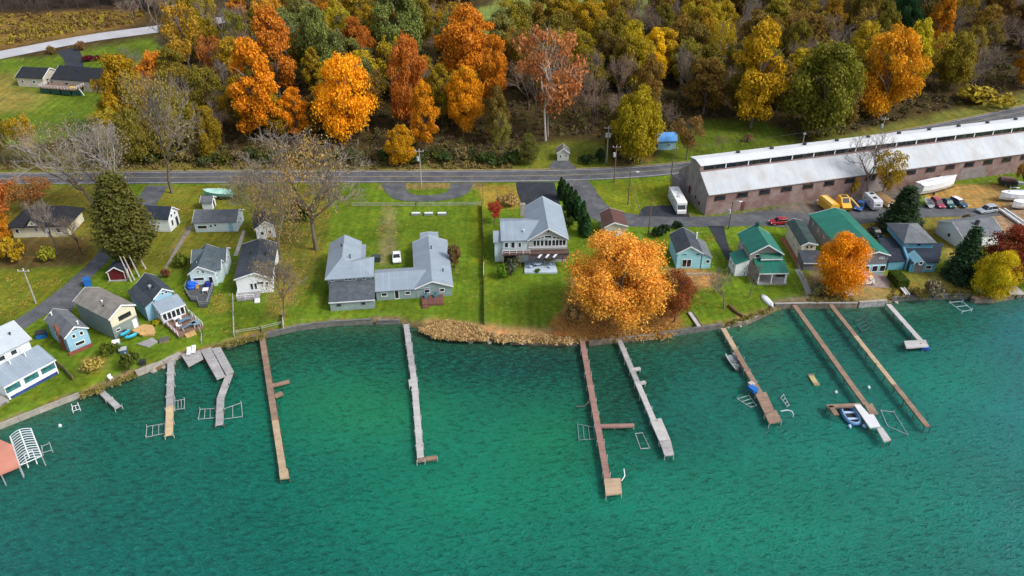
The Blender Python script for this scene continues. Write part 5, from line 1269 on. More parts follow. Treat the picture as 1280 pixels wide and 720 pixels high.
def boat(name, label, bow, stern, beam, H=.9, hull=None, inside=None, z=.1, outboard=True, screen=False, cover=None, cat='boat', group=None, raw=False, blunt=False):
    b_, s_ = (bow, stern) if raw else (P(*bow, z + .5), P(*stern, z + .5))
    root = Vector((s_.x, s_.y, z)); L_ = math.hypot(b_.x - s_.x, b_.y - s_.y); rz = math.atan2(b_.y - s_.y, b_.x - s_.x)
    r = thing(name, label, cat, root, rz, group)
    prof = [(0, .86, 0), (.25, 1, -.02), (.5, .98, .02), (.72, .78, .08), (.88, .45, .16), (1, .04, .26)] if not blunt else [(0, .92, 0), (.25, 1, 0), (.5, 1, 0), (.75, .97, .03), (.9, .88, .08), (1, .7, .14)]
    m_ = MB(); vs, n = [], 7
    for t_, w_, lift in prof:
        hw = beam / 2 * w_
        vs += [(t_ * L_, -hw, H + lift * H), (t_ * L_, -hw * .92, H * .45 + lift * H * .6), (t_ * L_, -hw * .5, .05 + lift * H), (t_ * L_, 0, lift * H * 1.2), (t_ * L_, hw * .5, .05 + lift * H), (t_ * L_, hw * .92, H * .45 + lift * H * .6), (t_ * L_, hw, H + lift * H)]
    fs = [(i * n + k, i * n + k + 1, (i + 1) * n + k + 1, (i + 1) * n + k) for i in range(5) for k in range(n - 1)] + [tuple(range(n))]
    m_.add(vs, fs); hl = m_.build('hull', hull or white, r)
    g = MB()
    for sg in (-1, 1): g.tube([(t_ * L_, sg * beam / 2 * w_, H + lift * H) for t_, w_, lift in prof], .06, 5)
    g.build('gunwale', white if hull is not white else alu, r)
    fl_ = MB(); zz = H * .94 if cover else H * .4; k_ = .95 if cover else .85
    top = [(t_ * L_, -beam / 2 * w_ * k_, zz + lift * H) for t_, w_, lift in prof] ; top2 = [(x, -y, z_) for x, y, z_ in top]; rd = [(x, 0, z_ + (.28 if cover else 0)) for x, y, z_ in top]
    m6 = len(top); fl_.add(top + rd + top2, [(i, i + 1, m6 + i + 1, m6 + i) for i in range(m6 - 1)] + [(m6 + i, m6 + i + 1, 2 * m6 + i + 1, 2 * m6 + i) for i in range(m6 - 1)])
    fl_.build('cover' if cover else 'floor', cover or inside or alu, r)
    if not cover:
        for t_ in (.2, .5):
            c = MB(); c.cbox(L_ * t_, 0, H * .42, .5, beam * .72, H * .35); c.build('seat', mat('boat_seat', (.12, .14, .16), .7, .1), r)
    if screen:
        c = MB(); x = L_ * .6; c.add([(x, -beam * .38, H), (x, beam * .38, H), (x - .5, beam * .33, H + .5), (x - .5, -beam * .33, H + .5)], [(0, 1, 2, 3)]); c.build('windscreen', GL, r)
    if outboard:
        c = MB(); c.cbox(-.25, 0, H * .5, .4, .35, .75); c.cbox(-.22, 0, -.3, .15, .12, .9); c.build('outboard', dark, r)
    return r
boat('motorboat', 'small grey aluminium boat moored left of the platform dock', (911.5, 443), (924.5, 460.5), 1.9, .7, mat('grey_hull', (.32, .34, .35), .4, .1), mat('boat_floor', (.2, .24, .25), .7, .15), screen=True, blunt=True)
# blue inflatable between the dock arms
b0, b1 = P(1056, 506.5, .5), P(1071, 531, .5); rz = math.atan2(b0.y - b1.y, b0.x - b1.x); L_ = (b0 - b1).length
r = thing('inflatable_boat', 'blue inflatable ring boat moored between the dock arm and white platform', 'inflatable', Vector((b1.x, b1.y, .05)), rz)
c = MB(); ring = [(L_ / 2 + (L_ / 2 - .3) * math.cos(a) * (1 if math.cos(a) < 0 else 1.0), 1.15 * math.copysign(abs(math.sin(a)) ** .7, math.sin(a)), .35) for a in [k * 6.2832 / 28 for k in range(29)]]
c.tube(ring, .3, 8); c.build('tube', mat('blue_rubber', (.09, .22, .42), .45, .12), r, True)
c = MB(); c.tube([(x, y * 1.0, z + .32) for x, y, z in ring], .07, 5); c.build('rope', mat('pale_blue_rope', (.4, .55, .75), .7, .1), r)
c = MB(); c.prism([(x * .92 + .2, y * .8) for x, y, z in ring[:-1]], .2, .3); c.build('floor', mat('black_rubber', (.03, .035, .04), .7, .1), r)
for t_ in (.3, .62): c = MB(); c.cbox(L_ * t_, 0, .4, .4, 1.7, .15); c.build('seat', mat('pale_blue_rope', (.4, .55, .75)), r)
for sg in (-1, 1): c = MB(); c.tube([(0, sg * 1.15, .3), (-.6, sg * 1.2, .35)], [.28, .1], 8); c.build('tube_end', mat('pale_blue_rope', (.4, .55, .75)), r)
# floating yellow timber
p0, p1 = P(1013, 468, .25), P(1021, 481, .25); rz = math.atan2(p1.y - p0.y, p1.x - p0.x); L_ = (p1 - p0).length
r = thing('floating_raft', 'yellow plank raft piece floating alone left of the long diagonal dock', 'raft', Vector((p0.x, p0.y, 0)), rz)
for k in range(3): c = MB(); c.box(0, -.45 + .32 * k, .05, L_, -.18 + .32 * k, .3); c.build('plank', mat('yellow_planks', (.42, .36, .17), .8, .15, 1), r)
for k in (.1, L_ - .35): c = MB(); c.box(k, -.5, .303, k + .25, .55, .4); c.build('crosspiece', pl_brown, r)
def buoy(label, u, v, m=None, rr=.28):
    p = P(u, v, .15); c = MB(); c.tube([p - p, (0, 0, .01), (0, 0, .15), (0, 0, .4), (0, 0, .5)], [.05, rr * .8, rr, rr * .7, .06], 10); o = c.build('buoy', m or white, None, True); o.location = (p.x, p.y, -.05); return tag(o, label, 'buoy')
buoy('white float off the bare canopy frame', 75, 532); buoy('white float near the yellow plank raft', 1045, 490); buoy('white float between the two long diagonal docks', 1086, 484)
# things on the docks
def onbox(name, label, cat, u, v, z, w, d, hh, m, lid=None, rz=0, G_=False):
    p = GP(u, v) if G_ else P(u, v, z); r = thing(name, label, cat, p, rz)
    c = MB(); c.cbox(0, 0, 0, w, d, hh * .8); c.build('body', m, r); c = MB(); c.cbox(0, 0, hh * .8 + .003, w + .1, d + .1, hh * .2); c.build('lid', lid or m, r); return r
onbox('storage_box', 'bright blue covered box at the left of the platform dock', 'box', 941, 488, .9, 1.0, 1.4, .6, mat('bright_blue_tarp', (.015, .13, .45), .6, .1), rz=.5)
onbox('storage_box', 'pale crate beside the blue covered box on the platform dock', 'box', 939, 481.5, .9, .9, .8, .5, mat('pale_crate', (.45, .38, .35), .8, .2), rz=.5)
onbox('jet_float', 'small blue float moored below the platform of the short right dock', 'float', 1155, 436, .1, 1.5, 1.1, .5, mat('deep_blue_plastic', (.02, .1, .45), .5, .1))
def lounger(label, u, v, z, rz):
    p = P(u, v, z); r = thing('sun_lounger', label, 'sun lounger', p, rz); c = MB(); c.box(-.35, -.9, .3, .35, .4, .38); c.build('seat', white, r)
    c = MB(); c.add([(-.35, .4, .34), (.35, .4, .34), (.35, .95, .75), (-.35, .95, .75), (-.35, .4, .28), (.35, .4, .28), (.35, .98, .69), (-.35, .98, .69)], [(0, 1, 2, 3), (4, 5, 6, 7), (0, 1, 5, 4), (2, 3, 7, 6), (0, 3, 7, 4), (1, 2, 6, 5)]); c.build('backrest', white, r)
    for x in (-.28, .28):
        for y in (-.75, .35): c = MB(); c.cbox(x, y, 0, .06, .06, .3); c.build('leg', white, r)
    return r
lounger('white lounger on the wide grey platform, the left one of two', 236.5, 441.5, 1.17, .25); lounger('white lounger on the wide grey platform, the right one of two', 242.5, 439.3, 1.17, .25)
# ------------------------------------------------------------------ vehicles
tyre_m = mat('tyre_rubber', (.02, .02, .02), .9, .1); rim_m = mat('wheel_rim', (.4, .41, .43), .35, .1, metallic=.6)
lamp_w = mat('headlight_lens', (.7, .72, .75), .2, .03); lamp_r = mat('tail_light', (.35, .01, .01), .3, .05)
def paintm(name, c): return mat(name, c, .28, .04, .4, spec=.5)
def wheel(root, x, y, r_=.34, w_=.24):
    c = MB(); c.tube([(x, y - w_ / 2, r_), (x, y + w_ / 2, r_)], r_, 16); o = c.build('wheel', tyre_m, root)
    c = MB(); c.tube([(x, y - w_ / 2 - .012, r_), (x, y + w_ / 2 + .012, r_)], r_ * .6, 12); c.build('rim', rim_m, o)
def car(label, rear, front, Ln, W=1.82, H=1.48, pm=None, style='sedan', cat='car', roofm=None, cover=False, name='parked_car', group=None):
    a, b = GP(*rear), GP(*front); mid = (a + b) / 2; rz = math.atan2(b.y - a.y, b.x - a.x)
    r = thing(name, label, cat, Vector((mid.x, mid.y, a.z + .06)), rz, group)
    hl = Ln / 2
    body = [(-hl, .38), (-hl - .02, .7), (-hl + .12, .92), (-.3 * Ln, .96), (.16 * Ln, .95), (.42 * Ln, .8), (hl, .66), (hl + .02, .42), (hl - .08, .24), (-hl + .08, .24)]
    def loft(prof, ys, taper):
        m_ = MB(); n = len(prof); vs = []
        for y, k, s in ys: vs += [(x * s, y, (z - .6) * k + .6 if taper else z) for x, z in prof]
        q = len(ys); m_.add(vs, [(i * n + k, i * n + (k + 1) % n, (i + 1) * n + (k + 1) % n, (i + 1) * n + k) for i in range(q - 1) for k in range(n)] + [tuple(range(n - 1, -1, -1)), tuple((q - 1) * n + k for k in range(n))])
        return m_
    w = W / 2
    bd = loft(body, [(-w, .8, .95), (-w + .1, 1, .99), (0, 1.03, 1.0), (w - .1, 1, .99), (w, .8, .95)], True).build('body', pm, r, bevel=.03)
    if style == 'sedan': gh_ = [(-.36 * Ln, .93), (-.22 * Ln, H - .03), (-.02 * Ln, H), (.08 * Ln, H - .05), (.22 * Ln, .92)]
    elif style == 'coupe': gh_ = [(-.42 * Ln, .9), (-.2 * Ln, H - .06), (-.02 * Ln, H), (.06 * Ln, H - .04), (.22 * Ln, .92)]
    else: gh_ = [(-.47 * Ln, .93), (-.43 * Ln, H - .06), (-.1 * Ln, H), (.07 * Ln, H - .05), (.22 * Ln, .92)]
    def house(k, z0, inset):
        m_ = MB(); n = len(gh_); vs = []
        for sg in (-1, 1): vs += [(x * k, sg * (w - .09 - inset - (.17 if z > 1.1 else 0)), z) for x, z in gh_]
        m_.add(vs, [tuple(range(n - 1, -1, -1)), tuple(range(n, 2 * n))] + [(i, (i + 1) % n, n + (i + 1) % n, n + i) for i in range(n)]); return m_
    house(1.0, 0, 0).build('cover' if cover else 'window', pm if cover else GL, r)
    if not cover:
        top = [p for p in gh_ if p[1] > 1.1]; m_ = MB(); x0, x1 = top[0][0] - .02, top[-1][0] + .02
        m_.add([(x0, -w + .25, top[0][1] + .012), (x1, -w + .25, top[-1][1] + .012), (x1, w - .25, top[-1][1] + .012), (x0, w - .25, top[0][1] + .012), (x0 * .6, -w + .28, H + .03), (x1 * .3, -w + .28, H + .03), (x1 * .3, w - .28, H + .03), (x0 * .6, w - .28, H + .03)],
               [(0, 1, 5, 4), (1, 2, 6, 5), (2, 3, 7, 6), (3, 0, 4, 7), (4, 5, 6, 7), (0, 3, 2, 1)]); m_.build('roof_panel', roofm or pm, r)
        m_ = MB()
        for sg in (-1, 1):
            for i in range(len(gh_) - 1):
                (xa, za), (xb, zb) = gh_[i], gh_[i + 1]; ya, yb_ = [sg * (w - .085 - (.17 if z > 1.1 else 0)) for z in (za, zb)]
                m_.tube([(xa, ya, za), (xb, yb_, zb)], .045, 4)
            m_.tube([(-.1 * Ln, sg * (w - .08), .93), (-.1 * Ln, sg * (w - .25), H - .03)], .04, 4)
        m_.build('pillar', pm, r)
    for x in (-.31 * Ln, .31 * Ln):
        for y in (-w + .1, w - .1): wheel(r, x, y)
    for y in (-w * .68, w * .68):
        c = MB(); c.cbox(hl - .06, y, .58, .14, .36, .15); c.build('headlight', lamp_w, r)
        c = MB(); c.cbox(-hl + .02, y, .68, .12, .34, .16); c.build('tail_light', lamp_r, r)
    return r
P_red = paintm('red_car_paint', (.3, .01, .02)); P_mar = paintm('maroon_car_paint', (.3, .03, .07)); P_grn = paintm('dark_green_car_paint', (.005, .06, .06)); P_nav = paintm('navy_car_paint', (.02, .06, .11))
P_sil = paintm('silver_car_paint', (.3, .34, .38)); P_wht = paintm('white_car_paint', (.75, .75, .74))
car('white rounded car parked alone on the grass inside the U shaped house', (495.2, 318), (496.6, 331), 4.5, 1.85, 1.5, P_wht, 'coupe')
car('dark red hatchback parked on the lane above the narrow cream house', (983, 279.3), (962.5, 280.7), 4.3, pm=P_red, style='wagon')
car('raspberry red estate car parked in front of the warehouse lawn', (1166, 252), (1177, 261.5), 4.7, pm=P_mar, style='wagon')
car('dark green covered sedan between the red estate and the navy car', (1178.5, 252.5), (1189.5, 261), 4.6, pm=P_grn, style='sedan', cover=True)
car('navy car with white roof at the right end of the parked row', (1190.5, 252), (1205, 260), 4.8, pm=P_nav, style='wagon', roofm=P_wht)
car('silver grey SUV on the lane with a white trailer wheel behind it', (1245.5, 263.5), (1220, 267), 4.9, 1.95, 1.75, P_sil, 'wagon', cat='suv')
car('blue pickup truck parked beside the white camper', (1078, 256), (1071, 265), 4.8, 1.9, 1.7, paintm('mid_blue_paint', (.03, .1, .3)), 'sedan', cat='pickup truck', name='pickup_truck')
car('dark car behind the flat slate wing of the blue house', (1090, 290), (1098, 297), 4.3, pm=paintm('black_paint', (.02, .025, .035)), style='sedan')
def at_px(rear, front): 
    a, b = GP(*rear), GP(*front); return a, b, math.atan2(b.y - a.y, b.x - a.x), (b - a).length
# motorhome
a, b, rz, L_ = at_px((840.5, 248.5), (851.5, 269.5)); a = a + Vector((0, 0, .08))
r = thing('motorhome', 'white motorhome parked by the west end of the warehouse', 'motorhome', a, rz)
c = MB(); c.extrude([(0, .5), (L_ - .9, .5), (L_ - .9, 2.4), (L_ - .35, 2.5), (L_ - .35, 3.15), (L_ - .7, 3.3), (0, 3.3)], -1.25, 1.25); c.build('body', P_wht, r, bevel=.08)
c = MB(); c.extrude([(L_ - 1.0, .45), (L_ + .15, .45), (L_ + .15, 1.25), (L_ - .2, 1.35), (L_ - .75, 2.35), (L_ - 1.0, 2.35)], -1.1, 1.1); c.build('cab', P_wht, r)
c = MB(); c.add([(L_ - .17, -1, 1.42), (L_ - .17, 1, 1.42), (L_ - .66, .95, 2.28), (L_ - .66, -.95, 2.28)], [(0, 1, 2, 3)]); c.build('windscreen', GL, r)
for x, wd_ in ((1.2, 1.3), (3.2, 1.0), (5.4, 1.4)):
    for y, ro in ((-1.25, 0), (1.25, math.pi)): window(r, x, y, 2.1, ro, wd_, .7, frame=P_wht)
for x, y in ((2.2, 0), (4.6, .2), (6.0, -.2)): c = MB(); c.cbox(x, y, 3.32, .7, .6, .22); c.build('roof_vent', alu, r)
c = MB(); c.box(.6, -1.275, 1.05, L_ - 1.6, -1.255, 1.25); c.build('stripe', mat('blue_stripe', (.15, .3, .5)), r)
for x in (2.0, L_ - .9):
    for y in (-1.05, 1.05): wheel(r, x, y, .42, .26)
for y in (-.8, .8): c = MB(); c.cbox(L_ + .16, y, .8, .06, .3, .2); c.build('headlight', lamp_w, r)
# yellow box van and yellow machine
yel = paintm('yellow_truck_paint', (.72, .4, .04))
a, b, rz, L_ = at_px((1026.5, 257), (1040, 268))
r = thing('box_trailer', 'rounded yellow box trailer behind the long green roof', 'trailer', a, rz)
c = MB(); c.extrude([(-1.2, .6), (1.2, .6), (1.2, 2.4), (.85, 2.9), (-.85, 2.9), (-1.2, 2.4)], 0, L_ + .6, 'x'); c.build('body', yel, r, bevel=.06)
c = MB(); c.box(.5, -.8, 2.905, L_ - .2, .2, 2.95); c.build('roof_panel', mat('pale_yellow_panel', (.75, .55, .2), .6, .1), r)
c = MB(); c.tube([(0, 0, .7), (-1.6, 0, .6)], .1, 5); c.cbox(-1.7, 0, .4, .5, .5, .35); c.build('hitch', white, r)
for x in (L_ * .45, L_ * .65):
    for y in (-1.1, 1.1): wheel(r, x, y, .4)
a, b, rz, L_ = at_px((1049, 256.5), (1057, 264.5))
r = thing('yellow_machine', 'yellow cabbed machine with dark window hole beside the yellow box trailer', 'machine', a, rz)
c = MB(); c.extrude([(0, .6), (3.8, .5), (4.2, 1.3), (2.9, 2.0), (2.2, 3.0), (.5, 3.1), (0, 2.4)], -1.15, 1.15); c.build('body', yel, r, bevel=.06)
c = MB(); c.add([(2.95, -.8, 2.03), (2.95, .8, 2.03), (2.26, .8, 2.98), (2.26, -.8, 2.98)], [(0, 1, 2, 3)]); c.cbox(1.3, 0, 3.09, 1.0, 1.4, .03); c.build('window', GL, r)
c = MB(); c.tube([(1.8, 1.4, 2.8), (4.6, 2.6, 1.5)], .18, 6); c.build('boom', mat('pale_yellow_panel', (.75, .55, .2)), r)
for x in (1, 3.1):
    for y in (-1.05, 1.05): wheel(r, x, y, .5, .35)
# small camper, tan trailer
a, b, rz, L_ = at_px((1082, 252.5), (1094, 264)); 
r = thing('camper', 'pale grey camper with dark windows in front of the bare olive tree', 'camper', a, rz)
c = MB(); c.extrude([(0, .6), (5.6, .6), (5.9, 1.4), (5.6, 2.7), (5.0, 2.95), (.4, 2.95), (-.2, 2.0)], -1.15, 1.15); c.build('body', paintm('camper_grey', (.52, .55, .57)), r, bevel=.08)
window(r, 5.8, 0, 1.9, math.pi / 2, 1.3, .7); window(r, 1.4, -1.15, 1.9, 0, .9, .7); window(r, 3.6, -1.15, 1.9, 0, .9, .7)
for x, y in ((1.5, .2), (4, -.2)): c = MB(); c.cbox(x, y, 2.96, .7, .7, .2); c.build('roof_vent', dark, r)
for y in (-1.05, 1.05): wheel(r, 2.2, y, .36); wheel(r, 4.4, y, .36)
a, b, rz, L_ = at_px((1097, 249), (1110, 258))
r = thing('folding_trailer', 'tan tarp covered trailer with pale striped end beside the dark spruce', 'trailer', a, rz)
c = MB(); c.extrude([(-1.2, .5), (1.2, .5), (1.1, 1.6), (0, 2.4), (-1.1, 1.6)], 0, 5.4, 'x'); c.build('cover', mat('tan_tarp', (.55, .33, .15), .8, .15), r)
for k in range(3): c = MB(); c.box(5.41, -1.0 + .75 * k, .6, 5.47, -.7 + .75 * k, 1.6); c.build('stripe', white, r)
for y in (-1.1, 1.1): wheel(r, 2.6, y, .34)
# boats and trailers on land
def land_boat(label, bow, stern, beam, H, hull, cover=None, screen=False, z=.55, **k):
    p, q = GP(*bow), GP(*stern)
    r = boat('boat_on_trailer', label, p, q, beam, H, hull, None, 1.0 + z, False, screen, cover, raw=True, **k); r.location.z = q.z + z
    L_ = (p - q).length
    c = MB(); c.box(L_ * .1, -.5, -.2, L_ * .75, -.4, -.08); c.box(L_ * .1, .4, -.2, L_ * .75, .5, -.08); c.tube([(L_ * .7, -.4, -.14), (L_ * 1.08, 0, -.14), (L_ * .7, .4, -.14)], .06, 5); c.build('trailer_frame', dark, r)
    for y in (-beam * .42, beam * .42):
        o = MB(); o.tube([(L_ * .35, y - .12, -.2), (L_ * .35, y + .12, -.2)], .34, 14); o.build('wheel', tyre_m, r)
    return r
wrap = mat('white_shrink_wrap', (.74, .77, .8), .45, .07, .6)
land_boat('mint green motorboat on a trailer beside the roadside lawn', (256, 246.5), (291, 248), 3.0, 1.3, mat('mint_hull', (.15, .55, .44), .35, .08), mat('mint_cover', (.35, .62, .52), .6, .12), True)
land_boat('long white shrink wrapped boat beside the warehouse wall', (1190, 236), (1146, 244.5), 3.2, 2.6, wrap, wrap, z=.6)
land_boat('white shrink wrapped boat with rounded bow on the sandy lot at the right', (1247, 252), (1284, 250.5), 2.8, 1.9, wrap, wrap, z=.4)
land_boat('crumpled white wrapped boat nearest the right edge of the lot', (1263, 262), (1290, 260), 2.6, 1.7, wrap, wrap, z=.3)
land_boat('small white and dark boat beside the raspberry red car', (1156, 253), (1163, 261.5), 1.7, .8, white, None, True, z=.4)
r = thing('flatbed_trailer', 'dark flatbed trailer with a brown load at the right of the warehouse lawn', 'trailer', GP(1258, 232), -.25)
c = MB(); c.cbox(0, 0, .7, 4.2, 2.2, .9); c.build('bed', dark, r); c = MB(); c.cbox(-.3, 0, 1.603, 3.2, 1.8, .5); c.build('load', mat('brown_load', (.2, .12, .1), .9, .3, 2), r); c = MB(); c.cbox(3.0, 0, .6, 1.4, 1.0, .7); c.build('tongue_box', alu, r)
for x in (-.6, .6):
    for y in (-1, 1): wheel(r, x, y, .38)
p0, p1 = GP(1251, 263.5, .3), GP(1282, 285, .3); r = thing('dock_section', 'long white dock section lying on the ground at the right edge', 'dock section', p0, math.atan2(p1.y - p0.y, p1.x - p0.x)); L_ = (p1 - p0).length
for y in (-.7, .7): c = MB(); c.box(0, y - .12, 0, L_, y + .12, .45); c.build('rail', white, r)
c = MB(); c.box(.2, -.58, .1, L_ - .2, .58, .2); c.build('decking', pl_grey, r)
def gang(label, p, q, w_, m, z=.25):
    a, b = GP(*p, z), GP(*q, z); r = thing('gangway', label, 'gangway', a, math.atan2(b.y - a.y, b.x - a.x)); L_ = math.hypot(b.x - a.x, b.y - a.y)
    for y in (-w_ / 2, w_ / 2): c = MB(); c.box(0, y - .07, 0, L_, y + .07, .22); c.build('rail', m, r)
    c = MB(); c.box(.05, -w_ / 2 + .08, .05, L_ - .05, w_ / 2 - .08, .12); c.build('tread', pl_pale, r)
gang('white metal gangway lying on the bank under the round orange maple', (1053, 359), (1063, 371), 1.1, white); gang('thin white gangway on the bank beside the clipped hedge', (1124, 357), (1134, 370), .8, white); gang('blue edged gangway at the foot of the yellow tree', (1218, 357), (1228, 368), .9, mat('blue_rail', (.06, .25, .5), .5, .1))
gang('dark board plank on the bank between the orange and red brown trees', (862, 391), (874, 409), 1.0, mat('brown_boards', (.1, .06, .05)), .1)
r = thing('small_platform', 'pale grey board platform on the bank at the right end of the bulkhead', 'platform', GP(1266, 365)); c = MB(); c.cbox(0, 0, .3, 3.0, 3.2, .2); c.build('decking', pl_pale, r)
for x in (-1.3, 1.3):
    for y in (-1.4, 1.4): c = MB(); c.cbox(x, y, -.6, .18, .18, .9); c.build('leg', pile, r)
def rowboat(label, p, q, m):
    a, b = GP(*p), GP(*q); rz = math.atan2(b.y - a.y, b.x - a.x); L_ = (b - a).length; r = thing('rowboat', label, 'rowboat', a, rz)
    c = MB(); n = 9; vs = []
    for t_, w_ in ((0, .5), (.2, .95), (.5, 1), (.8, .8), (1, .1)):
        for k in range(n): an = math.pi * k / (n - 1); vs.append((t_ * L_, .7 * w_ * math.cos(an), .02 + .5 * math.sin(an) ** .7 * (.6 + .4 * w_)))
    c.add(vs, [(i * n + k, i * n + k + 1, (i + 1) * n + k + 1, (i + 1) * n + k) for i in range(4) for k in range(n - 1)] + [tuple(range(n)), tuple(range(4 * n, 5 * n))]); c.build('hull', m, r, True)
    c = MB(); c.tube([(.1, 0, .5), (L_ * .9, 0, .5)], .05, 4); c.build('keel', alu, r); return r
rowboat('white rowboat turned over under the big orange tree', (785.5, 395.5), (799, 394.5), white); rowboat('white rowboat turned over on the grass by the curved wall', (953, 370), (966, 384), white)
c = MB(); c.tube([(0, 0, .25), (2.4, -.2, .3), (4.2, .1, .25)], [.3, .28, .2], 8); o = c.build('fallen_log', mat('red_log', (.14, .06, .04), .9, .3, 2)); p = GP(910.5, 383); o.location = p; q_ = GP(922, 392); o.rotation_euler = (0, 0, math.atan2(q_.y - p.y, q_.x - p.x)); tag(o, 'reddish brown log lying on the grass beside the small bare tree', 'log')
# garden things
def simple_table(label, p, rz, m, z=0, w_=1.5, d_=.9, name='garden_table'):
    r = thing(name, label, 'table', p + Vector((0, 0, z)), rz); c = MB(); c.cbox(0, 0, .68, w_, d_, .06); c.build('table_top', m, r)
    for x in (-w_ * .42, w_ * .42):
        for y in (-d_ * .4, d_ * .4): c = MB(); c.cbox(x, y, 0, .06, .06, .68); c.build('leg', white, r)
def chair(label, p, rz, m, z=0, group=None):
    r = thing('garden_chair', label, 'chair', p + Vector((0, 0, z)), rz, group); c = MB(); c.cbox(0, 0, .38, .6, .6, .08); c.build('seat', m, r); c = MB(); c.box(-.3, .25, .46, .3, .33, 1.0); c.build('backrest', m, r)
    for x in (-.25, .25):
        for y in (-.25, .25): c = MB(); c.cbox(x, y, 0, .06, .06, .38); c.build('leg', m, r)
loc, rz, pb = DECK4
def onto(loc, rz, x, y, z): return Vector((loc.x + x * math.cos(rz) - y * math.sin(rz), loc.y + x * math.sin(rz) + y * math.cos(rz), loc.z + z))
gla = glass('table_glass', (.1, .16, .22))
simple_table('white table nearest the porch on the railed brown deck', onto(loc, rz, pb[0] + 2.2, -4.4, .6), rz, white); simple_table('long glass topped table on the railed brown deck', onto(loc, rz, pb[2] - 1.4, -6.0, .6), rz + .1, gla, 0, 2.6, .9)
simple_table('low glass topped table near the steps of the railed brown deck', onto(loc, rz, pb[0] + 2.7, -8.3, .6), rz + .1, gla, 0, 2.8, .7); simple_table('square slate topped table in the corner of the railed brown deck', onto(loc, rz, pb[2] - .5, -8.4, .6), rz, mat('slate_top', (.2, .27, .32), .5, .1), 0, 1.3, 1.8)
chair('white chair between the glass tables on the railed brown deck', onto(loc, rz, pb[0] + 1.4, -6.8, .6), rz + .6, white); chair('white chair beside the long glass table on the railed brown deck', onto(loc, rz, pb[2] - 1.9, -5.0, .6), rz + 2, white)
loc, rz = DECK5
for u, v, ww, dd, c_, lb in ((240.5, 357, 2.3, 3.4, (.02, .12, .62), 'bright blue tarp heap on the left of the pointed deck'), (260, 357, 1.3, 1.7, (.02, .03, .2), 'navy tarp covered chair on the right of the pointed deck')):
    p = P(u, v, 1.6); r = thing('tarp_heap', lb, 'tarp', Vector((p.x, p.y, 1.55)), rz); c = MB(); c.prism([(ww/2*math.cos(a)*(1+.15*math.sin(3*a)), dd/2*math.sin(a)) for a in [k*.628 for k in range(10)]], 0, .5); c.prism([(ww/2.6*math.cos(a), dd/2.8*math.sin(a)) for a in [k*.628 for k in range(10)]], .503, .95); c.build('tarp', mat('blue_tarp_%d' % int(u), c_, .5, .15), r, bevel=.15)
p = P(257.5, 365, 1.6); simple_table('small white table on the pointed deck', Vector((p.x, p.y, 1.55)), rz, white, 0, 1.1, 1.3)
p = P(247, 361.5, 1.6); chair('tan wooden chair in the middle of the pointed deck', Vector((p.x, p.y, 1.55)), rz, wood_n)
loc, rz, pa = PATIO13
for x, y, nm in ((.8, .25, 'pale blue chair at the back left of the pale patio'), (.22, .3, 'white chair at the left edge of the pale patio'), (.55, .8, 'pale chair near the front of the patio'), (.3, .75, 'grey blue chair under the dark awning')):
    px_ = pa[0][0] + (pa[3][0] - pa[0][0]) * x; py_ = pa[0][1] + (pa[1][1] - pa[0][1]) * y; chair(nm, onto(loc, rz, px_, py_, .3), rz + x * 7, mat('pale_blue_chair', (.42, .56, .68), .6, .08))
p_ = onto(loc, rz, (pa[0][0] + pa[3][0]) / 2 - .6, (pa[0][1] + pa[1][1]) / 2, .3)
r = thing('round_table', 'round pale table in the middle of the patio', 'table', p_); c = MB(); c.tube([(0, 0, .7), (0, 0, .76)], 1.15, 20); c.build('table_top', mat('pale_blue_chair', (.42, .56, .68)), r); c = MB(); c.tube([(0, 0, 0), (0, 0, .7)], .12, 8); c.build('leg', white, r)
simple_table('green topped table on the right side of the pale patio', onto(loc, rz, pa[3][0] - 1.6, (pa[0][1] + pa[1][1]) / 2 + .8, .3), .4, mat('straw_top', (.4, .42, .2), .8, .1), 0, 1.7, .9)
for i, u in enumerate((520, 536, 552.5)):
    p = GP(u, 268.5); lb = ('left', 'middle', 'right')[i]; r = thing('cold_frame', 'white topped raised bed on the north lawn, the %s one of three' % lb, 'raised bed', p, .04); c = MB(); c.cbox(0, 0, 0, 2.2, 1.1, .5); c.build('frame', mat('grey_boards', (.2, .22, .2), .8, .2), r); c = MB(); c.cbox(0, 0, .503, 2.0, .7, .08); c.build('lid', mat('white_lid', (.66, .72, .68), .5, .05), r)
def kayak(label, p, q, m, z=.3):
    a, b = P(*p, 1 + z), P(*q, 1 + z); rz = math.atan2(b.y - a.y, b.x - a.x); L_ = (b - a).length; r = thing('kayak', label, 'kayak', Vector((a.x, a.y, 1 + z)), rz)
    c = MB(); c.tube([(L_ * t_, 0, .25 + (.1 if t_ in (0, 1) else 0)) for t_ in (0, .15, .35, .65, .85, 1)], [.04, .3, .42, .42, .3, .04], 10); c.build('hull', m, r, True); c = MB(); c.cbox(L_ * .5, 0, .6, .9, .45, .12); c.build('cockpit', dark, r)
aq = mat('turquoise_plastic', (.03, .36, .52), .4, .08)
kayak('turquoise kayak propped beside the tan house, the upper one', (150.5, 421), (162, 413.5), aq, .9); kayak('turquoise kayak propped beside the tan house, the lower one', (156, 424), (172, 418), aq, .8)
onbox('dustbin', 'bright blue lidded bin beside the lane above the tan house', 'bin', 110.5, 356.5, 1, 1.3, 1.4, 1.6, mat('bright_blue_tarp', (.02, .2, .62)), rz=.5, G_=True); onbox('dustbin', 'blue covered bin behind the light blue chimney cottage', 'bin', 52.5, 421, 1, 1.7, 1.3, 1.1, mat('bright_blue_tarp', (.02, .2, .62)), dark, .4, True)
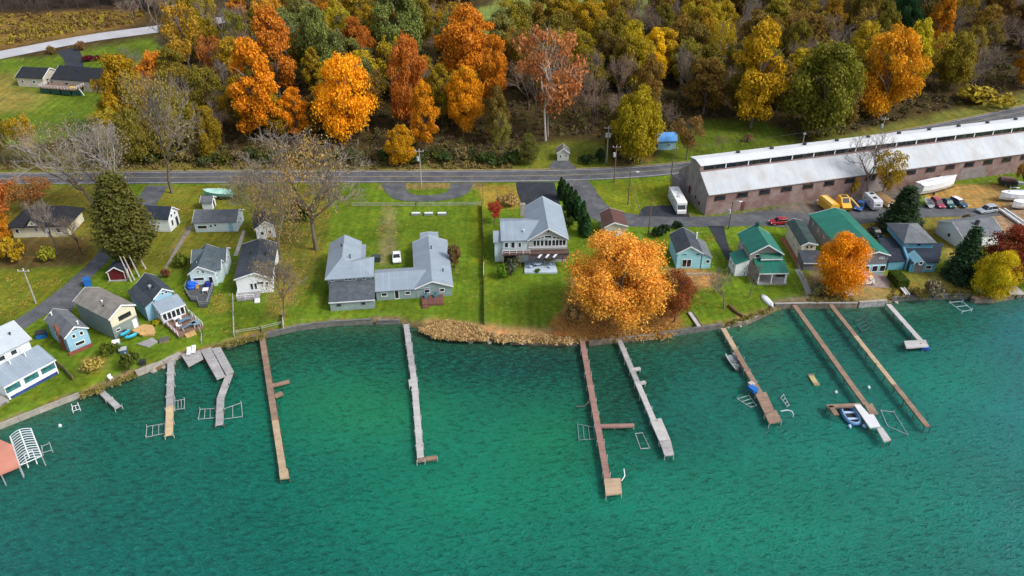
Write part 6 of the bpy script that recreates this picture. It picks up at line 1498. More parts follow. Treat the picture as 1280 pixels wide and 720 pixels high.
onbox('grill', 'black kettle grill on the lawn above the straight grey dock', 'grill', 179, 455, 1, 1.0, .8, .8, dark, rz=.3, G_=True); onbox('storage_box', 'navy lidded box left of the grey patio', 'box', 154.5, 440, 1, 1.2, 1.0, .8, mat('navy_plastic', (.05, .09, .2), .5, .1), alu, .4, True); onbox('storage_box', 'pale blue box at the corner of the tan house', 'box', 146, 431.5, 1, 1.2, 1.1, .9, mat('pale_blue_plastic', (.3, .5, .65), .5, .1), white, .4, True)
for i, (u, v) in enumerate(((160.5, 446), (164, 450.5))): chair(('white garden chair beside the grey patio', 'white garden chair on the lawn below the grey patio')[i], GP(u, v), 2.2, white)
chair('white garden chair alone near the water by the small grey dock', GP(139, 474.5), 1, white)
onbox('fire_pit', 'square stone fire pit on the lawn below the brown deck', 'fire pit', 205.5, 426, 1, 1.6, 1.3, .4, mat('pit_stone', (.25, .18, .13), .9, .3, 2), mat('ash', (.1, .1, .09)), .35, True)
onbox('cabinet', 'dark cooker cabinet in the corner of the U shaped house', 'cabinet', 470.5, 326, 1, 1.8, 1.4, 1.2, mat('dark_cabinet', (.05, .055, .06), .6, .1), G_=True)
r = thing('golf_cart', 'white and pale teal cart parked on the brick patio', 'cart', GP(1083, 355), .1); c = MB(); c.cbox(0, 0, .35, 2.6, 1.3, .5); c.build('body', white, r); c = MB(); c.cbox(-.2, 0, 1.85, 1.8, 1.3, .08); c.build('canopy', white, r); c = MB(); c.cbox(.9, 0, .853, .8, 1.2, .3); c.build('hood', mat('pale_teal', (.45, .62, .62), .5, .05), r)
for x in (-1, .65):
    for y in (-.55, .55): c = MB(); c.cbox(x, y, .85, .06, .06, 1.0); c.build('pillar', alu, r)
for x in (-.85, .85):
    for y in (-.6, .6): wheel(r, x, y, .3)
r = thing('patio_heap', 'dark pile of furniture on the porch edge of the green roofed house', 'pile', GP(976, 346), .2); c = MB(); c.cbox(0, 0, 0, 1.8, 1, .8); c.cbox(.4, .1, .803, .8, .7, .5); c.build('pile', dark, r)

# ------------------------------------------------------------------ poles, wires, fences
polew = mat('pole_wood', (.15, .11, .085), .9, .25, 1.5); poleg = mat('grey_pole_wood', (.36, .34, .31), .9, .2, 1.5)
POLES = {}
def pole(key, label, u, vb, vt, m=None, arm=1.1, transformer=0, lamp=False, name='utility_pole', cat='utility pole', r0=.17):
    b = GP(u, vb); h_ = height_to(b, vt); r = thing(name, label, cat, b)
    c = MB(); c.tube([(0, 0, -.4), (0, 0, h_)], [r0, r0 * .65], 8); c.build('pole', m or polew, r)
    if arm:
        c = MB(); c.box(-arm, -.2, h_ - .75, arm, -.06, h_ - .57); c.build('crossarm', m or polew, r)
        for x in (-arm + .1, 0, arm - .1): c = MB(); c.tube([(x, -.13, h_ - .57), (x, -.13, h_ - .3)], .07, 6); c.build('insulator', white, r)
    for k in range(transformer):
        c = MB(); c.tube([(-.45 + .9 * k, -.1, h_ - 3.2), (-.45 + .9 * k, -.1, h_ - 2.1)], .32, 10); c.build('transformer', alu, r)
    if lamp:
        c = MB(); c.tube([(0, 0, h_ - .2), (.8, -.3, h_ + .15), (1.5, -.5, h_ + .1)], .06, 5); c.build('lamp_arm', alu, r); c = MB(); c.cbox(1.6, -.52, h_, .7, .35, .16); c.build('lamp_head', white, r)
    POLES[key] = b + Vector((0, -.13, h_ - .35)); return r
pole(0, 'leaning grey pole standing on the left lawn beside the lane', 45, 379, 335, poleg); pole(1, 'grey roadside pole behind the big bare tree', 364, 228.5, 180, poleg); pole(2, 'pole with transformer on the green drive island', 526.8, 232.5, 186, poleg, transformer=1)
pole(3, 'tall grey double transformer pole beside the tiny hut', 758, 204, 157, poleg, 1.2, 2); pole(4, 'dark pole at the lane junction across from the hut', 767.5, 228, 181, polew, 1.0, 1)
pole(5, 'brown street lamp pole on the triangular green', 784.8, 255.5, 214, polew, 0, 0, True); pole(6, 'brown pole rising from behind the big orange tree', 810.5, 293, 247, polew, 0)
pole(7, 'dark pole near the north west corner of the warehouse', 838.2, 227, 183, polew, .9); pole(8, 'dark street lamp pole between the aqua cottage and green roofed house', 910.7, 286, 251, polew, 0, 1, True)
pole(9, 'pale short pole behind the left part of the white roof', 1002, 186, 165, poleg, .4); pole(10, 'grey pole behind the middle of the white warehouse roof', 1098, 180, 146, poleg, 1.0, 1); pole(11, 'thin white lamp pole on the sandy lot', 1256.5, 252, 234, poleg, 0, r0=.1, lamp=True)
pole(12, 'thin brown pole on the fence line beside the red leaved shrub', 604, 255, 228, polew, 0, r0=.09)
a, b = POLES[5], GP(801.5, 268.5); c = MB(); c.tube([Vector((0, 0, 0)), a - Vector((0, 0, 2)) - b], [.13, .09], 6); o = c.build('prop_pole', polew); o.location = b; tag(o, 'leaning brown prop pole against the street lamp pole', 'prop')
def wire(a, b, sag=.9, label='thin overhead cable strung between roadside poles'):
    p, q = POLES[a], POLES[b]; c = MB(); c.tube([p.lerp(q, k / 10) - p - Vector((0, 0, 4 * sag * (k / 10) * (1 - k / 10))) for k in range(11)], .022, 4); o = c.build('power_cable', dark); o.location = p
    tag(o, label, 'cable', 'overhead cables along the road')
for a, b in ((1, 2), (2, 3), (2, 4), (3, 7), (4, 5), (7, 10), (9, 10)): wire(a, b)
def fence(label, pts, h_=1.0, m=None, step=2.4, solid=False, rails=2, name='fence'):
    W = [GP(u, v) for u, v in pts]; A = W[0]; r = thing(name, label, 'fence', A); m = m or poleg; rl = MB()
    for a, b in zip(W[:-1], W[1:]):
        d = b - a; n_ = max(1, round(d.length / step))
        for k in range(n_ + 1):
            p = a + d * (k / n_) - A; c = MB(); c.cbox(p.x, p.y, p.z - .2, .12, .12, h_ + .25); c.build('post', m, r)
        for k in range(rails):
            zz = h_ * (.95 - .42 * k); rl.tube([a - A + Vector((0, 0, zz)), b - A + Vector((0, 0, zz))], .05, 4)
        if solid:
            n2 = Vector((-d.y, d.x, 0)).normalized() * .03; a_, b_ = a - A, b - A
            rl.add([a_ - n2 + Vector((0, 0, .05)), b_ - n2 + Vector((0, 0, .05)), b_ + n2 + Vector((0, 0, .05)), a_ + n2 + Vector((0, 0, .05)), a_ - n2 + Vector((0, 0, h_)), b_ - n2 + Vector((0, 0, h_)), b_ + n2 + Vector((0, 0, h_)), a_ + n2 + Vector((0, 0, h_))],
                   [(0, 1, 5, 4), (1, 2, 6, 5), (2, 3, 7, 6), (3, 0, 4, 7), (4, 5, 6, 7)])
    rl.build('boards' if solid else 'rail', m, r); return r
fk = mat('dark_fence', (.07, .065, .055), .9, .3, 2)
fence('dark board fence between the U shaped house and the big blue grey house', [(602, 258), (604, 300), (604.5, 333)], 1.1, fk, solid=True); fence('weathered white stretch of fence right of the U shaped house lawn', [(604.5, 334), (604.5, 349)], 1.2, mat('worn_white', (.5, .47, .42), .8, .2), solid=True)
fence('dark fence with pale posts running down to the reeds', [(604.6, 350), (604.8, 372), (605.3, 406)], 1.0, fk, solid=True); fence('grey wooden fence between the pointed deck lawn and the dark roofed house', [(291.5, 372), (292, 395), (293, 421)], 1.0, poleg, rails=3)
fence('grey rail fence running from the brown deck to the wide platforms', [(218, 369), (231, 381), (238, 396), (248, 412), (253, 420), (252.5, 430)], 1.0, poleg); fence('brown fence right of the white lake house lawn', [(70, 455), (82, 465), (92, 476)], 1.1, mat('brown_fence', (.2, .15, .09), .9, .25), solid=True)
fence('thin wire fence across the lawn north of the U shaped house', [(440, 257.5), (520, 257.5), (601, 256.5)], .9, poleg, 4, rails=3); fence('low wire fence along the lake lawn left of the brown dock', [(296, 418), (326, 413), (352, 407)], .9, poleg, 3); fence('white topped post fence beside the bare tree at the shore', [(354, 394), (354.5, 411)], 1.1, mat('worn_white', (.5, .47, .42)), 1.5, solid=True)
fence('pale rail fence along the narrow cream house walkway', [(996, 333), (1004, 350)], 1.0, poleg, 1.5, rails=3); fence('dark rail fence left of the green roofed house porch', [(914, 317), (922, 333), (930, 345)], 1.0, fk, 1.6, rails=3)
# ------------------------------------------------------------------ trees standing in the village and along the road
OR, DOR, RB, YE, YO, OL, OG, GG, DG, GB, BRN = (.8, .32, .012), (.6, .19, .014), (.23, .055, .022), (.68, .38, .012), (.37, .26, .015), (.19, .165, .018), (.13, .15, .02), (.17, .2, .055), (.022, .05, .016), (.16, .12, .02), (.2, .13, .06)
def big(seed, **k): return crown_mesh(seed, **k)
LIB['round', 'oak'] = (crown_mesh(301, 46000, .0265, 'round', .18, 120, .5, None, .7), limb_mesh(301, .2, 12, .05))
LIB['round', 'maple'] = (crown_mesh(302, 24000, .035, 'round', .1, 50, .62), limb_mesh(302, .2, 12, .04))
LIB['round', 'copper'] = (crown_mesh(303, 24000, .034, 'round', .08, 44, .55), limb_mesh(303, .2, 12, .04))
LIB['round', 'beech'] = (crown_mesh(304, 13000, .037, 'round', .12, 34, .5), limb_mesh(304, .25, 12, .04))
LIB['spruce', 0] = (spruce_mesh(401, 30, 20), limb_mesh(401, .5, 2, .05, .95)); LIB['spruce', 1] = (spruce_mesh(402, 34, 18, droop=.3), limb_mesh(402, .5, 2, .05, .95)); LIB['spruce', 2] = (spruce_mesh(403, 42, 28, droop=-.1, width=1.0, leaf=.052, sprays=26, gap=.13, bulge=True), limb_mesh(403, .5, 2, .05, .95))
T_, K_, r_ = bare_meshes(500, .5, 6, bark, mat('silver_bark', (.32, .29, .26), .9, .25, 3), kids=(3, 3, 3, 3, 3, 3), first=(.32, .1), r0=.016, multi=3); LIB['bare', 'pale'] = (K_, T_, r_)
T_, K_, r_ = bare_meshes(501, .5, 6, bark, bark_t, kids=(4, 4, 3, 3, 4, 3), first=(.4, .1), r0=.02); LIB['bare', 'tall'] = (K_, T_, r_)
T_, K_, r_ = bare_meshes(502, .62, 6, bark, bark_t, kids=(5, 4, 4, 3, 3, 3), first=(.22, .1), r0=.0095); LIB['bare', 'wide'] = (K_, T_, r_)
T_, K_, r_ = bare_meshes(503, .75, 4, bark_p, bark_p, kids=(5, 3, 3, 3), first=(.34, .1), r0=.012); LIB['bare', 'white'] = (K_, T_, r_)
TP = tree_px
TP('oak_tree', 'huge orange oak at the shore between the patio house and the aqua cottage', 'tree', 'round', 'oak', 771, 403, 290, 134, (.78, .37, .06), rz=.4)
TP('maple_tree', 'red brown leaved tree between the orange oak and the small bare tree', 'tree', 'round', 'beech', 843, 403, 338, 62, (.32, .12, .03))
TP('maple_tree', 'round bright orange maple in front of the long green roofed house', 'tree', 'round', 'maple', 1045, 364, 289, 70, (.85, .36, .012))
TP('maple_tree', 'dark red brown copper tree at the right edge behind the yellow tree', 'tree', 'round', 'copper', 1262, 354, 287, 88, (.28, .065, .024))
TP('maple_tree', 'yellow leaved tree in front of the dark red copper tree at the bulkhead', 'tree', 'round', 'maple', 1238, 369, 312, 54, (.64, .5, .018), rz=2)
def con(label, u, vb, vt, wpx, var, col, name='spruce_tree'): TP(name, label, 'conifer', 'spruce', var, u, vb, vt, wpx, col)
con('broad dark green spruce beside the lane behind the blue house', 1124, 287, 233, 66, 0, (.022, .05, .017)); con('tall dark green spruce between the blue house and the yellow tree', 1200, 348, 284, 58, 1, (.025, .055, .02))
con('large golden brown conifer above the red cabin on the left', 168, 333, 220, 102, 2, (.09, .09, .018), 'conifer_tree')
TP('bare_tree', 'large pale nearly leafless tree with several leaning trunks beside the left road', 'tree', 'bare', 'pale', 128, 268, 138, 150, rz=.6)
TP('bare_tree', 'tall bare tree with a stout grey trunk at the roadside lawn on the left', 'tree', 'bare', 'tall', 215, 241, 80, 105, rz=1)
TP('bare_tree', 'wide spreading bare tree behind the left wing of the U shaped house', 'tree', 'bare', 'wide', 395, 312, 158, 176, rz=2)
TP('bare_tree', 'bare tree between the dark roofed house and the spreading bare tree', 'tree', 'bare', 1, 356, 345, 215, 80)
TP('bare_tree', 'slender bare tree by the aqua cottage and the road', 'tree', 'bare', 3, 322, 292, 205, 70)
TP('bare_tree', 'low grey bare tree on the lawn right of the dark roofed house', 'tree', 'bare', 2, 354, 402, 318, 62)
TP('bare_tree', 'small bare tree on the grass beside the red brown tree', 'tree', 'bare', 4, 905, 386, 335, 52)
TP('bare_tree', 'small bare shrubby tree beside the green roofed house path', 'tree', 'bare', 0, 936, 372, 322, 34)
TP('bare_tree', 'tall bare tree with pale olive wisps in front of the warehouse', 'tree', 'bare', 'tall', 1081, 250, 163, 70, rz=3); TP('deciduous_tree', 'thin olive yellow tree against the warehouse beside the bare one', 'tree', 'thin', 0, 1101, 250, 185, 46, YO)
TP('bare_tree', 'thin leafless sapling behind the yellow box trailer', 'tree', 'bare', 5, 1048, 232, 188, 38)
TP('deciduous_tree', 'small sparse tree in front of the bright blue roofed shed', 'tree', 'thin', 1, 858, 199, 140, 42, (.3, .19, .05)); TP('bare_tree', 'tiny bare tree on the lawn behind the warehouse corner', 'tree', 'brown', 0, 902, 194, 165, 20)
TP('deciduous_tree', 'orange leaved small tree at the left edge by the cream house', 'tree', 'thin', 2, -6, 292, 212, 74, (.55, .22, .04)); TP('deciduous_tree', 'low orange tree in front of the cream house left corner', 'tree', 'round', 1, -2, 303, 262, 42, (.6, .25, .02))
TP('bare_tree', 'dark bare tree in front of the cream house', 'tree', 'bare', 2, 70, 318, 238, 70); TP('bare_tree', 'scrubby olive bare tree right of the cream house', 'tree', 'brown', 1, 103, 318, 262, 46); TP('deciduous_tree', 'thin pinkish orange tree beside the road left of the cream house roof', 'tree', 'thin', 3, 42, 262, 220, 58, (.45, .2, .07))
TP('deciduous_tree', 'small red leaved tree behind the big blue grey house', 'tree', 'thin', 4, 618, 279, 250, 23, (.42, .03, .03)); LIB['thin', 'red'] = LIB['thin', 4]
TP('deciduous_tree', 'golden tree half hiding the far ranch house', 'tree', 'round', 2, 166, 166, 66, 74, (.42, .27, .012))
TP('bare_tree', 'dark leafless double trunk tree standing beside the upper road', 'tree', 'bare', 5, 212, 76, -30, 70)
ARB = [column_mesh(600 + i) for i in range(3)]
for i, (u, vb, vt, w_) in enumerate([(701, 247, 222, 9), (704.5, 250, 225, 9), (709, 262, 230, 10.5), (713, 271, 234, 9.5), (718, 270, 238, 10.5), (722.5, 275, 246, 10.5), (728, 292, 252, 11.5), (733, 296, 268, 11)]):
    b = GP(u, vb); hh = height_to(b, vt); r = thing('arborvitae', ('arborvitae in the row right of the big house, ' + ('the one nearest the road', 'second from the road', 'third from the road', 'fourth from the road', 'fifth from the road', 'sixth from the road', 'second nearest the orange oak', 'the one nearest the orange oak')[i]), 'arborvitae', b, random.uniform(0, 6), 'arborvitae row beside the big house')
    f = put('foliage', ARB[i % 3], r); f.color = (.022, .06, .014, 1); f.scale = (w_ / pxscale(b) / 2, w_ / pxscale(b) / 2, hh); c = MB(); c.tube([(0, 0, -.2), (0, 0, hh * .6)], .12, 6); c.build('stem', bark_d, r)
S = shrub
S('dark green round bush on the lawn behind the aqua cottage', 827, 295, 18, 14, DG); S('small dark bush beside the round one behind the aqua cottage', 846, 285, 12, 8, DG); S('bright green shrub at the left of the big house patio', 628, 347, 14, 16, (.14, .26, .02))
S('grey green shrub beside the patio of the big house', 640, 340, 22, 16, (.1, .12, .06)); S('olive bush below the arborvitae row', 711, 284, 12, 12, (.07, .1, .02)); S('tan grassy shrub at the drive beside the big house', 637, 257, 26, 12, (.4, .27, .1))
S('brown hedge shrubs along the right wing of the U shaped house', 568, 335, 14, 30, (.17, .1, .04), k=1); S('olive green bush on the lawn left of the cross gabled cottage', 228, 333, 20, 14, (.13, .17, .02)); S('rusty shrub behind the blue deck house roof', 208, 347, 11, 10, (.24, .1, .04))
S('yellow bush below the cream house', 15, 327, 32, 24, (.5, .36, .02), k=0); S('yellow green bush below the cream house to the right', 60, 326, 22, 16, (.3, .3, .03)); S('orange yellow small tree bush on the cream house roof line', 43, 271, 13, 13, (.45, .26, .02))
S('rough green bush in front of the grey patio boxes', 141, 442, 20, 14, (.12, .16, .02)); S('long green hedge bush above the ledge wall', 161, 461, 22, 20, (.09, .12, .02)); S('dry yellow grass clump in front of the light blue chimney cottage', 117, 462, 24, 14, (.42, .33, .08)); S('yellow green round shrub at the corner of the brown deck', 195, 406, 10, 6, (.4, .38, .02))
S('dark brown bush beside the trunk of the low bare tree', 347, 343, 14, 12, (.1, .07, .03)); S('dense green shrub beside the spreading bare tree', 372, 275, 26, 26, (.07, .11, .03)); S('olive shrub under the slender bare tree', 342, 315, 20, 16, (.2, .17, .05))
S('dark green bush right of the tiny hut', 734, 205, 17, 11, (.03, .055, .015)); S('round dark bush beside the tall double transformer pole', 750, 203, 13, 16, (.025, .05, .018)); S('round brown shrub alone on the lawn behind the warehouse', 933, 177, 10, 8, (.24, .15, .09))
S('brown shrub at the left of the far black driveway', 65, 67, 11, 8, (.2, .13, .03)); S('brown shrub at the right of the far black driveway', 103, 62, 11, 9, (.24, .13, .05)); S('dark red shrub behind the far ranch house', 113, 76, 18, 6, (.14, .015, .02))
S('tangled grey vine bush on the bank in front of the blue house', 1166, 371, 24, 20, (.22, .2, .12)); S('dry grass bush beside the clipped hedge', 1150, 372, 18, 10, (.26, .22, .06)); S('yellow bushes on the road bank right of the wood', 1225, 130, 52, 18, (.38, .31, .03), k=2); S('tan leafless bush at the right edge of the lot', 1283, 240, 26, 36, (.42, .26, .06)); S('small brown bush behind the pale grey house', 1207, 275, 8, 7, (.15, .12, .05))
S('grey green weedy bush on the bank under the round maple', 1028, 370, 22, 14, (.2, .2, .08)); S('golden bush in front of the warehouse beside the yellow machine', 1065, 243, 12, 20, (.5, .33, .03))
S('low tan shrub at the edge of the oak leaf litter', 716, 402, 26, 22, (.4, .25, .09)); S('orange low branches under the big orange oak', 800, 398, 60, 26, (.42, .22, .07)); S('small green plant at the front of the pale patio', 671, 341, 7, 5, (.1, .2, .02))
for i in range(34):
    u = 128 + i * 15.4 + random.uniform(-6, 6); v = 204.5 + random.uniform(-7, 2.5)
    kc, nm_ = random.choice([((.1, .11, .02), 'olive'), ((.055, .085, .02), 'dark green'), ((.2, .15, .06), 'tan brown'), ((.07, .09, .03), 'dark green')])
    S(nm_ + ' roadside bush at the foot of the wood along the far verge', u, v, random.uniform(12, 24), random.uniform(8, 16), kc, group=nm_ + ' bushes along the far verge')
WISP = crown_mesh(700, 2600, .028, 'irregular', .3, 40, .5)
def wisps(r, wd_, col):
    tr_ = [c for c in r.children if c.name.startswith('trunk')][0]; c = put('leaves', WISP, r); c.scale = (wd_, wd_, tr_.scale.z); c.color = (*col, 1)
for o in [o for o in COL.objects if o.get('label', '').startswith(('wide spreading bare', 'bare tree between the dark', 'slender bare tree', 'low grey bare', 'large pale nearly', 'tall bare tree with a stout'))]:
    wisps(o, {'wide': 9.5, 'bare': 6, 'slen': 5.5, 'low ': 5, 'larg': 11, 'tall': 8}[o['label'][:4]], {'wide': (.4, .26, .09), 'larg': (.3, .25, .14), 'tall': (.3, .25, .06)}.get(o['label'][:4], (.33, .24, .1)))
# clipped hedge
a, b = GP(1115, 347), GP(1128, 361); rz = math.atan2(b.y - a.y, b.x - a.x); Lh = (b - a).length
r = thing('hedge', 'clipped box hedge between the brick patio and the blue house', 'hedge', a, rz)
rs = np.random.RandomState(5); n = 5000; p = rs.rand(n, 3) * np.array([Lh, 2.2, 1.8]); nr = np.zeros((n, 3)); ax = rs.randint(0, 5, n)
for i, (k, v_, s_) in enumerate(((2, 1.8, 1), (1, 0, -1), (1, 2.2, 1), (0, 0, -1), (0, Lh, 1))): m_ = ax == i; p[m_, k] = v_ + rs.normal(0, .05, m_.sum()); nr[m_, k] = s_
f = put('foliage', quad_mesh('foliage', p + np.array([0, -1.1, 0]), nr + .5 * rs.normal(size=(n, 3)), .2 * rs.uniform(.6, 1.2, n), rs.rand(n), LEAF), r); f.color = (.07, .12, .012, 1)
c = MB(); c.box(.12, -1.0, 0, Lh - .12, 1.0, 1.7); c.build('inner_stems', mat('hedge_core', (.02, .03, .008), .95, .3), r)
# dead trunks by the cabin
for i, (u0, v0, u1, v1) in enumerate([(164, 352, 154, 321), (168, 350, 160, 321), (174, 346, 170, 320), (182, 336, 177, 318)]):
    a = GP(u0, v0); h_ = height_to(a, v1); c = MB(); c.tube([(0, 0, 0), (-.6, .2, h_ * .6), (-1.0, .3, h_)], [.2, .14, .07], 6); o = c.build('dead_trunk', bark_p); o.location = a
    tag(o, 'pale dead trunk leaning beside the red cabin, ' + ('the one nearest its front wall', 'second from its front wall', 'third from its front wall', 'farthest from its front wall')[i], 'dead trunk', 'dead trunks beside the red cabin')

# ------------------------------------------------------------------ the wood behind the road: trees one can single out
W_ = [
 ('maple_tree', 'brightest orange maple, broad and tall, above the U shaped house', 'round', 0, 438, 176, 62, 84, OR), ('maple_tree', 'small orange maple just left of the brightest broad maple', 'tall', 0, 373, 172, 105, 42, OR),
 ('maple_tree', 'tall deep orange tree left of the small orange maple', 'tall', 1, 328, 178, 40, 66, (.74, .29, .015)), ('maple_tree', 'orange crown rising at the top of the wood left of centre', 'tall', 2, 350, 120, 2, 58, (.68, .29, .03)),
 ('maple_tree', 'rust red crowned tree behind the brightest maple', 'round', 3, 513, 160, 40, 58, (.54, .18, .03)), ('deciduous_tree', 'slim golden orange tree below the rust red crown', 'tall', 3, 533, 188, 97, 40, (.68, .31, .012)),
 ('maple_tree', 'golden orange tree right of the slim golden one', 'round', 4, 583, 166, 82, 54, (.7, .29, .012)), ('maple_tree', 'broad deep orange crown at the top centre of the wood', 'round', 5, 585, 108, 6, 92, (.68, .28, .02)),
 ('maple_tree', 'orange tree hanging right of the broad deep orange crown', 'tall', 4, 618, 138, 38, 42, (.72, .31, .02)), ('deciduous_tree', 'small round yellow tree at the roadside by the green drive island', 'round', 6, 503, 207, 156, 42, (.66, .4, .012)),
 ('deciduous_tree', 'thin orange brown tree with a white branched trunk at the middle of the wood', 'thin', 0, 684, 170, 28, 92, (.52, .23, .07)), ('deciduous_tree', 'slim bright yellow crown in the middle of the wood', 'tall', 0, 813, 112, 29, 38, (.7, .42, .012)),
 ('deciduous_tree', 'yellow olive tree at the roadside left of the blue roofed shed', 'round', 1, 793, 204, 106, 64, (.36, .27, .014)), ('deciduous_tree', 'tall golden yellow tree behind the warehouse lawn', 'tall', 1, 938, 160, 16, 72, (.56, .36, .014)),
 ('deciduous_tree', 'large olive green tree behind the west half of the warehouse', 'round', 2, 1022, 168, 52, 108, (.2, .21, .022)), ('maple_tree', 'large orange tree right of the olive green one', 'round', 3, 1099, 150, 30, 82, (.62, .27, .015)),
 ('deciduous_tree', 'yellow topped tree behind the large orange tree at the right', 'tall', 2, 1133, 118, 18, 40, (.5, .4, .02)), ('deciduous_tree', 'orange yellow tip at the top right of the wood', 'tall', 3, 1166, 70, -20, 34, (.66, .33, .015)),
 ('pine_tree', 'dark green pine crown at the top right of the wood', 'round', 4, 1122, 60, -18, 42, (.025, .075, .022)), ('deciduous_tree', 'yellow orange tree at the right edge of the wood', 'tall', 4, 1277, 110, 42, 34, (.6, .3, .02)),
 ('deciduous_tree', 'pale green willow like tree at the top left of centre', 'round', 5, 402, 110, 5, 56, (.2, .24, .06)), ('deciduous_tree', 'light green airy tree at the top centre', 'round', 6, 500, 78, -26, 74, (.21, .25, .06)),
 ('deciduous_tree', 'grey green tree between the pale green tree and the brightest maple', 'thin', 1, 420, 108, 30, 46, (.17, .19, .06)), ('deciduous_tree', 'small yellow tree in the shade left of the brightest maple', 'tall', 0, 396, 120, 55, 30, (.45, .35, .02)),
 ('deciduous_tree', 'olive gold tree at the right of the golden roadside tree', 'thin', 2, 628, 200, 140, 26, (.3, .29, .06)), ('deciduous_tree', 'thin orange red tree left of the deep orange tree', 'thin', 3, 272, 110, 38, 36, (.52, .23, .05)),
 ('deciduous_tree', 'golden tree above the far ranch house to the right', 'thin', 4, 240, 100, 0, 60, (.46, .29, .03)), ('deciduous_tree', 'yellow green small tree in front of the sycamore', 'round', 0, 660, 205, 165, 30, (.15, .15, .03)),
]
for nm, lb, k, v_, u, vb, vt, w__, col in W_: TP(nm, lb, 'tree', k, v_, u, vb, vt, w__, col)
TP('sycamore_tree', 'white branched sycamore rising through the orange brown tree in the wood', 'tree', 'bare', 'white', 682, 176, 30, 100, rz=1.2)
def hidden(u, v):
    U_, V_ = np.array([u]), np.array([v])
    for z in ([(-300, 82), (60, 68), (190, 42), (228, 56), (205, 92), (140, 128), (125, 200), (-300, 215)], [(-300, 70), (0, 66), (160, 38), (200, 22), (150, 6), (60, -10), (-300, -20)], [(-300, 60), (0, 60), (320, 14), (320, 28), (190, 46), (0, 80), (-300, 110)],
              [(640, 188), (668, 178), (770, 172), (770, 216), (640, 216)], [(838, 166), (862, 146), (965, 150), (1006, 180), (905, 200), (800, 214), (815, 180)], [(558, 62), (552, 26), (700, -30), (860, -30), (820, 14), (760, 26), (700, 26), (640, 52), (600, 86)],
              [(995, 184), (1100, 156), (1300, 108), (1500, 150), (1000, 240)]):
        if inpoly(U_, V_, z)[0]: return True
    return False
rng = random.Random(21); MIX = []
near_px = [(w_[4], w_[5], w_[7]) for w_ in W_] + [(830, 188, 60), (702, 201, 50), (577, 185, 90)]
y = 199.0
while y < 452:
    sp = 8.6 + (y - 199) * .03
    x = -330.0
    while x < 330:
        px_, py_ = x + rng.uniform(-.42, .42) * sp, y + rng.uniform(-.42, .42) * sp; x += sp
        p = Vector((px_, py_, G(px_, py_))); u, v = Q(p)
        if not (-45 < u < 1325) or v > 207 or v < -30 or hidden(u, v): continue
        if v > np.interp(u, [q[0] for q in NE], [q[1] for q in NE]) - 6: continue
        if any((abs(u - a) < 13 and -4 < b - v < 9) or (abs(u - a) < w__ * .55 and -3 < v - b < 34) for a, b, w__ in near_px): continue
        MIX.append((p, u, v))
    y += sp * .92
MIX.sort(key=lambda q: -q[2]); MIX = MIX[:620]; KIND_COUNT = {'bare_tree': 0, 'deciduous_tree': 0}
def zone(u): return 'left of the orange maples' if u < 310 else 'around the orange maples' if u < 640 else 'behind the tiny hut' if u < 900 else 'behind the warehouse'
for i, (p, u, v) in enumerate(MIX):
    q = rng.random(); front = v > 120
    if u < 330: tb = [(.3, 'brown'), (.5, 'bare'), (.68, 'YO'), (.8, 'OL'), (.9, 'GB'), (1, 'OR')] if v < 140 else [(.4, 'brown'), (.6, 'bare'), (.8, 'OL'), (1, 'YO')]
    elif u < 640: tb = [(.22, 'brown'), (.34, 'bare'), (.55, 'GB'), (.72, 'OL'), (.86, 'GG'), (1, 'YO')] if front else [(.12, 'brown'), (.2, 'bare'), (.42, 'GG'), (.66, 'OL'), (.8, 'YO'), (.92, 'OR'), (1, 'GB')]
    elif u < 900: tb = [(.55, 'brown'), (.68, 'bare'), (.86, 'OL'), (1, 'GB')] if front else [(.1, 'brown'), (.16, 'bare'), (.5, 'OL'), (.84, 'YO'), (1, 'GB')]
    else: tb = [(.25, 'brown'), (.45, 'bare'), (.65, 'OL'), (.82, 'YO'), (1, 'GB')]
    k = next(b for a, b in tb if q <= a)
    kn = 'bare_tree' if k in ('bare', 'brown') else 'deciduous_tree'; KIND_COUNT[kn] += 1
    if KIND_COUNT[kn] > 285: continue
    h_ = rng.uniform(15, 22) * (.8 if v > 165 else 1) * (1.0 if k not in ('brown',) else .95); w__ = rng.uniform(9.5, 14.5) * (.85 if v > 165 else 1)
    if k == 'bare': tree('bare_tree', 'grey leafless tree standing in the wood ' + zone(u), 'tree', 'bare', rng.randrange(6), p, w__ * .9, h_, group='grey leafless trees ' + zone(u))
    elif k == 'brown': tree('bare_tree', 'brown twiggy leafless tree in the wood ' + zone(u), 'tree', 'brown', rng.randrange(3), p, w__ * .95, h_ * .9, group='brown leafless trees ' + zone(u))
    else:
        col, nm = {'YO': ((.42, .3, .02), 'yellow olive'), 'OL': ((.25, .2, .024), 'olive green'), 'GB': ((.24, .16, .035), 'dull brown green'), 'GG': ((.22, .23, .06), 'grey green'), 'OR': ((.62, .28, .03), 'orange')}[k]
        j = rng.uniform(.8, 1.2); col = (col[0] * j * rng.uniform(.9, 1.12), col[1] * j, col[2])
        s_ = rng.choice(['round', 'round', 'thin', 'tall']); tree('deciduous_tree', nm + ' leafy tree in the wood ' + zone(u), 'tree', s_, rng.randrange({'round': 7, 'thin': 5, 'tall': 5}[s_]), p, w__, h_, col, nm + ' trees ' + zone(u))
for u in range(-20, 190, 6):
    uu, vv = u + rng.uniform(-5, 5), rng.choice((17, 11, 5)) + rng.uniform(-2, 2) - max(0, u - 120) * .06; b = GP(uu, vv); tree('bare_tree', 'dark leafless tree at the edge of the weedy field above the far road', 'tree', 'dark', rng.randrange(2), b, rng.uniform(9, 13), rng.uniform(12, 17), group='dark leafless trees above the far road')
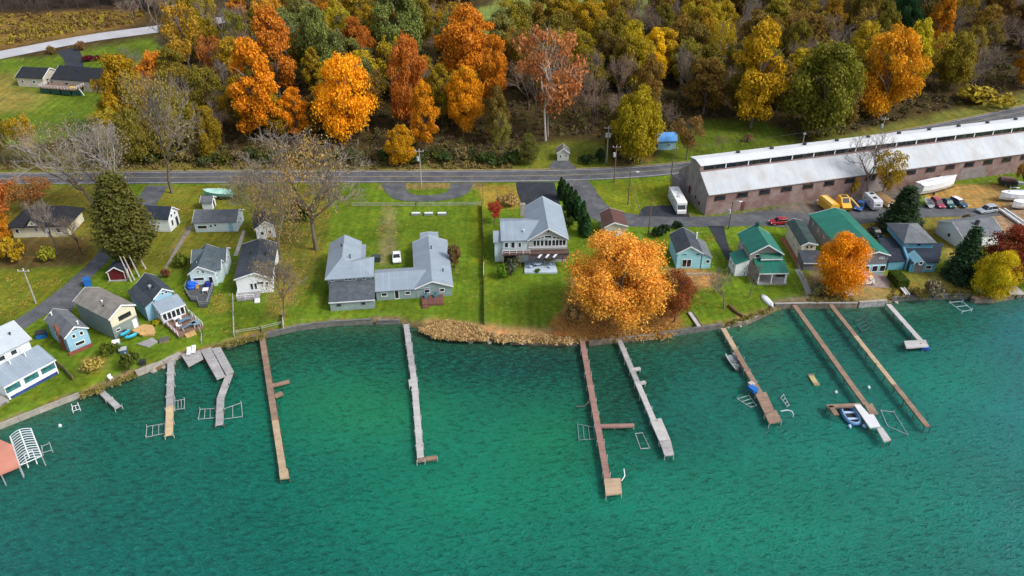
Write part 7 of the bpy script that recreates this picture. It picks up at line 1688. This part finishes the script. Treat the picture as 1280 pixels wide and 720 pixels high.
# ------------------------------------------------------------------ undergrowth, reeds, litter (nobody could count these)
def scatter(name, label, regions, count, colf, leaf, hgt, seed, cat='undergrowth', per=46, spread=1.5, vert=.0, aspect=1.0):
    rs = np.random.RandomState(seed); P_, N_, S_, L_ = [], [], [], []
    tot = 0
    for pts, share in regions:
        us, vs_ = [q[0] for q in pts], [q[1] for q in pts]; k = 0; want = int(count * share); tries = 0
        while k < want and tries < want * 40:
            tries += 1
            u, v = rs.uniform(min(us), max(us)), rs.uniform(min(vs_), max(vs_))
            if not inpoly(np.array([u]), np.array([v]), pts)[0] or (name == 'undergrowth' and hidden(u, v)): continue
            k += 1; c = GP(u, v); rr = rs.uniform(.5, 1.2) * spread; hh = hgt * rs.uniform(.5, 1.3); hue = rs.rand()
            d = rs.normal(size=(per, 3)); d[:, 2] = np.abs(d[:, 2]); d /= np.linalg.norm(d, axis=1, keepdims=True)
            q = d * np.array([rr, rr, hh]) * rs.uniform(.5, 1.05, (per, 1)) + np.array([c.x, c.y, c.z]); P_.append(q); n_ = d + .8 * rs.normal(size=(per, 3)); n_[:, 2] *= (1 - vert); N_.append(n_)
            S_.append(leaf * rs.uniform(.6, 1.4, per)); L_.append(np.clip(hue * .75 + .25 * rs.rand(per), 0, 1))
    me = quad_mesh(name, np.concatenate(P_), np.concatenate(N_), np.concatenate(S_), np.concatenate(L_), None, aspect)
    m, t, b = nt(name + '_leaves'); at = N(t, 'ShaderNodeAttribute', attribute_name='lv'); cr = N(t, 'ShaderNodeValToRGB'); el = cr.color_ramp.elements
    for i, (p_, c_) in enumerate(colf):
        e = el[i] if i < 2 else el.new(p_); e.position = p_; e.color = (*c_, 1)
    t.links.new(at.outputs['Fac'], cr.inputs[0]); t.links.new(cr.outputs[0], b.inputs['Base Color']); b.inputs['Roughness'].default_value = .9; b.inputs['Specular IOR Level'].default_value = .1
    me.materials.append(m); o = bpy.data.objects.new(name, me); COL.objects.link(o); tag(o, label, cat, None, 'stuff'); return o
scatter('undergrowth', 'brown and olive brush covering the floor of the wood behind the road', [([(-40, 190), (0, 180), (130, 172), (140, 130), (300, 60), (640, 60), (900, 60), (1320, 40), (1320, 108), (1100, 158), (1000, 178), (905, 194), (800, 204), (640, 209), (320, 209), (-40, 209)], 1.0)], 2600,
        [(0, (.05, .035, .018)), (.3, (.14, .1, .06)), (.5, (.08, .08, .02)), (.7, (.17, .13, .05)), (.88, (.06, .08, .02)), (1, (.24, .16, .035))], .34, 1.6, 31, per=70, spread=1.3)
scatter('weeds', 'tan and yellow weeds on the field above the far road', [([(-40, 62), (0, 58), (160, 30), (190, 14), (60, 18), (-40, 24)], 1.0)], 420, [(0, (.12, .07, .03)), (.4, (.2, .13, .04)), (.7, (.32, .24, .03)), (1, (.14, .12, .03))], .6, 1.4, 32)
scatter('roadside_brush', 'dry brush along the far verge of the main road', [([(-20, 205), (640, 204), (640, 211), (480, 212), (-20, 213)], .6), ([(560, 196), (640, 192), (640, 211), (560, 211)], .4)], 420, [(0, (.1, .07, .03)), (.5, (.24, .17, .06)), (.8, (.16, .15, .03)), (1, (.3, .2, .05))], .3, .9, 33, per=40, spread=.9)
scatter('reeds', 'tan dead reeds along the shore left of the reddish dock', [([(526, 413), (537, 405), (560, 402), (585, 407), (604, 412), (608, 424), (575, 424), (545, 421)], .78), ([(606, 417), (640, 420), (690, 422), (716, 424), (712, 429), (626, 427)], .14)], 1250, [(0, (.28, .17, .06)), (.4, (.48, .32, .14)), (.75, (.62, .44, .22)), (.9, (.34, .23, .08)), (1, (.2, .22, .05))], .17, .45, 34, 'reeds', per=30, spread=.7, vert=.3, aspect=3.2)
scatter('fallen_leaves', 'fallen orange and tan leaves under the big oak and strewn over the lawns', [([(700, 398), (735, 380), (830, 384), (845, 405), (835, 420), (760, 424), (705, 424)], .8), ([(715, 345), (740, 345), (735, 385), (705, 385)], .2), ([(300, 235), (430, 235), (405, 300), (395, 390), (345, 400)], .12), ([(190, 240), (300, 235), (290, 420), (200, 340)], .07), ([(860, 290), (900, 292), (925, 380), (850, 400)], .04), ([(0, 345), (90, 340), (0, 410)], .025), ([(1120, 290), (1180, 285), (1200, 345), (1120, 365)], .04)], 700, [(0, (.3, .14, .04)), (.5, (.5, .26, .07)), (1, (.42, .3, .1))], .2, .06, 35, 'fallen leaves', per=22, spread=2.2)
scatter('shore_weeds', 'tufts of weeds and rocks-side grass along the shore edge', [([(100, 494), (170, 466), (172, 470), (104, 499)], .2), ([(262, 436), (330, 418), (330, 422), (284, 434)], .2), ([(905, 405), (968, 386), (968, 389), (908, 408)], .15), ([(1010, 368), (1060, 362), (1066, 378), (1012, 380)], .25), ([(1110, 360), (1210, 362), (1210, 371), (1112, 374)], .2)], 260, [(0, (.1, .1, .02)), (.5, (.2, .17, .04)), (1, (.3, .24, .09))], .2, .5, 36, per=30, spread=.6)
# stones along the open shore
def rocks():
    rs = random.Random(9)
    for i, (u, v) in enumerate([(300, 427), (318, 423), (540, 421), (560, 424), (588, 427), (612, 428), (640, 429), (660, 430), (910, 409), (925, 408), (1120, 378), (112, 493), (150, 476), (192, 464), (205, 459), (215, 455)]):
        p = P(u, v, .1); bm = bmesh.new(); bmesh.ops.create_icosphere(bm, subdivisions=2, radius=rs.uniform(.3, .6))
        for q in bm.verts: q.co *= rs.uniform(.8, 1.15); q.co.z *= .6
        me = bpy.data.meshes.new('shore_rock'); bm.to_mesh(me); bm.free(); me.materials.append(mat('shore_stone', (.3, .28, .25), .9, .3, 2)); o = put('shore_rock', me, None, p); tag(o, 'weathered grey stone lying at the edge of the water', 'rock', 'loose stones along the shore')
rocks()
